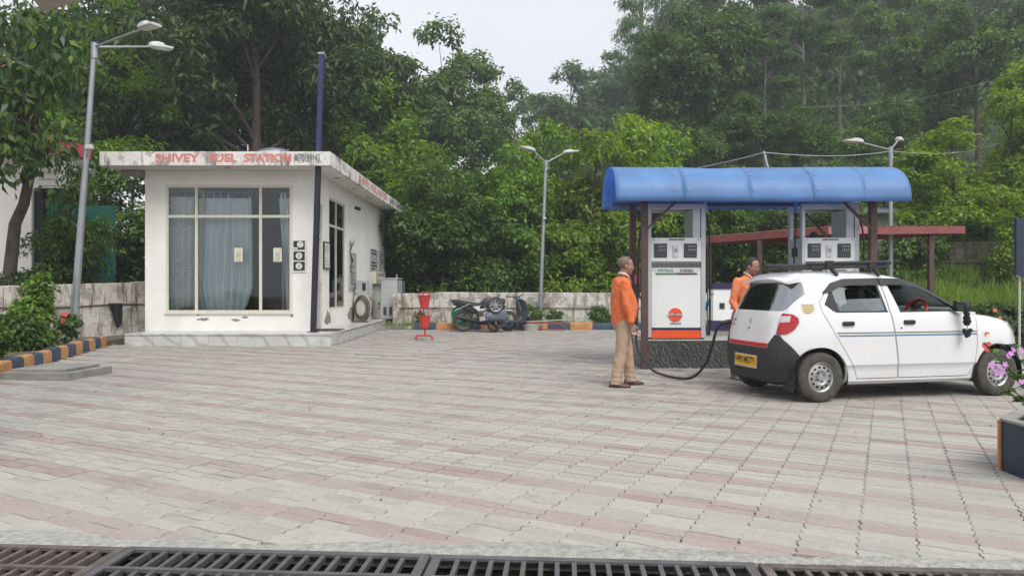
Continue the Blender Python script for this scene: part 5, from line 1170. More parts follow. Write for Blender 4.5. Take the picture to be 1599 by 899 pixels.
for k, wd in enumerate(('ALTO', 'K10')):
    me = textmesh(wd, .045, 'metal_dark', extrude=.001); me.transform(Matrix.Translation((xr_at(.90 - k * .05) - .004, .40, .895 - k * .055)) @ Euler((R(90), 0, R(-90))).to_matrix().to_4x4()); place('lettering', me, tg, local=True)
# roof spoiler lip over the rear glass
MB().loft([[(x, y * w_, z + dz) for y, dz in [(q, .012 - .050 * q * q) for q in np.linspace(-1, 1, 13)]] + [(x, y * w_, z - th - .050 * y * y) for y in np.linspace(1, -1, 13)] for x, w_, z, th in ((.245, .46, 1.388, .004), (.265, .495, 1.402, .020), (.32, .52, 1.424, .03), (.40, .52, 1.442, .035))]).build('spoiler', 'car_white', car, local=True, smooth=40)
# inside
MB().box((1.5, 0, .40), (2.3, 1.1, .05)).build('floor', 'car_inside', car, local=True)
def seat(x, y, w_, hz=1.0, hr=True):
    s = MB(); s.box((x, y, .52), (.50, w_, .18), bev=.05); s.box((x - .27, y, .80), (.16, w_, .62), (0, -.22, 0), bev=.06); s.build('seat', 'car_inside', car, local=True, smooth=50)
    if hr:
        for yy in ([y] if w_ < .8 else [y - .33, y + .33]): MB().box((x - .365, yy, 1.19), (.10, .27, .20), (0, -.2, 0), bev=.045).build('head_rest', 'car_inside', car, local=True, smooth=50)
seat(1.62, -.33, .48); seat(1.62, .33, .48); seat(.90, 0, 1.15)
MB().box((2.42, 0, .86), (.55, 1.22, .26), (0, .10, 0), bev=.05).build('dashboard', 'car_trim_grey', car, local=True, smooth=50); MB().box((2.50, 0, .995), (.5, 1.1, .02), (0, .03, 0)).build('dash_top', 'paper_white', car, local=True)
sw = MB(); rot = Euler((0, R(-62), 0)).to_matrix(); cs = Vector((2.07, -.34, .985))
sw.tube([cs + rot @ Vector((.175 * math.cos(a), .175 * math.sin(a), 0)) for a in np.linspace(0, 2 * math.pi, 37)], .019, 8, cap=False); sw = sw.build('steering_wheel', 'wheel_red', car, local=True, smooth=60)
hb = MB(); hb.ell(cs, (.04, .06, .05)); 
for a in (.3, 2.8, 4.7): hb.bar(cs, cs + rot @ Vector((.165 * math.cos(a), .165 * math.sin(a), 0)), .03, .02)
hb.tube([cs, cs + Vector((.28, 0, -.10))], .03, 8); hb.build('steering_hub', 'car_inside', sw, local=True)
MB().box((2.08, 0, 1.30), (.03, .22, .06), bev=.012).build('rear_mirror', 'black_plastic', car, local=True); MB().box((2.3, -.1, 1.06), (.08, .10, .06), bev=.01).build('phone_mount', 'black_plastic', car, local=True)
MB().box((.34, .12, 1.33), (.02, .16, .05)).build('brake_lamp', 'tail_red', car, local=True); MB().box((.27, -.05, 1.06), (.03, .12, .03)).build('rear_sticker', 'amber', car, local=True)
MB().box((.55, 0, .98), (.55, 1.05, .03)).build('parcel_shelf', 'car_inside', car, local=True)
# front grille panel and black valance
put('front_grille', boolean(shell(.005, -.03), [(prs([(-.62, .27), (.62, .27), (.66, .45), (.66, .61), (-.66, .61), (-.66, .45)], 3.0, 3.7, 'X'), 'INTERSECT')]), 'bumper_plastic')
# roof rack
rk = MB(); 
rack = thing('roof_rack', None, None, (0, 0, 0)); rack.parent = car
for s in (-1, 1):
    MB().tube([(.52, s * .44, 1.565), (.62, s * .50, 1.57), (1.0, s * .525, 1.58), (1.52, s * .525, 1.59), (1.62, s * .47, 1.59)], .022, 8).build('side_rail', 'black_plastic', rack, local=True, smooth=50)
    MB().tube([(.52, s * .44, 1.52), (.62, s * .49, 1.525), (1.0, s * .515, 1.53), (1.56, s * .515, 1.54)], .014, 8).build('lower_rail', 'black_plastic', rack, local=True, smooth=50)
    for x in (.80, 1.36): MB().tube([(x, s * .50, 1.57), (x + .02, s * .50, 1.50), (x + .06, s * .545, 1.435)], [.02, .026, .022], 8).build('foot', 'black_plastic', rack, local=True, smooth=50); MB().box((x - .03, s * .52, 1.555), (.10, .05, .10), bev=.012).build('clamp', 'black_plastic', rack, local=True)
for x in (.56, .76, .96, 1.16, 1.36, 1.54): MB().cyl((x, -.50, 1.548), (x, .50, 1.548), .011, n=8).build('cross_bar', 'black_plastic', rack, local=True)
MB().bb((1.52, -.47, 1.56), (1.65, .47, 1.615), bev=.02).build('wind_deflector', 'black_plastic', rack, local=True, smooth=50)
fl = MB().tube([(-.02 + .06, .42, .66), (.0, .42, .66)], .03); 
PSI = R(12.3); cp = Vector((3.47, 8.35, 0)) - Matrix.Rotation(PSI, 3, 'Z') @ Vector((XR, -.655, 0))
car.location = cp; car.rotation_euler = (0, 0, PSI)

# ------------------------------------------------------------------ people (local: facing +x, left +y)
def ringell(c, rx, ry, n=20, tilt=0.0, sq=2.3):
    out = []
    for j in range(n):
        a = 2 * math.pi * j / n; ca, sa = math.cos(a), math.sin(a); out.append((c[0] + rx * math.copysign(abs(ca) ** (2 / sq), ca), c[1] + ry * math.copysign(abs(sa) ** (2 / sq), sa), c[2] + tilt * rx * ca))
    return out
def remeshed(mb, voxel, smooth_n=4, noise=None):
    me = mb.mesh('figure', 'skin'); me = evaluated(me, [('REMESH', dict(mode='VOXEL', voxel_size=voxel)), ('SMOOTH', dict(factor=.5, iterations=smooth_n))])
    if noise:
        co = np.empty(len(me.vertices) * 3); me.vertices.foreach_get('co', co); co = co.reshape(-1, 3); nr = np.empty(len(me.vertices) * 3); me.vertices.foreach_get('normal', nr); nr = nr.reshape(-1, 3)
        co += nr * noise(co)[:, None]; me.vertices.foreach_set('co', co.reshape(-1).astype(np.float32))
    me.shade_smooth(); return me
def limb(m, pts, rad, n=14, flat=None):
    P_ = [Vector(p) for p in pts]; m.tube(P_, rad, n)
    for p, r_ in zip(P_, rad): m.ell(p, (r_, r_, r_), 14, 8)
def hand(m, wr, d, side, curl=.6, fwd=Vector((1, 0, 0))):
    """palm, four fingers and a thumb; d points from wrist to knuckles, fwd is the thumb side"""
    d = Vector(d).normalized(); f = (Vector(fwd) - d * d.dot(Vector(fwd))).normalized(); n = d.cross(f).normalized() * (-1 if side > 0 else 1)
    pc = Vector(wr) + d * .05
    for q in (0, .02, .045, .07, .085): m.ell(Vector(wr) + d * q, (.026 + .010 * (q > .03), .018, .022), 10, 6) if False else m.tube([Vector(wr) + d * q - f * (.018 + .14 * min(q, .08) * .9), Vector(wr) + d * q + f * (.018 + .14 * min(q, .08) * .9)], .014, 8)
    inn = n
    for k, (o, L) in enumerate(((.030, .072), (.011, .082), (-.009, .076), (-.028, .060))):
        b = Vector(wr) + d * .088 + f * o; c = d; p1 = b + c * L * .42; c2 = (d * math.cos(curl) + inn * math.sin(curl)); p2 = p1 + c2 * L * .33; c3 = (d * math.cos(curl * 1.9) + inn * math.sin(curl * 1.9)); p3 = p2 + c3 * L * .27
        m.tube([b - d * .02, b, p1, p2, p3], [.0095, .0095, .009, .0085, .007], 8); m.ell(p3, (.007, .007, .007), 8, 5)
    b = Vector(wr) + d * .03 + f * .025; p1 = b + (f * .7 + d * .6 + inn * .3).normalized() * .036; p2 = p1 + (f * .25 + d * .9 + inn * .35).normalized() * .032
    m.tube([b - f * .012, b, p1, p2], [.012, .012, .0105, .008], 8); m.ell(p2, (.008, .008, .008), 8, 5)
def person(label, J, loc, rz, mats, belly=.02, hair='grey', scale=1.0, wrinkle=.7, group=None, wide=1.0):
    t = thing('person', label, 'person', (0, 0, 0)); H = J['head']; hx, hy, hz = H['c']; yaw, pitch = H['yaw'], H['pitch']
    HM = Matrix.Translation((hx, hy, hz)) @ Euler((0, pitch, yaw)).to_matrix().to_4x4()
    def hp(x, y, z): return HM @ Vector((x, y, z))
    b = MB()
    # head
    def hell(c, r_, n=18, m_=12):
        e = MB().ell(c, r_, n, m_); b.add([HM @ Vector(v) for v in e.v], e.f)
    hell((-.012, 0, .045), (.098, .077, .085)); hell((.022, 0, -.01), (.072, .066, .085)); hell((.040, 0, -.062), (.045, .048, .038)); hell((.072, 0, .028), (.022, .055, .014)); hell((.098, 0, -.012), (.018, .013, .018)); hell((.085, 0, .008), (.016, .010, .024)); hell((.080, 0, -.045), (.012, .026, .008)); hell((.078, 0, -.058), (.012, .022, .007)); hell((.066, 0, -.088), (.020, .024, .018))
    for s in (-1, 1): hell((-.012, s * .078, -.002), (.020, .010, .032)); hell((.052, s * .038, -.018), (.025, .022, .024))
    nk = J['neck']; b.tube([Vector(nk) - Vector((0, 0, .05)), nk, hp(-.012, 0, -.05)], [.062, .056, .054], 16)
    # trunk
    TR = J['torso']; b.loft([ringell(c, rx * .93, ry * .93) for c, rx, ry in TR])
    for s in ('r', 'l'):
        sh, el, wr = [Vector(p) for p in J['arm_' + s]]; limb(b, [sh, sh.lerp(el, .5), el, el.lerp(wr, .35), wr], [.054, .046, .038, .037, .026]); hand(b, wr, J['hand_' + s], 1 if s == 'l' else -1, J.get('curl', .6), J.get('thumb_' + s, (1, 0, 0)))
        hi, kn, an = [Vector(p) for p in J['leg_' + s]]; limb(b, [hi, hi.lerp(kn, .5), kn, kn.lerp(an, .35), an], [.088, .076, .054, .055, .038]); td = Vector(J['toe_' + s]); b.tube([an + Vector((0, 0, -.02)), an + td * .05 + Vector((0, 0, -.05))], [.036, .036], 10)
    place('body', remeshed(b, .0075, 3), t, local=True).data.materials.clear()
    t.children[0].data.materials.append(MATS['skin'])
    # shirt
    m = MB(); m.loft([ringell(c, rx, ry, 24) for c, rx, ry in J['shirt']])
    for s in ('r', 'l'):
        sh, el, wr = [Vector(p) for p in J['arm_' + s]]; e2 = el.lerp(wr, .88); limb(m, [sh, sh.lerp(el, .45), el, el.lerp(wr, .45), e2], [.066, .062, .054, .050, .042]); m.tube([el.lerp(wr, .80), el.lerp(wr, .93)], [.047, .045], 14)
    def wr_n(co):
        x, y, z = co[:, 0], co[:, 1], co[:, 2]; return wrinkle * (.006 * np.sin(z * 30 + x * 44 + 3 * np.sin(y * 17 + z * 5)) * np.sin(x * 15 + z * 11 + y * 8) + .0035 * np.sin(z * 75 + x * 40 + 4 * np.sin(x * 19 + y * 13)) * np.clip(np.sin(z * 6 + y * 4), 0, 1) + .0025 * np.sin(y * 70 + x * 55 - z * 21))
    me = remeshed(m, .012, 3, wr_n); me.materials.clear(); me.materials.append(MATS[mats['shirt']]); sh_ = place('shirt', me, t, local=True)
    cm = MB(); c0 = Vector(nk) + Vector((.0, 0, -.005))
    for s in (-1, 1):
        cm.add([tuple(c0 + Vector(p)) for p in ((-.072, 0, .035), (-.045, s * .062, .03), (.02, s * .075, .012), (.068, s * .045, -.02), (.098, s * .060, -.075), (.085, s * .02, -.035), (.055, s * .045, .014), (.015, s * .060, .045), (-.04, s * .05, .058), (-.062, 0, .062))], [(0, 1, 8, 9), (1, 2, 7, 8), (2, 3, 6, 7), (3, 4, 5, 6)])
    me = cm.mesh('collar', mats['collar'], 60); me = evaluated(me, [('SOLIDIFY', dict(thickness=.010, offset=0))]); place('collar', me, sh_, local=True)
    # trousers
    m = MB(); m.loft([ringell(c, rx, ry, 24) for c, rx, ry in J['hips']])
    for s in ('r', 'l'):
        hi, kn, an = [Vector(p) for p in J['leg_' + s]]; limb(m, [hi, hi.lerp(kn, .5), kn, kn.lerp(an, .5)], [.104, .094, .078, .074]); m.tube([kn.lerp(an, .5), kn.lerp(an, .85), an + Vector((.0, 0, -.045))], [.074, .072, .078], 16)
    def wr_t(co):
        x, y, z = co[:, 0], co[:, 1], co[:, 2]; lo = np.clip((.30 - z) / .25, 0, 1); return wrinkle * (.006 * np.sin(z * 38 + x * 22 + 2 * np.sin(y * 25)) * np.sin(x * 13 + 1) + .007 * lo * np.sin(z * 95 + x * 12))
    me = remeshed(m, .012, 2, wr_t); me.materials.clear(); me.materials.append(MATS[mats['trouser']]); place('trousers', me, t, local=True)
    for s in ('r', 'l'):
        an = Vector(J['leg_' + s][2]); td = Vector(J['toe_' + s]); sd = Vector((-td.y, td.x, 0)); rg = []
        for q, w_, z0, h in ((-.085, .022, .012, .05), (-.075, .034, 0, .075), (-.03, .037, 0, .085), (.03, .036, 0, .075), (.09, .043, 0, .058), (.14, .042, 0, .046), (.175, .028, .004, .034), (.19, .012, .010, .026)):
            c = Vector((an.x, an.y, 0)) + td * q; rg.append([c + sd * (w_ * a) + Vector((0, 0, z)) for a, z in ((-1, z0), (-1.05, z0 + h * .35), (-.7, h * .85), (0, h), (.7, h * .85), (1.05, z0 + h * .35), (1, z0))])
        MB().loft(rg).build('shoe', mats['shoe'], t, local=True, smooth=60)
        MB().loft([[Vector((an.x, an.y, 0)) + td * q + sd * (w_ * a) + Vector((0, 0, z)) for a, z in ((-1, -.0005), (-1, .014), (1, .014), (1, -.0005))] for q, w_ in ((-.09, .026), (-.07, .040), (.03, .040), (.10, .048), (.15, .046), (.185, .028))]).build('sole', 'rubber', t, local=True)
    # hair, brows, eyes, moustache
    m = MB(); hc = MB().ell((-.014, 0, .047), (.102, .0805, .0885), 30, 20); keep = [k for k, v in enumerate(hc.v) if (v[2] > .075 + (v[0] + .014) * .55 if v[0] > .02 else v[2] > -.035 - .2 * v[0] or v[2] > .0) and v[0] < .066]
    ks = set(keep); rr = random.Random(4); pts = [HM @ Vector(v) for v in hc.v]; m.add(pts, [f for f in hc.f if all(i in ks for i in f)])
    me = m.mesh('hair', 'hair_' + hair, 80); me = evaluated(me, [('SOLIDIFY', dict(thickness=.004 if hair == 'shaved' else .006, offset=0))]); place('hair', me, t, local=True)
    for s in (-1, 1):
        e = MB().ell(hp(.081, s * .030, .010), (.010, .012, .007), 10, 8).build('eye', 'eye_white', t, local=True, smooth=60); MB().ell(hp(.089, s * .031, .010), (.004, .005, .005), 8, 6).build('iris', 'black_ink', e, local=True)
        MB().tube([hp(.093, s * .014, .030), hp(.093, s * .030, .034), hp(.082, s * .048, .029)], [.004, .005, .003], 6).build('eyebrow', 'hair_' + ('grey' if hair == 'shaved' else 'dark'), t, local=True)
    if J.get('moustache'): MB().tube([hp(.080, -.030, -.040), hp(.094, -.012, -.034), hp(.096, 0, -.033), hp(.094, .012, -.034), hp(.080, .030, -.040)], [.004, .008, .007, .008, .004], 8).build('moustache', 'hair_grey', t, local=True, smooth=60)
    t.location = loc; t.rotation_euler = (0, 0, rz); t.scale = (scale * wide, scale * wide, scale)
    return t
def trunkset(dx=0, dy=0, lean=0.0, belly=.03, yaw=0.0):
    """torso, shirt and hip rings; lean moves the shoulders forward"""
    def L(z): return lean * max(0, z - .9) / .55
    tor = [((L(.90), 0, .90), .105, .155), ((.01 + L(1.0), 0, 1.0), .115 + belly * .6, .155), ((.015 + L(1.12), 0, 1.12), .12 + belly, .160), ((.005 + L(1.26), 0, 1.26), .118 + belly * .4, .172), ((-.01 + L(1.38), 0, 1.38), .105, .175), ((-.012 + L(1.45), 0, 1.45), .075, .120), ((-.01 + L(1.49), 0, 1.49), .050, .06)]
    shi = [((L(.83) + .0, 0, .83), .122, .180), ((.008 + L(.88), 0, .88), .126 + belly * .5, .180), ((.016 + L(.95), 0, .95), .126 + belly * .9, .178), ((.026 + L(1.06), 0, 1.06), .126 + belly * 1.2, .178), ((.020 + L(1.16), 0, 1.16), .124 + belly * 1.0, .182), ((.004 + L(1.27), 0, 1.27), .120 + belly * .5, .188), ((-.01 + L(1.38), 0, 1.38), .108, .190), ((-.014 + L(1.435), 0, 1.435), .098, .160), ((-.012 + L(1.47), 0, 1.47), .078, .085), ((-.01 + L(1.485), 0, 1.485), .066, .068)]
    hip = [((L(.70), 0, .74), .07, .12), ((0, 0, .80), .120, .170), ((.0, 0, .88), .128, .172), ((.006, 0, .96), .122 + belly * .5, .165)]
    return tor, shi, hip
tor, shi, hip = trunkset(belly=.038, lean=-.01)
J1 = dict(head=dict(c=(.045, 0, 1.625), yaw=-.10, pitch=.10), neck=(.01, 0, 1.495), torso=tor, shirt=shi, hips=hip,
    arm_r=[(-.015, -.205, 1.395), (-.03, -.255, 1.12), (.055, -.245, .86)], hand_r=(.18, .05, -1), arm_l=[(-.015, .205, 1.395), (.0, .255, 1.12), (.13, .22, .88)], hand_l=(.3, -.1, -1),
    leg_r=[(-.0, -.095, .86), (-.045, -.10, .47), (-.12, -.105, .085)], toe_r=(.985, -.17, 0), leg_l=[(.01, .095, .86), (.09, .10, .48), (.135, .11, .085)], toe_l=(.99, .12, 0), curl=.55)
m1 = G(966, 603); person('man in bright orange shirt and khaki trousers standing left of the pump', J1, (m1.x + .06, m1.y + .03, 0), R(8), dict(shirt='shirt_orange', collar='collar_pink', trouser='trouser_khaki', shoe='shoe_brown'), hair='shaved', scale=.965, wide=1.05)
tor, shi, hip = trunkset(belly=.0, lean=.10)
J2 = dict(head=dict(c=(.17, 0, 1.60), yaw=.30, pitch=.26), neck=(.115, 0, 1.485), torso=tor, shirt=shi, hips=hip, moustache=True,
    arm_r=[(.085, -.200, 1.39), (.06, -.27, 1.11), (.20, -.24, .87)], hand_r=(.6, .1, -.75), arm_l=[(.085, .200, 1.39), (.10, .25, 1.10), (.30, .16, .92)], hand_l=(.8, -.2, -.5),
    leg_r=[(0, -.09, .86), (.02, -.10, .47), (-.03, -.105, .085)], toe_r=(.98, -.18, 0), leg_l=[(0, .09, .86), (.06, .10, .48), (.07, .11, .085)], toe_l=(.98, .18, 0), curl=.8)
person('man with a moustache in a paler orange shirt refuelling the car', J2, (3.27, 10.45, 0), R(-58), dict(shirt='shirt_orange_pale', collar='collar_pink', trouser='trouser_dark', shoe='shoe_pale'), hair='dark', scale=.985)

# ------------------------------------------------------------------ two-wheelers by the back wall (local: x forward)
def bike_wheel(t, x, z, r, w_, rim, spokes=5, y=0.0, name='wheel'):
    o = thing(name, None, None, (x, y, z)); o.parent = t
    MB().lathe([(r * .74, -w_ * .35), (r * .82, -w_ * .5), (r * .93, -w_ * .48), (r, -w_ * .18), (r, w_ * .18), (r * .93, w_ * .48), (r * .82, w_ * .5), (r * .74, w_ * .35)], (0, 0, 0), 'Y', 32, close=True).build('tyre', 'tyre_dusty', o, local=True, smooth=40)
    m = MB(); m.lathe([(r * .68, -w_ * .3), (r * .76, -w_ * .36), (r * .76, w_ * .36), (r * .68, w_ * .3)], (0, 0, 0), 'Y', 32, close=True); m.cyl((0, -w_ * .6, 0), (0, w_ * .6, 0), r * .16, n=14)
    for k in range(spokes): a = 2 * math.pi * k / spokes; m.bar((r * .1 * math.cos(a), 0, r * .1 * math.sin(a)), (r * .71 * math.cos(a), 0, r * .71 * math.sin(a)), w_ * .28, r * .09, (0, 1, 0))
    m.build('rim', rim, o, local=True); return o
# motorcycle
mc = thing('motorcycle', 'black and white motorcycle with orange wheel rims by the back wall', 'motorcycle')
bike_wheel(mc, 0, .31, .31, .13, 'metal_dark'); MB().lathe([(.202, -.046), (.212, -.046)], (0, 0, .31), 'Y', 32).build('rim_tape', 'bike_orange', mc, local=True); bike_wheel(mc, 1.33, .30, .30, .10, 'metal_dark')
MB().loft([[(x, y * w_, z + dz) for y, dz in ((-1, -.06), (-.95, .02), (0, .05), (.95, .02), (1, -.06), (0, -.09))] for x, w_, z in ((-.30, .06, .90), (-.12, .11, .88), (.15, .14, .83), (.42, .15, .79), (.58, .11, .80))]).build('seat', 'black_plastic', mc, local=True, smooth=50)
MB().loft([[(x, y * w_, z + dz * h) for y, dz in ((-.6, -1), (-1, 0), (-.75, .75), (0, 1), (.75, .75), (1, 0), (.6, -1))] for x, w_, z, h in ((.52, .08, .80, .06), (.62, .14, .85, .12), (.80, .17, .88, .14), (.98, .14, .88, .11), (1.06, .07, .86, .06))]).build('fuel_tank', 'scooter_dark', mc, local=True, smooth=50)
for s in (-1, 1): MB().prism([(.26, .72), (.60, .76), (.86, .80), (.66, .66), (.62, .46), (.52, .34), (.44, .36), (.44, .58)], s * .125, s * .145, 'Y').build('side_panel', 'bike_white', mc, local=True); MB().tube([(0, s * .10, .31), (.48, s * .12, .40)], .026, 8).build('swing_arm', 'black_plastic', mc, local=True); MB().tube([(-.02, s * .10, .34), (.12, s * .11, .74)], .025, 8).build('shock_absorber', 'metal_dark', mc, local=True); MB().tube([(1.33, s * .08, .30), (1.10, s * .085, .86), (1.06, s * .08, .98)], .024, 8).build('fork', 'metal_dark', mc, local=True); MB().tube([(1.06, 0, .98), (1.04, s * .14, 1.02), (.98, s * .34, 1.03)], [.015, .014, .016], 8).build('handlebar', 'black_plastic', mc, local=True); mi = MB().tube([(1.04, s * .24, 1.03), (1.08, s * .30, 1.18)], .007, 6).build('mirror_stem', 'black_plastic', mc, local=True); MB().ell((1.08, s * .31, 1.22), (.02, .06, .045)).build('mirror', 'black_plastic', mi, local=True, smooth=60)
MB().loft([[(x, y * w_, z) for y, z in ((-.8, z0), (-1, z0 + .06), (-.9, z1), (.9, z1), (1, z0 + .06), (.8, z0))] for x, w_, z0, z1 in ((-.26, .05, .78, .86), (0, .10, .66, .84), (.3, .12, .52, .80), (.48, .12, .50, .80))]).build('rear_cowl', 'black_plastic', mc, local=True, smooth=40); MB().loft([[(.31 * 1.16 * math.cos(a), y, .31 + .31 * 1.16 * math.sin(a) + dz) for y, dz in ((-.075, -.03), (-.05, .012), (.05, .012), (.075, -.03))] for a in np.linspace(.7, 2.7, 12)]).build('wheel_hugger', 'black_plastic', mc, local=True, smooth=50); MB().bb((.40, -.16, .20), (.92, .16, .62), bev=.07).build('engine', 'metal_dark', mc, local=True, smooth=40); MB().tube([(.80, -.12, .34), (.4, -.15, .25), (.1, -.16, .36), (-.22, -.17, .42)], [.03, .04, .065, .06], 10).build('exhaust', 'black_plastic', mc, local=True, smooth=50)
MB().tube([(.45, 0, .62), (.1, 0, .80), (-.30, 0, .90)], .03, 8).build('frame', 'black_plastic', mc, local=True); MB().loft([[(x, y, z + dz) for y, dz in ((-.07, -.01), (0, .02), (.07, -.01), (0, -.015))] for x, z in ((-.36, .50), (-.30, .66), (-.12, .72), (.1, .70))]).build('rear_fender', 'black_plastic', mc, local=True); MB().tube([(-.32, -.08, .88), (-.36, 0, .93), (-.32, .08, .88), (-.1, .11, .90)], .014, 6).build('grab_rail', 'metal_dark', mc, local=True)
MB().lathe([(0, .10), (.08, .09), (.10, .02), (.07, -.08), (0, -.1)], (1.16, 0, .88), 'X', 16).build('headlight', 'black_plastic', mc, local=True, smooth=50); MB().loft([[(x, y, z + dz) for y, dz in ((-.06, -.02), (0, .01), (.06, -.02), (0, -.025))] for x, z in ((1.10, .55), (1.25, .63), (1.45, .62), (1.58, .50))]).build('front_fender', 'bike_white', mc, local=True); MB().bar((.44, .14, .26), (.40, .26, .012), .02, .02).build('side_stand', 'metal_dark', mc, local=True)
MB().box((-.05, -.165, .70), (.5, .012, .02), (0, -.42, 0)).build('saree_guard', 'chrome', mc, local=True)
p = G(724, 518); mc.location = (p.x, p.y + .1, 0); mc.rotation_euler = (R(-7), 0, R(12))
# scooter
sc = thing('scooter', 'blue-grey step-through scooter with a spare wheel parked by the back wall', 'scooter')
bike_wheel(sc, 0, .225, .225, .10, 'metal_dark', 6); bike_wheel(sc, 1.24, .225, .225, .10, 'metal_dark', 6); bike_wheel(sc, -.10, .76, .235, .11, 'galvanised', 8, -.24, 'spare_wheel').rotation_euler = (0, 0, R(-26))
for s in (-1, 1): MB().loft([[(x, s * .07 + s * w_ * math.cos(a), z + h * math.sin(a)) for a in np.linspace(-math.pi / 2, math.pi / 2, 9)] for x, w_, z, h in ((-.36, .02, .47, .05), (-.24, .12, .48, .15), (0, .18, .49, .20), (.25, .17, .47, .19), (.42, .09, .43, .12), (.50, .02, .40, .05))]).build('side_cowl', 'scooter_blue', sc, local=True, smooth=50)
MB().loft([[(x, y * w_, z) for y, z in ((-1, z0), (-1, z1 - .04), (-.7, z1), (.7, z1), (1, z1 - .04), (1, z0))] for x, w_, z0, z1 in ((-.40, .06, .38, .55), (-.25, .10, .34, .66), (.1, .11, .30, .70), (.42, .11, .26, .62), (.50, .10, .25, .40))]).build('rear_body', 'scooter_blue', sc, local=True, smooth=40)
MB().bb((.44, -.20, .24), (1.02, .20, .29), bev=.015).build('floorboard', 'scooter_dark', sc, local=True)
MB().loft([[(x + .05 * (abs(y) ** 2), y * w_, z) for y in np.linspace(-1, 1, 11)] + [(x + .035 + .05 * (abs(y) ** 2), y * w_, z) for y in np.linspace(1, -1, 11)] for x, w_, z in ((.98, .17, .27), (1.06, .23, .42), (1.08, .25, .65), (1.04, .22, .85), (1.0, .12, .93))]).build('leg_shield', 'scooter_dark', sc, local=True, smooth=50)
MB().loft([[(x, y * w_, z + dz) for y, dz in ((-1, -.04), (-.85, .02), (0, .04), (.85, .02), (1, -.04), (0, -.06))] for x, w_, z in ((-.42, .09, .74), (-.2, .14, .76), (.15, .14, .77), (.42, .10, .75))]).build('seat', 'black_plastic', sc, local=True, smooth=50)
MB().tube([(1.24, 0, .22), (1.10, 0, .60), (.97, 0, .98)], [.03, .035, .03], 10).build('steering_column', 'scooter_blue', sc, local=True); MB().loft([[(x, y * .09, .99 + dz) for y, dz in ((-1, -.05), (-.8, .04), (0, .07), (.8, .04), (1, -.05))] for x in (.90, 1.04)]).build('handlebar_cowl', 'scooter_blue', sc, local=True)
for s in (-1, 1): MB().tube([(.97, s * .06, 1.0), (.93, s * .20, 1.03), (.86, s * .36, 1.05)], [.018, .016, .018], 8).build('handlebar', 'scooter_dark', sc, local=True)
MB().lathe([(0, .05), (.065, .04), (.07, -.05)], (1.05, 0, 1.0), 'X', 14).build('headlight', 'lamp_lens', sc, local=True); MB().loft([[(1.24 + .25 * math.cos(a) , y, .225 + .25 * math.sin(a) + dz) for y, dz in ((-.085, -.04), (-.05, .02), (.05, .02), (.085, -.04))] for a in np.linspace(.1, 2.9, 12)]).build('front_fender', 'scooter_blue', sc, local=True, smooth=50)
MB().box((-.42, 0, .40), (.01, .22, .12)).build('number_plate', 'paper_white', sc, local=True); MB().box((-.41, 0, .56), (.03, .08, .06), bev=.01).build('tail_light', 'tail_red', sc, local=True); MB().tube([(.3, -.16, .20), (.1, -.18, .15), (-.1, -.18, .17)], .05, 10).build('exhaust', 'metal_dark', sc, local=True); MB().bar((.35, .12, .24), (.30, .24, .012), .02, .02).build('side_stand', 'metal_dark', sc, local=True)
p = G(772, 519); sc.location = (p.x, p.y + .15, 0); sc.rotation_euler = (R(-5), 0, R(42))
# green curved cover behind the motorcycle's rear wheel
gt = thing('green_cover', 'green rounded plastic cover half hidden behind the motorcycle rear wheel', 'cover', (-1.45, 22.2, 0))
MB().lathe([(0, -.02), (.20, -.02), (.21, -.05), (.24, -.05), (.25, -.02), (.31, -.02), (.32, -.05), (.335, -.04), (.335, .06), (0, .06)], (-1.50, 22.3, .44), 'Y', 32).build('shell', 'green_plastic', gt, smooth=35); MB().bb((-1.62, 22.22, .001), (-1.4, 22.4, .12)).build('foot', 'green_plastic', gt)

# ------------------------------------------------------------------ trees and plants
rng = np.random.default_rng(21)
def crown_points(lobes, nclump, rg, shell=.55, low=-.75):
    """clump centres spread through the outer part of each lobe"""
    vol = np.array([l[3] * l[4] * l[5] for l in lobes]) ** .75; pick = rg.choice(len(lobes), nclump, p=vol / vol.sum()); d = unit(rg.normal(0, 1, (nclump, 3))); d[:, 2] = np.where(d[:, 2] < low, -d[:, 2], d[:, 2])
    r_ = shell + (1 - shell) * rg.random(nclump) ** .7; L = np.array(lobes)[pick]; return L[:, :3] + d * L[:, 3:] * r_[:, None], d
def crown_mesh(name, lobes, nclump, per, cr, ll, lw, mat, rg, droop=.35, flat=.65, shell=.55, low=-.75):
    c, d = crown_points(lobes, nclump, rg, shell, low); sz = cr * rg.uniform(.55, 1.35, nclump); k = np.repeat(np.arange(nclump), per); n = len(k)
    u = unit(rg.normal(0, 1, (n, 3))); rr = rg.random(n) ** .45; off = u * rr[:, None] * sz[k][:, None]; off[:, 2] *= flat; pos = c[k] + off
    nr = unit(u * .55 + d[k] * .35 + np.array([0, 0, .75]) + rg.normal(0, .45, (n, 3))); ax = rg.normal(0, 1, (n, 3)) + u * .8; ax[:, 2] -= droop * 1.6; ax = ax - nr * np.sum(ax * nr, 1, keepdims=True) * .8; ax = unit(ax)
    s = rg.uniform(.65, 1.3, n); return leaves(name, pos, ax, nr, ll * s, lw * s, mat), c
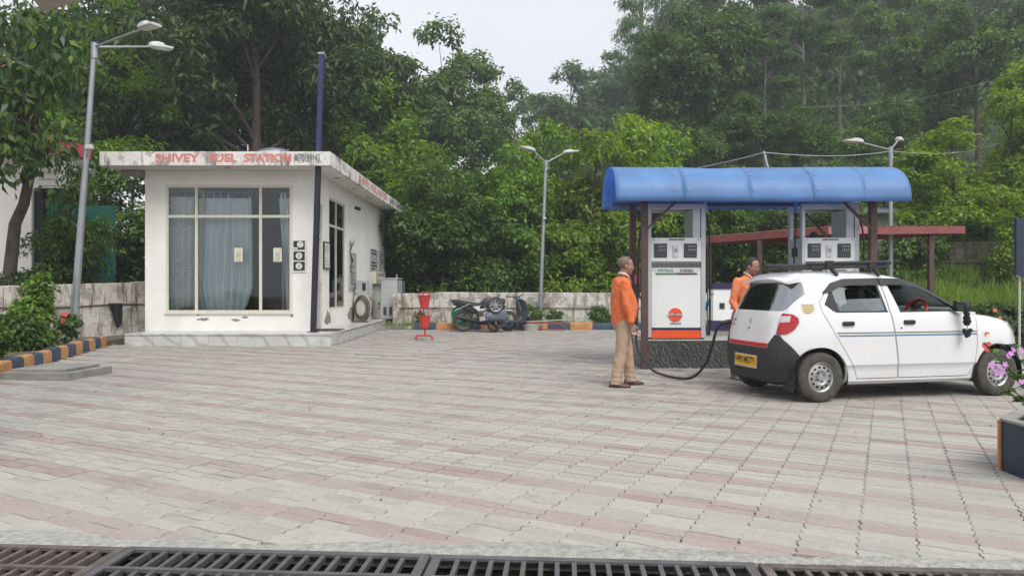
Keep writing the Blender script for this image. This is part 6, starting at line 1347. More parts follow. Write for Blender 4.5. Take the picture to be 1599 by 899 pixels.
def trunk_mesh(H, r0, centres, rg, nl=14, lean=(0, 0), fork=.35, mat='bark', bend=.25):
    m = MB(); pts = []; 
    for q in np.linspace(0, 1, 8): pts.append(Vector((lean[0] * q + bend * math.sin(q * 4 + lean[0]) * q * .6, lean[1] * q + bend * .6 * math.sin(q * 3.1 + 1) * q, H * q)))
    m.tube([pts[0] - Vector((0, 0, .4))] + pts, [r0 * 1.5] + [r0 * (1.25 if i == 0 else 1 - .75 * i / 7) for i in range(8)], 9)
    if len(centres):
        for c in centres[rg.choice(len(centres), min(nl, len(centres)), replace=False)]:
            c = Vector(c); f = max(fork, min(.95, (c.z - .25 * (c.xy - Vector((lean[0], lean[1]))).length) / H * .85)); b = pts[0].lerp(pts[7], f); i = min(6, int(f * 7)); b = pts[i].lerp(pts[i + 1], f * 7 - i); md = b.lerp(c, .5) + Vector((rg.normal(0, .12), rg.normal(0, .12), .06 * (c - b).length)) ; rb = r0 * (1 - .75 * f) * .55
            m.tube([b, b.lerp(md, .5) + Vector((0, 0, .03)), md, c], [rb, rb * .75, rb * .5, rb * .15], 6)
    return m.mesh('trunk', mat, 50)
PROTO = {}
def proto(key, seed, H, r0, lobes, nclump, per, cr, ll, lw, mat, nl=14, lean=(0, 0), bark='bark', tH=None, **kw):
    rg = np.random.default_rng(seed); cm, c = crown_mesh('crown', lobes, nclump, per, cr, ll, lw, mat, rg, **kw); PROTO[key] = (trunk_mesh(tH or H * .8, r0, c, rg, nl, lean, mat=bark), cm)
def rand_lobes(seed, n, R_, H0, H1, r_, flat=.7):
    q = random.Random(seed); out = []
    for k in range(n):
        a = q.uniform(0, 6.28); rad = R_ * math.sqrt(q.random()) * (.95 if k else 0); s = r_ * q.uniform(.7, 1.25); h = H0 + (H1 - H0) * (q.random() if k else 1) * (1 - .35 * rad / max(R_, .01)); out.append((rad * math.cos(a), rad * math.sin(a), h, s, s, s * flat))
    return out
# nominal heights: 10 m trees, 6 m small trees
proto('mango_a', 1, 13, .30, rand_lobes(1, 15, 3.6, 6.2, 12.0, 2.0), 300, 64, .62, .34, .10, 'leaf_dark', 26, (.5, 0), droop=.7)
proto('mango_b', 2, 13, .28, rand_lobes(2, 13, 3.2, 5.5, 12.0, 2.0), 260, 64, .62, .34, .10, 'leaf_dark', 22, (-.4, .2), droop=.7)
proto('gappy_a', 3, 13, .22, rand_lobes(3, 13, 3.4, 5.0, 12.4, 1.25, .75), 200, 46, .62, .30, .17, 'leaf_mid', 40, (.4, 0), shell=.35)
proto('gappy_b', 4, 13, .20, rand_lobes(4, 11, 3.0, 4.5, 12.6, 1.2, .8), 180, 46, .60, .30, .17, 'leaf_mid', 40, (-.6, 0), shell=.35)
proto('gappy_c', 14, 13, .22, rand_lobes(14, 14, 3.8, 4.5, 12.2, 1.4, .7), 220, 46, .62, .30, .17, 'leaf_blue', 40, (.2, 0), shell=.35)
proto('bushy_a', 5, 6.5, .12, rand_lobes(5, 12, 1.7, .9, 5.6, 1.15, .8), 230, 60, .45, .20, .095, 'leaf_bright', 16)
proto('bushy_b', 6, 6.5, .12, rand_lobes(6, 12, 1.8, .8, 5.4, 1.1, .8), 230, 60, .45, .20, .095, 'leaf_bright', 16, (.3, 0))
proto('bushy_c', 7, 6.5, .12, rand_lobes(7, 13, 1.9, .8, 5.2, 1.1, .75), 240, 60, .45, .18, .085, 'leaf_mid', 16)
proto('lime_a', 8, 6.5, .12, rand_lobes(8, 14, 1.9, .8, 5.6, 1.0, .75), 260, 60, .42, .19, .085, 'leaf_lime', 18)
proto('flat_a', 9, 14, .24, [(q.uniform(-3.6, 3.6), q.uniform(-3, 3), z, 2.0, 2.0, .55) for q in [random.Random(9)] for z in (6.5, 7.6, 8.4, 9.2, 10, 10.6, 11.3, 12, 12.6, 13.2, 13.6, 9.6, 11)], 250, 50, .62, .30, .15, 'leaf_mid', 34, bark='bark_pale', flat=.35, shell=.2)
proto('flat_b', 10, 14, .22, [(q.uniform(-3.2, 3.2), q.uniform(-3, 3), z, 1.8, 1.8, .5) for q in [random.Random(10)] for z in (6, 7.2, 8.2, 9.4, 10.2, 10.9, 11.7, 12.4, 13.0, 13.6)], 220, 50, .62, .30, .15, 'leaf_blue', 34, bark='bark_pale', flat=.35, shell=.2)
proto('tall_a', 11, 20, .26, [(q.uniform(-1.5, 1.5), q.uniform(-1.5, 1.5), z, 1.3, 1.3, 1.5) for q in [random.Random(12)] for z in (7, 9, 10.5, 12, 13.5, 15, 16.2, 17.5, 18.6, 19.4)], 200, 50, .65, .42, .09, 'leaf_blue', 30, bark='bark_pale', droop=1.5, tH=18, shell=.3)
proto('round_a', 12, 12, .22, rand_lobes(22, 12, 3.0, 3.0, 11.0, 1.9, .8), 280, 54, .62, .30, .16, 'leaf_mid', 26)
proto('round_b', 13, 12, .22, rand_lobes(23, 12, 3.0, 2.6, 10.8, 1.9, .8), 280, 54, .62, .30, .16, 'leaf_blue', 26)
proto('feather', 15, 13, .18, rand_lobes(31, 14, 3.0, 4.5, 12.4, 1.4, .55), 240, 60, .58, .24, .08, 'leaf_bright', 30, flat=.45)
PH = dict(mango_a=13, mango_b=13, gappy_a=13, gappy_b=13, gappy_c=13, bushy_a=6.5, bushy_b=6.5, bushy_c=6.5, lime_a=6.5, flat_a=14, flat_b=14, tall_a=20, round_a=12, round_b=12, feather=13)
def tree(key, px, Y, top_py, label, group, width=1.0, rz=0.0, name='tree', zbase=None, cat='tree'):
    X = (px - 800) * Y / F_PX; zb = float(hill(np.array(X), np.array(Y))) - .15 if zbase is None else zbase; top = CAM_H + (HOR - top_py) * Y / F_PX; s = (top - zb) / PH[key]
    t = thing(name, label, cat, (X, Y, zb), rz, group); t.scale = (s * width, s * width, s)
    for nm, me in (('trunk', PROTO[key][0]), ('crown', PROTO[key][1])):
        o = bpy.data.objects.new(nm, me); COL.objects.link(o); o.parent = t
    return t
# left: dark trees over the office roof
gl = 'dark trees behind the office'
tree('mango_a', 385, 31, -60, 'big dark drooping tree rising behind the office roof', gl, 1.05, .4)
tree('mango_b', 245, 36, -70, 'dark tree left of the big one, behind the lamp heads', gl, 1.0, 2.0)
tree('mango_b', 500, 38, -40, 'dark tree behind the upper part of the blue pole', gl, .9, 4.0)
tree('mango_a', 330, 44, -90, 'dark tree deepest behind the office, above the first letters of its sign', gl, 1.1, 1.2)
tree('feather', 160, 29, -40, 'light green feathery tree behind the left street lamp', gl, .9, 1.0)
tree('round_a', 60, 30, 20, 'dark green tree above the neighbouring building', gl, .9, 2.2)
tree('bushy_c', 150, 25, 262, 'dark shrub tree between the neighbouring building and the office', gl, 1.15, .3)
tree('bushy_c', 205, 25.5, 215, 'dark leafy tree against the left flank of the office', gl, 1.0, 1.9)
tree('bushy_c', 108, 19.3, 232, 'green shrub tree overhanging the teal wall', gl, .62, 3.0)
# skyline beyond
gs = 'trees on the skyline'
tree('gappy_b', 592, 50, 32, 'slender tree at the left end of the skyline gap', gs, .75, .3)
tree('gappy_c', 552, 46, 52, 'pale green tree just right of the blue pole top', gs, .8, 1.0)
tree('gappy_a', 690, 52, 38, 'tall open-crowned tree standing highest in the middle skyline', gs, .85, 1.6)
tree('gappy_c', 742, 54, 92, 'open-crowned tree on the right of the middle skyline group', gs, .85, 2.4)
tree('gappy_a', 640, 55, 98, 'dark tree between the two taller skyline trees', gs, .9, 3.3)
tree('round_b', 660, 44, 170, 'dark bushy tree under the middle skyline group', gs, 1.0, .8)
tree('round_b', 735, 46, 185, 'dark bushy tree under the right of the middle skyline', gs, 1.0, 2.8)
tree('gappy_b', 806, 66, 138, 'thin sparse pale tree at the bottom of the sky gap', gs, .9, 1.2)
tree('round_b', 845, 80, 160, 'low hazy tree at the foot of the far ridge', gs, 1.2, .5)
tree('gappy_c', 890, 86, 104, 'hazy tree standing up from the far ridge', gs, 1.0, 1.5)
tree('round_b', 925, 92, 120, 'rounded hazy tree on the far ridge', gs, 1.2, 2.6)
tree('round_b', 962, 95, 88, 'topmost hazy tree on the far ridge beside the tall pale one', gs, 1.1, 3.4)
tree('round_b', 1000, 100, 60, 'hazy ridge tree half hidden behind the tall pale one', gs, 1.1, 4.4)
# bright belt behind the back wall
gb = 'bright small trees behind the back wall'
tree('bushy_a', 590, 34, 142, 'tall bright green tree just right of the office roof corner', gb, .9, .5)
tree('lime_a', 560, 32.5, 195, 'yellow-green tree touching the office roof edge', gb, 1.0, 1.7)
tree('bushy_b', 650, 31, 205, 'bright green tree between office corner and the bucket stand', gb, 1.0, 2.9)
tree('bushy_c', 690, 27.5, 238, 'mid green feathery tree above the motorcycle', gb, 1.1, .2)
tree('bushy_c', 752, 28, 248, 'mid green tree left of the middle street lamp', gb, 1.15, 4.1)
tree('bushy_b', 808, 29.5, 208, 'green tree directly behind the heads of the middle street lamp', gb, .8, 1.1)
tree('bushy_a', 860, 31, 198, 'bright tree just right of the middle street lamp', gb, .85, 3.6)
tree('lime_a', 925, 28.5, 188, 'pale green tree left of the blue canopy', gb, 1.0, 2.2)
tree('lime_a', 985, 30.5, 165, 'tallest yellow-green tree rising over the left end of the canopy', gb, .95, .9)
tree('bushy_a', 1035, 32, 205, 'bright tree showing over the canopy and through the dispenser frame', gb, .9, 5.0)
tree('bushy_b', 1085, 29, 262, 'green tree behind the left dispenser', gb, 1.1, 4.0)
tree('bushy_c', 1150, 29, 268, 'green tree behind the refuelling man', gb, 1.1, 2.0)
tree('bushy_c', 1215, 28.5, 270, 'green tree behind the space between the dispensers', gb, 1.1, .7)
tree('bushy_b', 1290, 29.5, 262, 'green tree behind the right dispenser', gb, 1.0, 3.1)
# hillside on the right
gh = 'trees on the hillside'
tree('tall_a', 1002, 64, -150, 'tall slim pale-barked tree at the right edge of the sky', gh, .85, .6)
tree('tall_a', 1026, 72, -190, 'second tall slim tree close behind the one at the sky edge', gh, .8, 2.6)
tree('round_a', 1078, 46, 10, 'big rounded dark green tree left on the hillside', gh, .85, .3)
tree('gappy_a', 1100, 50, -30, 'dark tree with visible limbs on the left of the hillside', gh, .95, 1.9)
tree('round_b', 1140, 58, -60, 'misty tree high on the left of the hillside', gh, .9, 2.7)
tree('flat_b', 1195, 50, 10, 'pale-trunked tree with upright bare limbs in mid hillside', gh, .75, .8)
tree('flat_a', 1313, 50, -10, 'flat-layered tree with a straight pale trunk in mid hillside', gh, .8, 2.3)
tree('flat_b', 1255, 58, -40, 'flat-layered tree behind the pale-trunked pair', gh, .85, 4.0)
tree('flat_a', 1395, 56, -40, 'flat-layered tree high on the right of the hillside', gh, .8, 5.1)
tree('round_a', 1465, 46, 0, 'dark tree above the right street lamp', gh, .8, 1.0)
tree('gappy_a', 1530, 42, -30, 'dark tree with limbs near the upper right corner', gh, .9, 3.0)
tree('mango_b', 1595, 44, -60, 'dark dense tree filling the upper right corner', gh, .85, 4.6)
tree('round_b', 1340, 74, -70, 'misty tree at the top middle of the hillside', gh, 1.1, 2.0)
tree('round_b', 1440, 78, -90, 'misty tree at the top right of the hillside', gh, 1.1, 3.3)
tree('round_b', 1200, 78, -60, 'misty tree at the top left of the hillside', gh, 1.1, .4)
tree('round_b', 1545, 72, -90, 'misty tree behind the dark right corner trees', gh, 1.0, 5.5)
tree('round_a', 1160, 42, 150, 'low dark tree above the middle of the blue canopy', gh, 1.0, 2.2, 'tree')
tree('round_a', 1250, 40, 165, 'low dark tree under the pale-trunked pair', gh, 1.0, 4.2)
tree('round_a', 1395, 39, 150, 'low dark tree above the right street lamp arms', gh, .95, 5.4)
tree('bushy_c', 1335, 34, 190, 'green shrub tree on the slope above the right end of the canopy', gh, 1.3, 1.4)
tree('bushy_c', 1080, 36, 190, 'green shrub tree on the slope above the left of the canopy', gh, 1.3, 2.7)
tree('bushy_c', 1440, 32, 215, 'dark green shrub tree right of the lamp pole', gh, 1.2, .1)
gr_ = 'bright trees on the right bank'
tree('lime_a', 1575, 25.5, 128, 'bright yellow-green tree overhanging the right edge', gr_, 1.05, 1.0, zbase=2.6)
tree('lime_a', 1490, 24.6, 178, 'yellow-green bushy tree above the end of the red shed roof', gr_, 1.25, 3.8, zbase=2.2)
tree('bushy_b', 1450, 27.5, 262, 'low green bush tree above the stone wall', gr_, 1.3, 2.4, zbase=2.6)
tree('lime_a', 1640, 27, 60, 'tall bright tree cut by the right edge', gr_, 1.0, 5.2, zbase=1.8)

for k, (px, Y, tp, lab) in enumerate(((1120, 92, -60, 'misty far tree at the top of the slope above the left dispenser'), (1270, 96, -70, 'misty far tree at the top of the slope above the gap between dispensers'), (1385, 98, -80, 'misty far tree at the top of the slope above the right canopy end'), (1490, 96, -90, 'misty far tree at the top of the slope right of the lamp'), (1060, 88, -20, 'misty far tree just right of the two tall pale-barked trees'), (1590, 92, -90, 'misty far tree in the top right corner'))): tree('round_b', px, Y, tp, lab, gh, 1.35, k * 1.1)

# far wood on the upper slope: one mass
n = 46000; ca = rng.integers(0, 700, n); cxx = rng.uniform(-30, 95, 700); cyy = rng.uniform(58, 150, 700); ch_ = rng.uniform(2.5, 9, 700); u = unit(rng.normal(0, 1, (n, 3))); rr = rng.random(n) ** .4
pos = np.stack([cxx[ca], cyy[ca], hill(cxx[ca], cyy[ca]) + ch_[ca] * .55], 1) + u * rr[:, None] * np.stack([ch_[ca] * .55, ch_[ca] * .55, ch_[ca] * .6], 1)
ok = hill(pos[:, 0], pos[:, 1]) > np.where(pos[:, 0] < 6, -99, -99); ax = rng.normal(0, 1, (n, 3)); ax[:, 2] -= .3; nr = unit(u + np.array([0, -.2, .7]) + rng.normal(0, .4, (n, 3)))
place('far_wood', leaves('far_wood', pos, unit(ax), nr, rng.uniform(.5, 1.0, n), rng.uniform(.28, .55, n), 'leaf_blue'), label='far wood covering the upper slope behind the single trees', cat='wood', kind='stuff')

# wooded undergrowth that nobody could count
n = 52000; X = rng.uniform(-34, 62, n); Y = 24.8 + 85 * rng.random(n) ** 1.8; ok = (Y > 25.0) | (X > 12); X, Y = X[ok], Y[ok]; n = len(X)
Z = hill(X, Y) + rng.random(n) ** 1.5 * (.5 + 1.1 * (np.sin(X * .9) * np.sin(Y * .6 + X * .3) + 1)) * np.clip((Y - 20) / 14, .5, 2.2)
sc_ = np.clip(Y / 46, .5, 2.2); ax = rng.normal(0, 1, (n, 3)); ax[:, 2] -= .3; nr = unit(rng.normal(0, .5, (n, 3)) + np.array([0, -.3, 1])); pos = np.stack([X, Y, Z], 1)
keep = ~((X > 13) & (X < 16.6) & (Y > 29.2) & (Y < 32.6))
place('undergrowth', leaves('undergrowth', pos[keep], unit(ax)[keep], nr[keep], (.34 * sc_ * rng.uniform(.6, 1.3, n))[keep], (.19 * sc_ * rng.uniform(.6, 1.3, n))[keep], 'leaf_mid'), label='mass of leafy undergrowth covering the slope', cat='undergrowth', kind='stuff')

# grass bank on the right, tufts behind the wall
def blades(name, X, Y, Z, h, w_, mat, lean=.35):
    n = len(X); ax = unit(np.stack([rng.normal(0, lean, n), rng.normal(0, lean, n), np.ones(n)], 1)); nr = unit(np.stack([rng.normal(0, 1, n), rng.normal(-.6, 1, n), rng.normal(0, .2, n)], 1)); nr = unit(nr - ax * np.sum(nr * ax, 1, keepdims=True)); return leaves(name, np.stack([X, Y, Z], 1), ax, nr, h, w_, mat, .02)
n = 42000; X = rng.uniform(8.3, 20, n); Y = 17.2 + 8.3 * rng.random(n) ** 1.25; Z = np.where((Y < 18.8) | (X < 8.7), -.06, hill(X, Y) - .03); h = rng.uniform(.3, .78, n) * (.75 + .45 * np.sin(X * 1.7) * np.sin(Y * 2.3 + X)) * np.where(Y < 20.5, 1.45, 1.0)
h = np.clip(h, .18, 1.25); place('grass_bank', blades('grass_bank', X, Y, Z, h, rng.uniform(.018, .04, n), 'grass_blade'), label='bright tall grass on the bank behind the car', cat='grass', kind='stuff')
n = 2600; X = np.concatenate([rng.uniform(-4, 9.4, n - 900), rng.uniform(-12.8, -6.2, 900)]); Y = np.concatenate([rng.uniform(22.65, 23.5, n - 900), rng.uniform(8, 16, 900)]); ok = (X > -4.1) | ((X < -5.95 - (Y - 4.6) * .275 - .25) & (X > -13)); X, Y = X[ok], Y[ok]
place('bed_weeds', blades('bed_weeds', X, Y, np.full(len(X), .09), rng.uniform(.06, .22, len(X)), rng.uniform(.012, .03, len(X)), 'grass_blade', .6), label='short weeds in the beds along the kerbs', cat='weeds', kind='stuff')
def tuft(px, Y, hpx, nb, label, zb=.1):
    X0 = (px - 800) * Y / F_PX; t = thing('grass_tuft', label, 'grass', (X0, Y, zb), 0, 'grass tufts along the back wall'); m = MB(); H = CAM_H + (HOR - hpx) * Y / F_PX - zb
    for k in range(nb):
        a = rng.uniform(0, 6.28); l = rng.uniform(.15, .65); hh = H * rng.uniform(.65, 1.0); w_ = .018; pts = [Vector((X0 + .06 * math.cos(a), Y + .05 * math.sin(a), zb))]
        for q in (.35, .65, .85, 1.0): pts.append(Vector((X0 + math.cos(a) * l * q ** 2.2 * .9 + .04 * math.cos(a), Y + math.sin(a) * l * .5 * q ** 2, zb + hh * (q - .22 * q ** 3 * l))))
        s = Vector((math.cos(a + 1.4), .4, 0)).normalized(); ws = [w_, w_, w_ * .9, w_ * .6, .002]; m.add([p + s * ws[i] for i, p in enumerate(pts)] + [p - s * ws[i] for i, p in enumerate(pts)], [(i, i + 1, i + 6, i + 5) for i in range(4)])
    m.build('blade_cluster', 'grass_blade', t, smooth=60)
tuft(682, 24.15, 428, 26, 'spiky grass tuft on the wall above the bucket stand'); tuft(762, 24.2, 432, 24, 'arching grass tuft behind the wall above the motorcycle'); tuft(738, 24.2, 440, 10, 'small grass tuft between the two larger ones'); tuft(858, 24.2, 446, 8, 'small grass tuft just right of the middle lamp pole'); tuft(900, 24.2, 420, 9, 'tall thin grass stems behind the wall near the standing man'); tuft(880, 24.25, 444, 8, 'short grass tuft left of the tall thin stems'); tuft(716, 24.2, 442, 9, 'low grass tuft left of the arching one')
def shrub(name, c, lobes, nclump, per, cr, ll, lw, mat, label, group=None, cat='shrub', seed=1, flowers=None, stems=8, big=False, **kw):
    rg = np.random.default_rng(seed); t = thing(name, label, cat, c, 0, group); L = [(a + c[0], b + c[1], z + c[2], rx, ry, rz_) for a, b, z, rx, ry, rz_ in lobes]; me, cc = crown_mesh('foliage', L, nclump, per, cr, ll, lw, mat, rg, **kw); place('foliage', me, t)
    m = MB()
    for p in cc[rg.choice(len(cc), min(stems, len(cc)), replace=False)]: p = Vector(p); b = Vector(c) + Vector((rg.normal(0, .05), rg.normal(0, .05), -.02)); m.tube([b, b.lerp(p, .5) + Vector((rg.normal(0, .04), rg.normal(0, .04), .05)), p], [.014, .010, .004], 6)
    m.build('stem', 'bark', t)
    if flowers:
        fm, nf, fr = flowers; sel = cc[np.argsort(cc[:, 1] - cc[:, 2] * .5)[:nf]]
        for p in sel: flower(Vector(p) + Vector((rg.normal(0, .03), -.06, .05)), fr, fm, t, rg)
    return t
def flower(p, r_, mat, parent, rg, face=None):
    d = Vector(face) if face else Vector((rg.normal(0, .35), -.9, rg.uniform(.1, .7))); d.normalize(); u = d.orthogonal().normalized(); v = d.cross(u); m = MB(); a0 = rg.uniform(0, 6)
    for k in range(5):
        a = a0 + k * 2 * math.pi / 5; e = (u * math.cos(a) + v * math.sin(a)); s = (v * math.cos(a) - u * math.sin(a)); m.add([p, p + e * r_ * .5 + s * r_ * .34 + d * r_ * .12, p + e * r_ * .95 + s * r_ * .26 + d * r_ * .06, p + e * r_ * 1.02 - s * r_ * .22 + d * r_ * .06, p + e * r_ * .5 - s * r_ * .36 + d * r_ * .12], [(0, 1, 2, 3, 4)])
    m.build('flower', mat, parent)
# planting bed on the left
gp = 'shrubs in the left planting bed'
shrub('shrub', (-8.85, 12.0, .1), [(0, 0, .34, .48, .45, .36), (-.5, .2, .5, .45, .45, .42)], 170, 40, .16, .10, .055, 'leaf_mid', 'dense dark green shrub at the left edge beside the kerb', gp, seed=31)
shrub('shrub', (-9.35, 13.9, .1), [(0, 0, .36, .36, .35, .36), (.2, .2, .26, .30, .28, .26)], 120, 40, .15, .10, .055, 'leaf_mid', 'green shrub with yellowish tips left of the lamp pole', gp, seed=32)
shrub('shrub', (-9.9, 14.9, .1), [(.1, 0, .45, .34, .34, .45), (.1, .25, .9, .27, .26, .38), (.15, .3, 1.22, .24, .24, .22)], 120, 40, .15, .10, .055, 'leaf_bright', 'bright climbing shrub growing up the left wall', gp, seed=33)
shrub('shrub', (-9.15, 15.2, .1), [(0, 0, .38, .18, .18, .28)], 20, 34, .13, .09, .05, 'leaf_mid', 'small shrub with two red flowers by the lamp base', gp, seed=34, flowers=('flower_red', 2, .06))
shrub('shrub', (-8.55, 10.6, .1), [(0, 0, .4, .55, .6, .45), (-.3, .6, .65, .5, .5, .4)], 170, 40, .16, .10, .055, 'leaf_bright', 'bright green shrub cut by the left edge of the bed', gp, seed=35)
shrub('shrub', (-12.3, 16.6, .2), [(0, 0, .8, .7, .5, .7), (.8, .6, .9, .7, .5, .6)], 110, 30, .2, .13, .07, 'leaf_dark', 'dark shrub behind the left wall at the foot of the leaning tree', gp, seed=36)
shrub('shrub', (-11.65, 18.9, .0), [(0, 0, 1.9, .3, .3, .5), (.1, 0, 2.7, .25, .3, .4), (.5, .1, 1.7, .3, .3, .3)], 46, 30, .2, .15, .08, 'leaf_mid', 'straggly green shrub in front of the teal wall', gp, seed=37)
# weeds at the back kerb
gk = 'weeds growing at the back wall'
shrub('shrub', (.55, 23.0, .1), [(0, 0, .3, .45, .25, .35)], 60, 34, .11, .07, .04, 'leaf_mid', 'dark weedy bush right of the scooter', gk, seed=41); shrub('shrub', (1.35, 23.1, .1), [(0, 0, .25, .25, .2, .3)], 30, 34, .10, .07, .04, 'leaf_mid', 'small weed bush at the foot of the middle lamp', gk, seed=42)
shrub('shrub', (2.75, 23.1, .1), [(0, 0, .28, .40, .25, .32)], 50, 34, .10, .07, .04, 'leaf_mid', 'weedy bush by the wall left of the standing man', gk, seed=43); shrub('shrub', (-2.85, 22.9, .1), [(0, 0, .25, .14, .14, .25)], 20, 30, .08, .07, .04, 'leaf_mid', 'tiny plant with a red flower behind the bucket stand', gk, seed=44, flowers=('flower_red', 1, .06))
# hedge and bushes behind the car
for k, (x, y, w_, lab) in enumerate(((9.2, 16.4, .9, 'dark clipped hedge bush just behind the wing mirror'), (10.6, 16.2, 1.0, 'dark hedge bush behind the car bonnet'), (12.0, 16.0, 1.0, 'dark hedge bush at the right edge behind the sign'), (7.7, 16.9, .8, 'dark hedge bush seen through the front car window'))):
    shrub('hedge_bush', (x, y, 0), [(0, 0, .42, w_, .55, .46), (.4, .2, .5, .6, .5, .38)], 190, 40, .17, .10, .055, 'leaf_dark' if k % 2 else 'leaf_mid', lab, 'hedge behind the car', 'hedge', 50 + k, ('flower_orange', 2, .05) if k < 2 else None)
for k, (x, y, z, s, mt, lab) in enumerate(((12.3, 22.9, 1.2, 1.15, 'leaf_mid', 'rounded bush in the gap of the stone wall'), (10.3, 23.2, 1.3, .9, 'leaf_bright', 'light green bush on the bank left of the stone wall gap'), (15.6, 22.6, 1.3, 1.0, 'leaf_lime', 'lime bush on the bank at the right edge'))):
    shrub('bank_bush', (x, y, z), [(0, 0, .7 * s, 1.0 * s, .6, .8 * s), (.5, .1, 1.2 * s, .7 * s, .5, .6 * s)], 150, 40, .24, .14, .07, mt, lab, 'bushes on the bank', 'bush', 60 + k)

# large-leaved leaning tree at the far left
bt = thing('leaning_tree', 'leaning tree with big drooping heart-shaped leaves at the left edge', 'tree', (-11.35, 16.9, 0))
tp = [P(8, 470, 16.9), P(16, 425, 16.9), P(20, 385, 16.8), P(24, 350, 16.8), P(38, 318, 16.7), P(46, 280, 16.6), P(52, 240, 16.5), P(50, 200, 16.4), P(40, 150, 16.4), P(30, 90, 16.4), P(25, 40, 16.4)]
tm = MB(); tm.tube([Vector((tp[0].x, tp[0].y, -.1))] + tp, [.20, .16, .14, .13, .125, .115, .10, .085, .075, .06, .045, .025], 10); tm.tube([P(34, 332, 16.7), P(40, 326, 16.5), P(46, 322, 16.4)], [.03, .02, .004], 6)
lr = np.random.default_rng(5); tips = []
for k in range(58):
    px, py = lr.uniform(-70, 112), lr.uniform(5, 258); yy = lr.uniform(15.4, 17.8); b = tp[6 + int(lr.integers(0, 4))]; e = P(px, py, yy)
    if px > 95 and py > 230: continue
    tips.append(e); tm.tube([b, b.lerp(e, .5) + Vector((0, 0, .12)), e], [.03, .02, .008], 6)
place('trunk', tm.mesh('trunk', 'bark', 50), bt)
def heart(L, W):
    o = [(0, 0), (.10, .30), (.28, .48), (.5, .46), (.75, .24), (1, 0)]; m = MB(); mid = [(u * L, 0, -.10 * L * u * u) for u, w_ in o]; l = [(u * L, w_ * W, .05 * L - .16 * L * u * u) for u, w_ in o]; r_ = [(u * L, -w_ * W, .05 * L - .16 * L * u * u) for u, w_ in o]
    n = len(o)
    m.add(mid + l + r_, [(i, i + 1, n + i + 1, n + i) for i in range(n - 1)] + [(i, 2 * n + i, 2 * n + i + 1, i + 1) for i in range(n - 1)]); return m.mesh('leaf', 'leaf_big', 70)
lm_ = [heart(.30, .15), heart(.25, .13), heart(.33, .15)]
crn = MB(); ps = []; 
for e in tips:
    for q in range(44): ps.append((e + Vector((lr.normal(0, .34), lr.normal(0, .34), lr.normal(-.05, .30)))))
ps = np.array([tuple(p) for p in ps]); n = len(ps); ax = unit(np.stack([lr.normal(0, .5, n), lr.normal(0, .5, n), -np.abs(lr.normal(.9, .4, n))], 1)); nr = unit(np.stack([lr.normal(.1, .8, n), lr.normal(-.8, .6, n), lr.normal(.5, .4, n)], 1))
crown_o = place('crown', leaves('crown', ps, ax, nr, lr.uniform(.18, .32, n), lr.uniform(.09, .13, n), 'leaf_big'), bt)
for k in range(150):
    e = tips[int(lr.integers(0, len(tips)))]; o = bpy.data.objects.new('leaf', lm_[k % 3]); COL.objects.link(o); o.parent = crown_o; o.matrix_parent_inverse = wm(crown_o).inverted()
    o.location = e + Vector((lr.normal(0, .36), -abs(lr.normal(.25, .2)), lr.normal(-.05, .32))); o.rotation_euler = (lr.normal(0, .5), R(62) + lr.normal(0, .35), lr.uniform(-2.6, -.5))

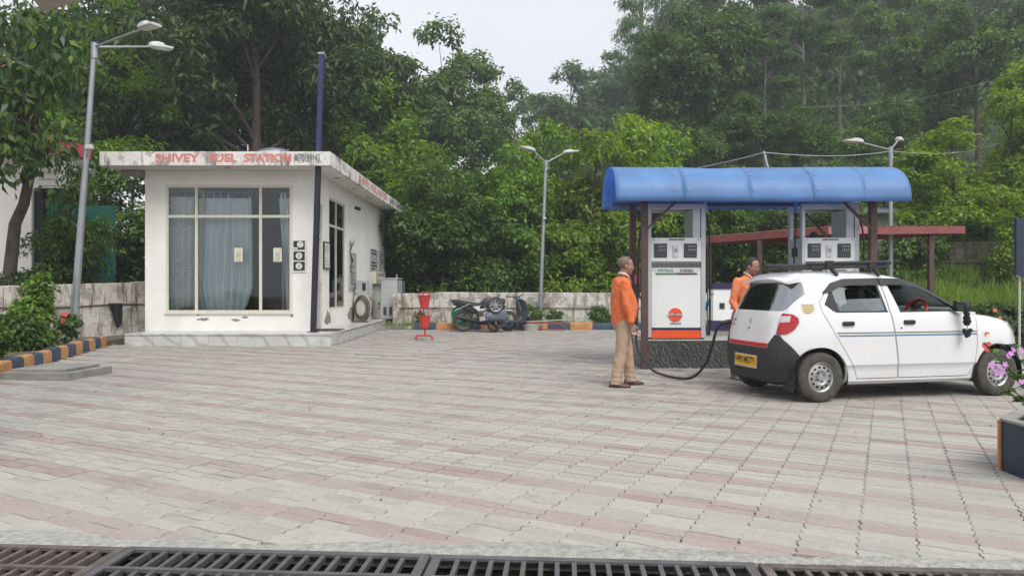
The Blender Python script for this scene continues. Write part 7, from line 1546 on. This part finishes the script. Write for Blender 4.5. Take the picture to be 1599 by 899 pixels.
# flowering plant in the planter
fp = thing('flowering_plant', 'pink-flowered plant with glossy leaves growing in the blue planter', 'plant', (3.72, 4.85, .32)); fr = np.random.default_rng(8); b0 = Vector((3.72, 4.85, .31)); ends = [P(1546, 545, 4.7), P(1560, 560, 4.65), P(1572, 580, 4.7), P(1585, 552, 4.75), P(1596, 540, 4.8), P(1575, 605, 4.62), P(1590, 620, 4.7), P(1612, 560, 4.8), P(1630, 540, 4.9), P(1555, 600, 4.6), P(1640, 590, 4.8), P(1605, 600, 4.62), P(1535, 535, 4.75)]
sm = MB(); lp, la, ln_ = [], [], []
for e in ends:
    md = b0.lerp(e, .5) + Vector((.05, 0, -.02)); pts = [b0, b0.lerp(md, .6), md, md.lerp(e, .6), e]; sm.tube(pts, [.008, .007, .006, .005, .003], 6)
    for q in range(20):
        f = .45 + .55 * fr.random(); i = min(3, int(f * 4)); p = pts[i].lerp(pts[i + 1], f * 4 - i); lp.append(tuple(p)); a = fr.uniform(0, 6.28); la.append((math.cos(a), math.sin(a) * .8, fr.uniform(-.3, .5))); ln_.append((fr.normal(0, .4), -.3 + fr.normal(0, .3), 1))
place('stem', sm.mesh('stem', 'stem_green', 60), fp); lp, la, ln_ = np.array(lp), unit(np.array(la)), unit(np.array(ln_)); place('foliage', leaves('foliage', lp, la, ln_, fr.uniform(.04, .075, len(lp)), fr.uniform(.022, .034, len(lp)), 'leaf_mid'), fp)
for px, py, Y in ((1548, 570, 4.58), (1553, 577, 4.56), (1561, 572, 4.56), (1566, 580, 4.55), (1557, 583, 4.55), (1579, 552, 4.6), (1583, 546, 4.62), (1575, 556, 4.6), (1596, 548, 4.6), (1596, 596, 4.58), (1610, 575, 4.6), (1570, 569, 4.57)): flower(P(px, py, Y), .019, 'flower_pink', fp, fr)
for px, py in ((1537, 541), (1545, 537), (1541, 546)): flower(P(px, py, 4.7), .018, 'flower_red', fp, fr)

# ------------------------------------------------------------------ humid air in the valley
hz = MB().bb((-140, -12, -1.5), (160, 172, 74)).mesh('haze', 'white_wall'); hz.materials.clear()
hm = bpy.data.materials.new('haze'); hm.use_nodes = True; hn = hm.node_tree; hn.nodes.remove(hn.nodes['Principled BSDF']); pv = hn.nodes.new('ShaderNodeVolumePrincipled'); pv.inputs['Color'].default_value = (.90, .95, 1, 1); pv.inputs['Density'].default_value = .0016; pv.inputs['Anisotropy'].default_value = .2
hn.links.new(pv.outputs[0], hn.nodes['Material Output'].inputs['Volume']); hz.materials.append(hm); place('haze', hz, label='thin humid air over the forecourt and hillside', cat='haze', kind='stuff')
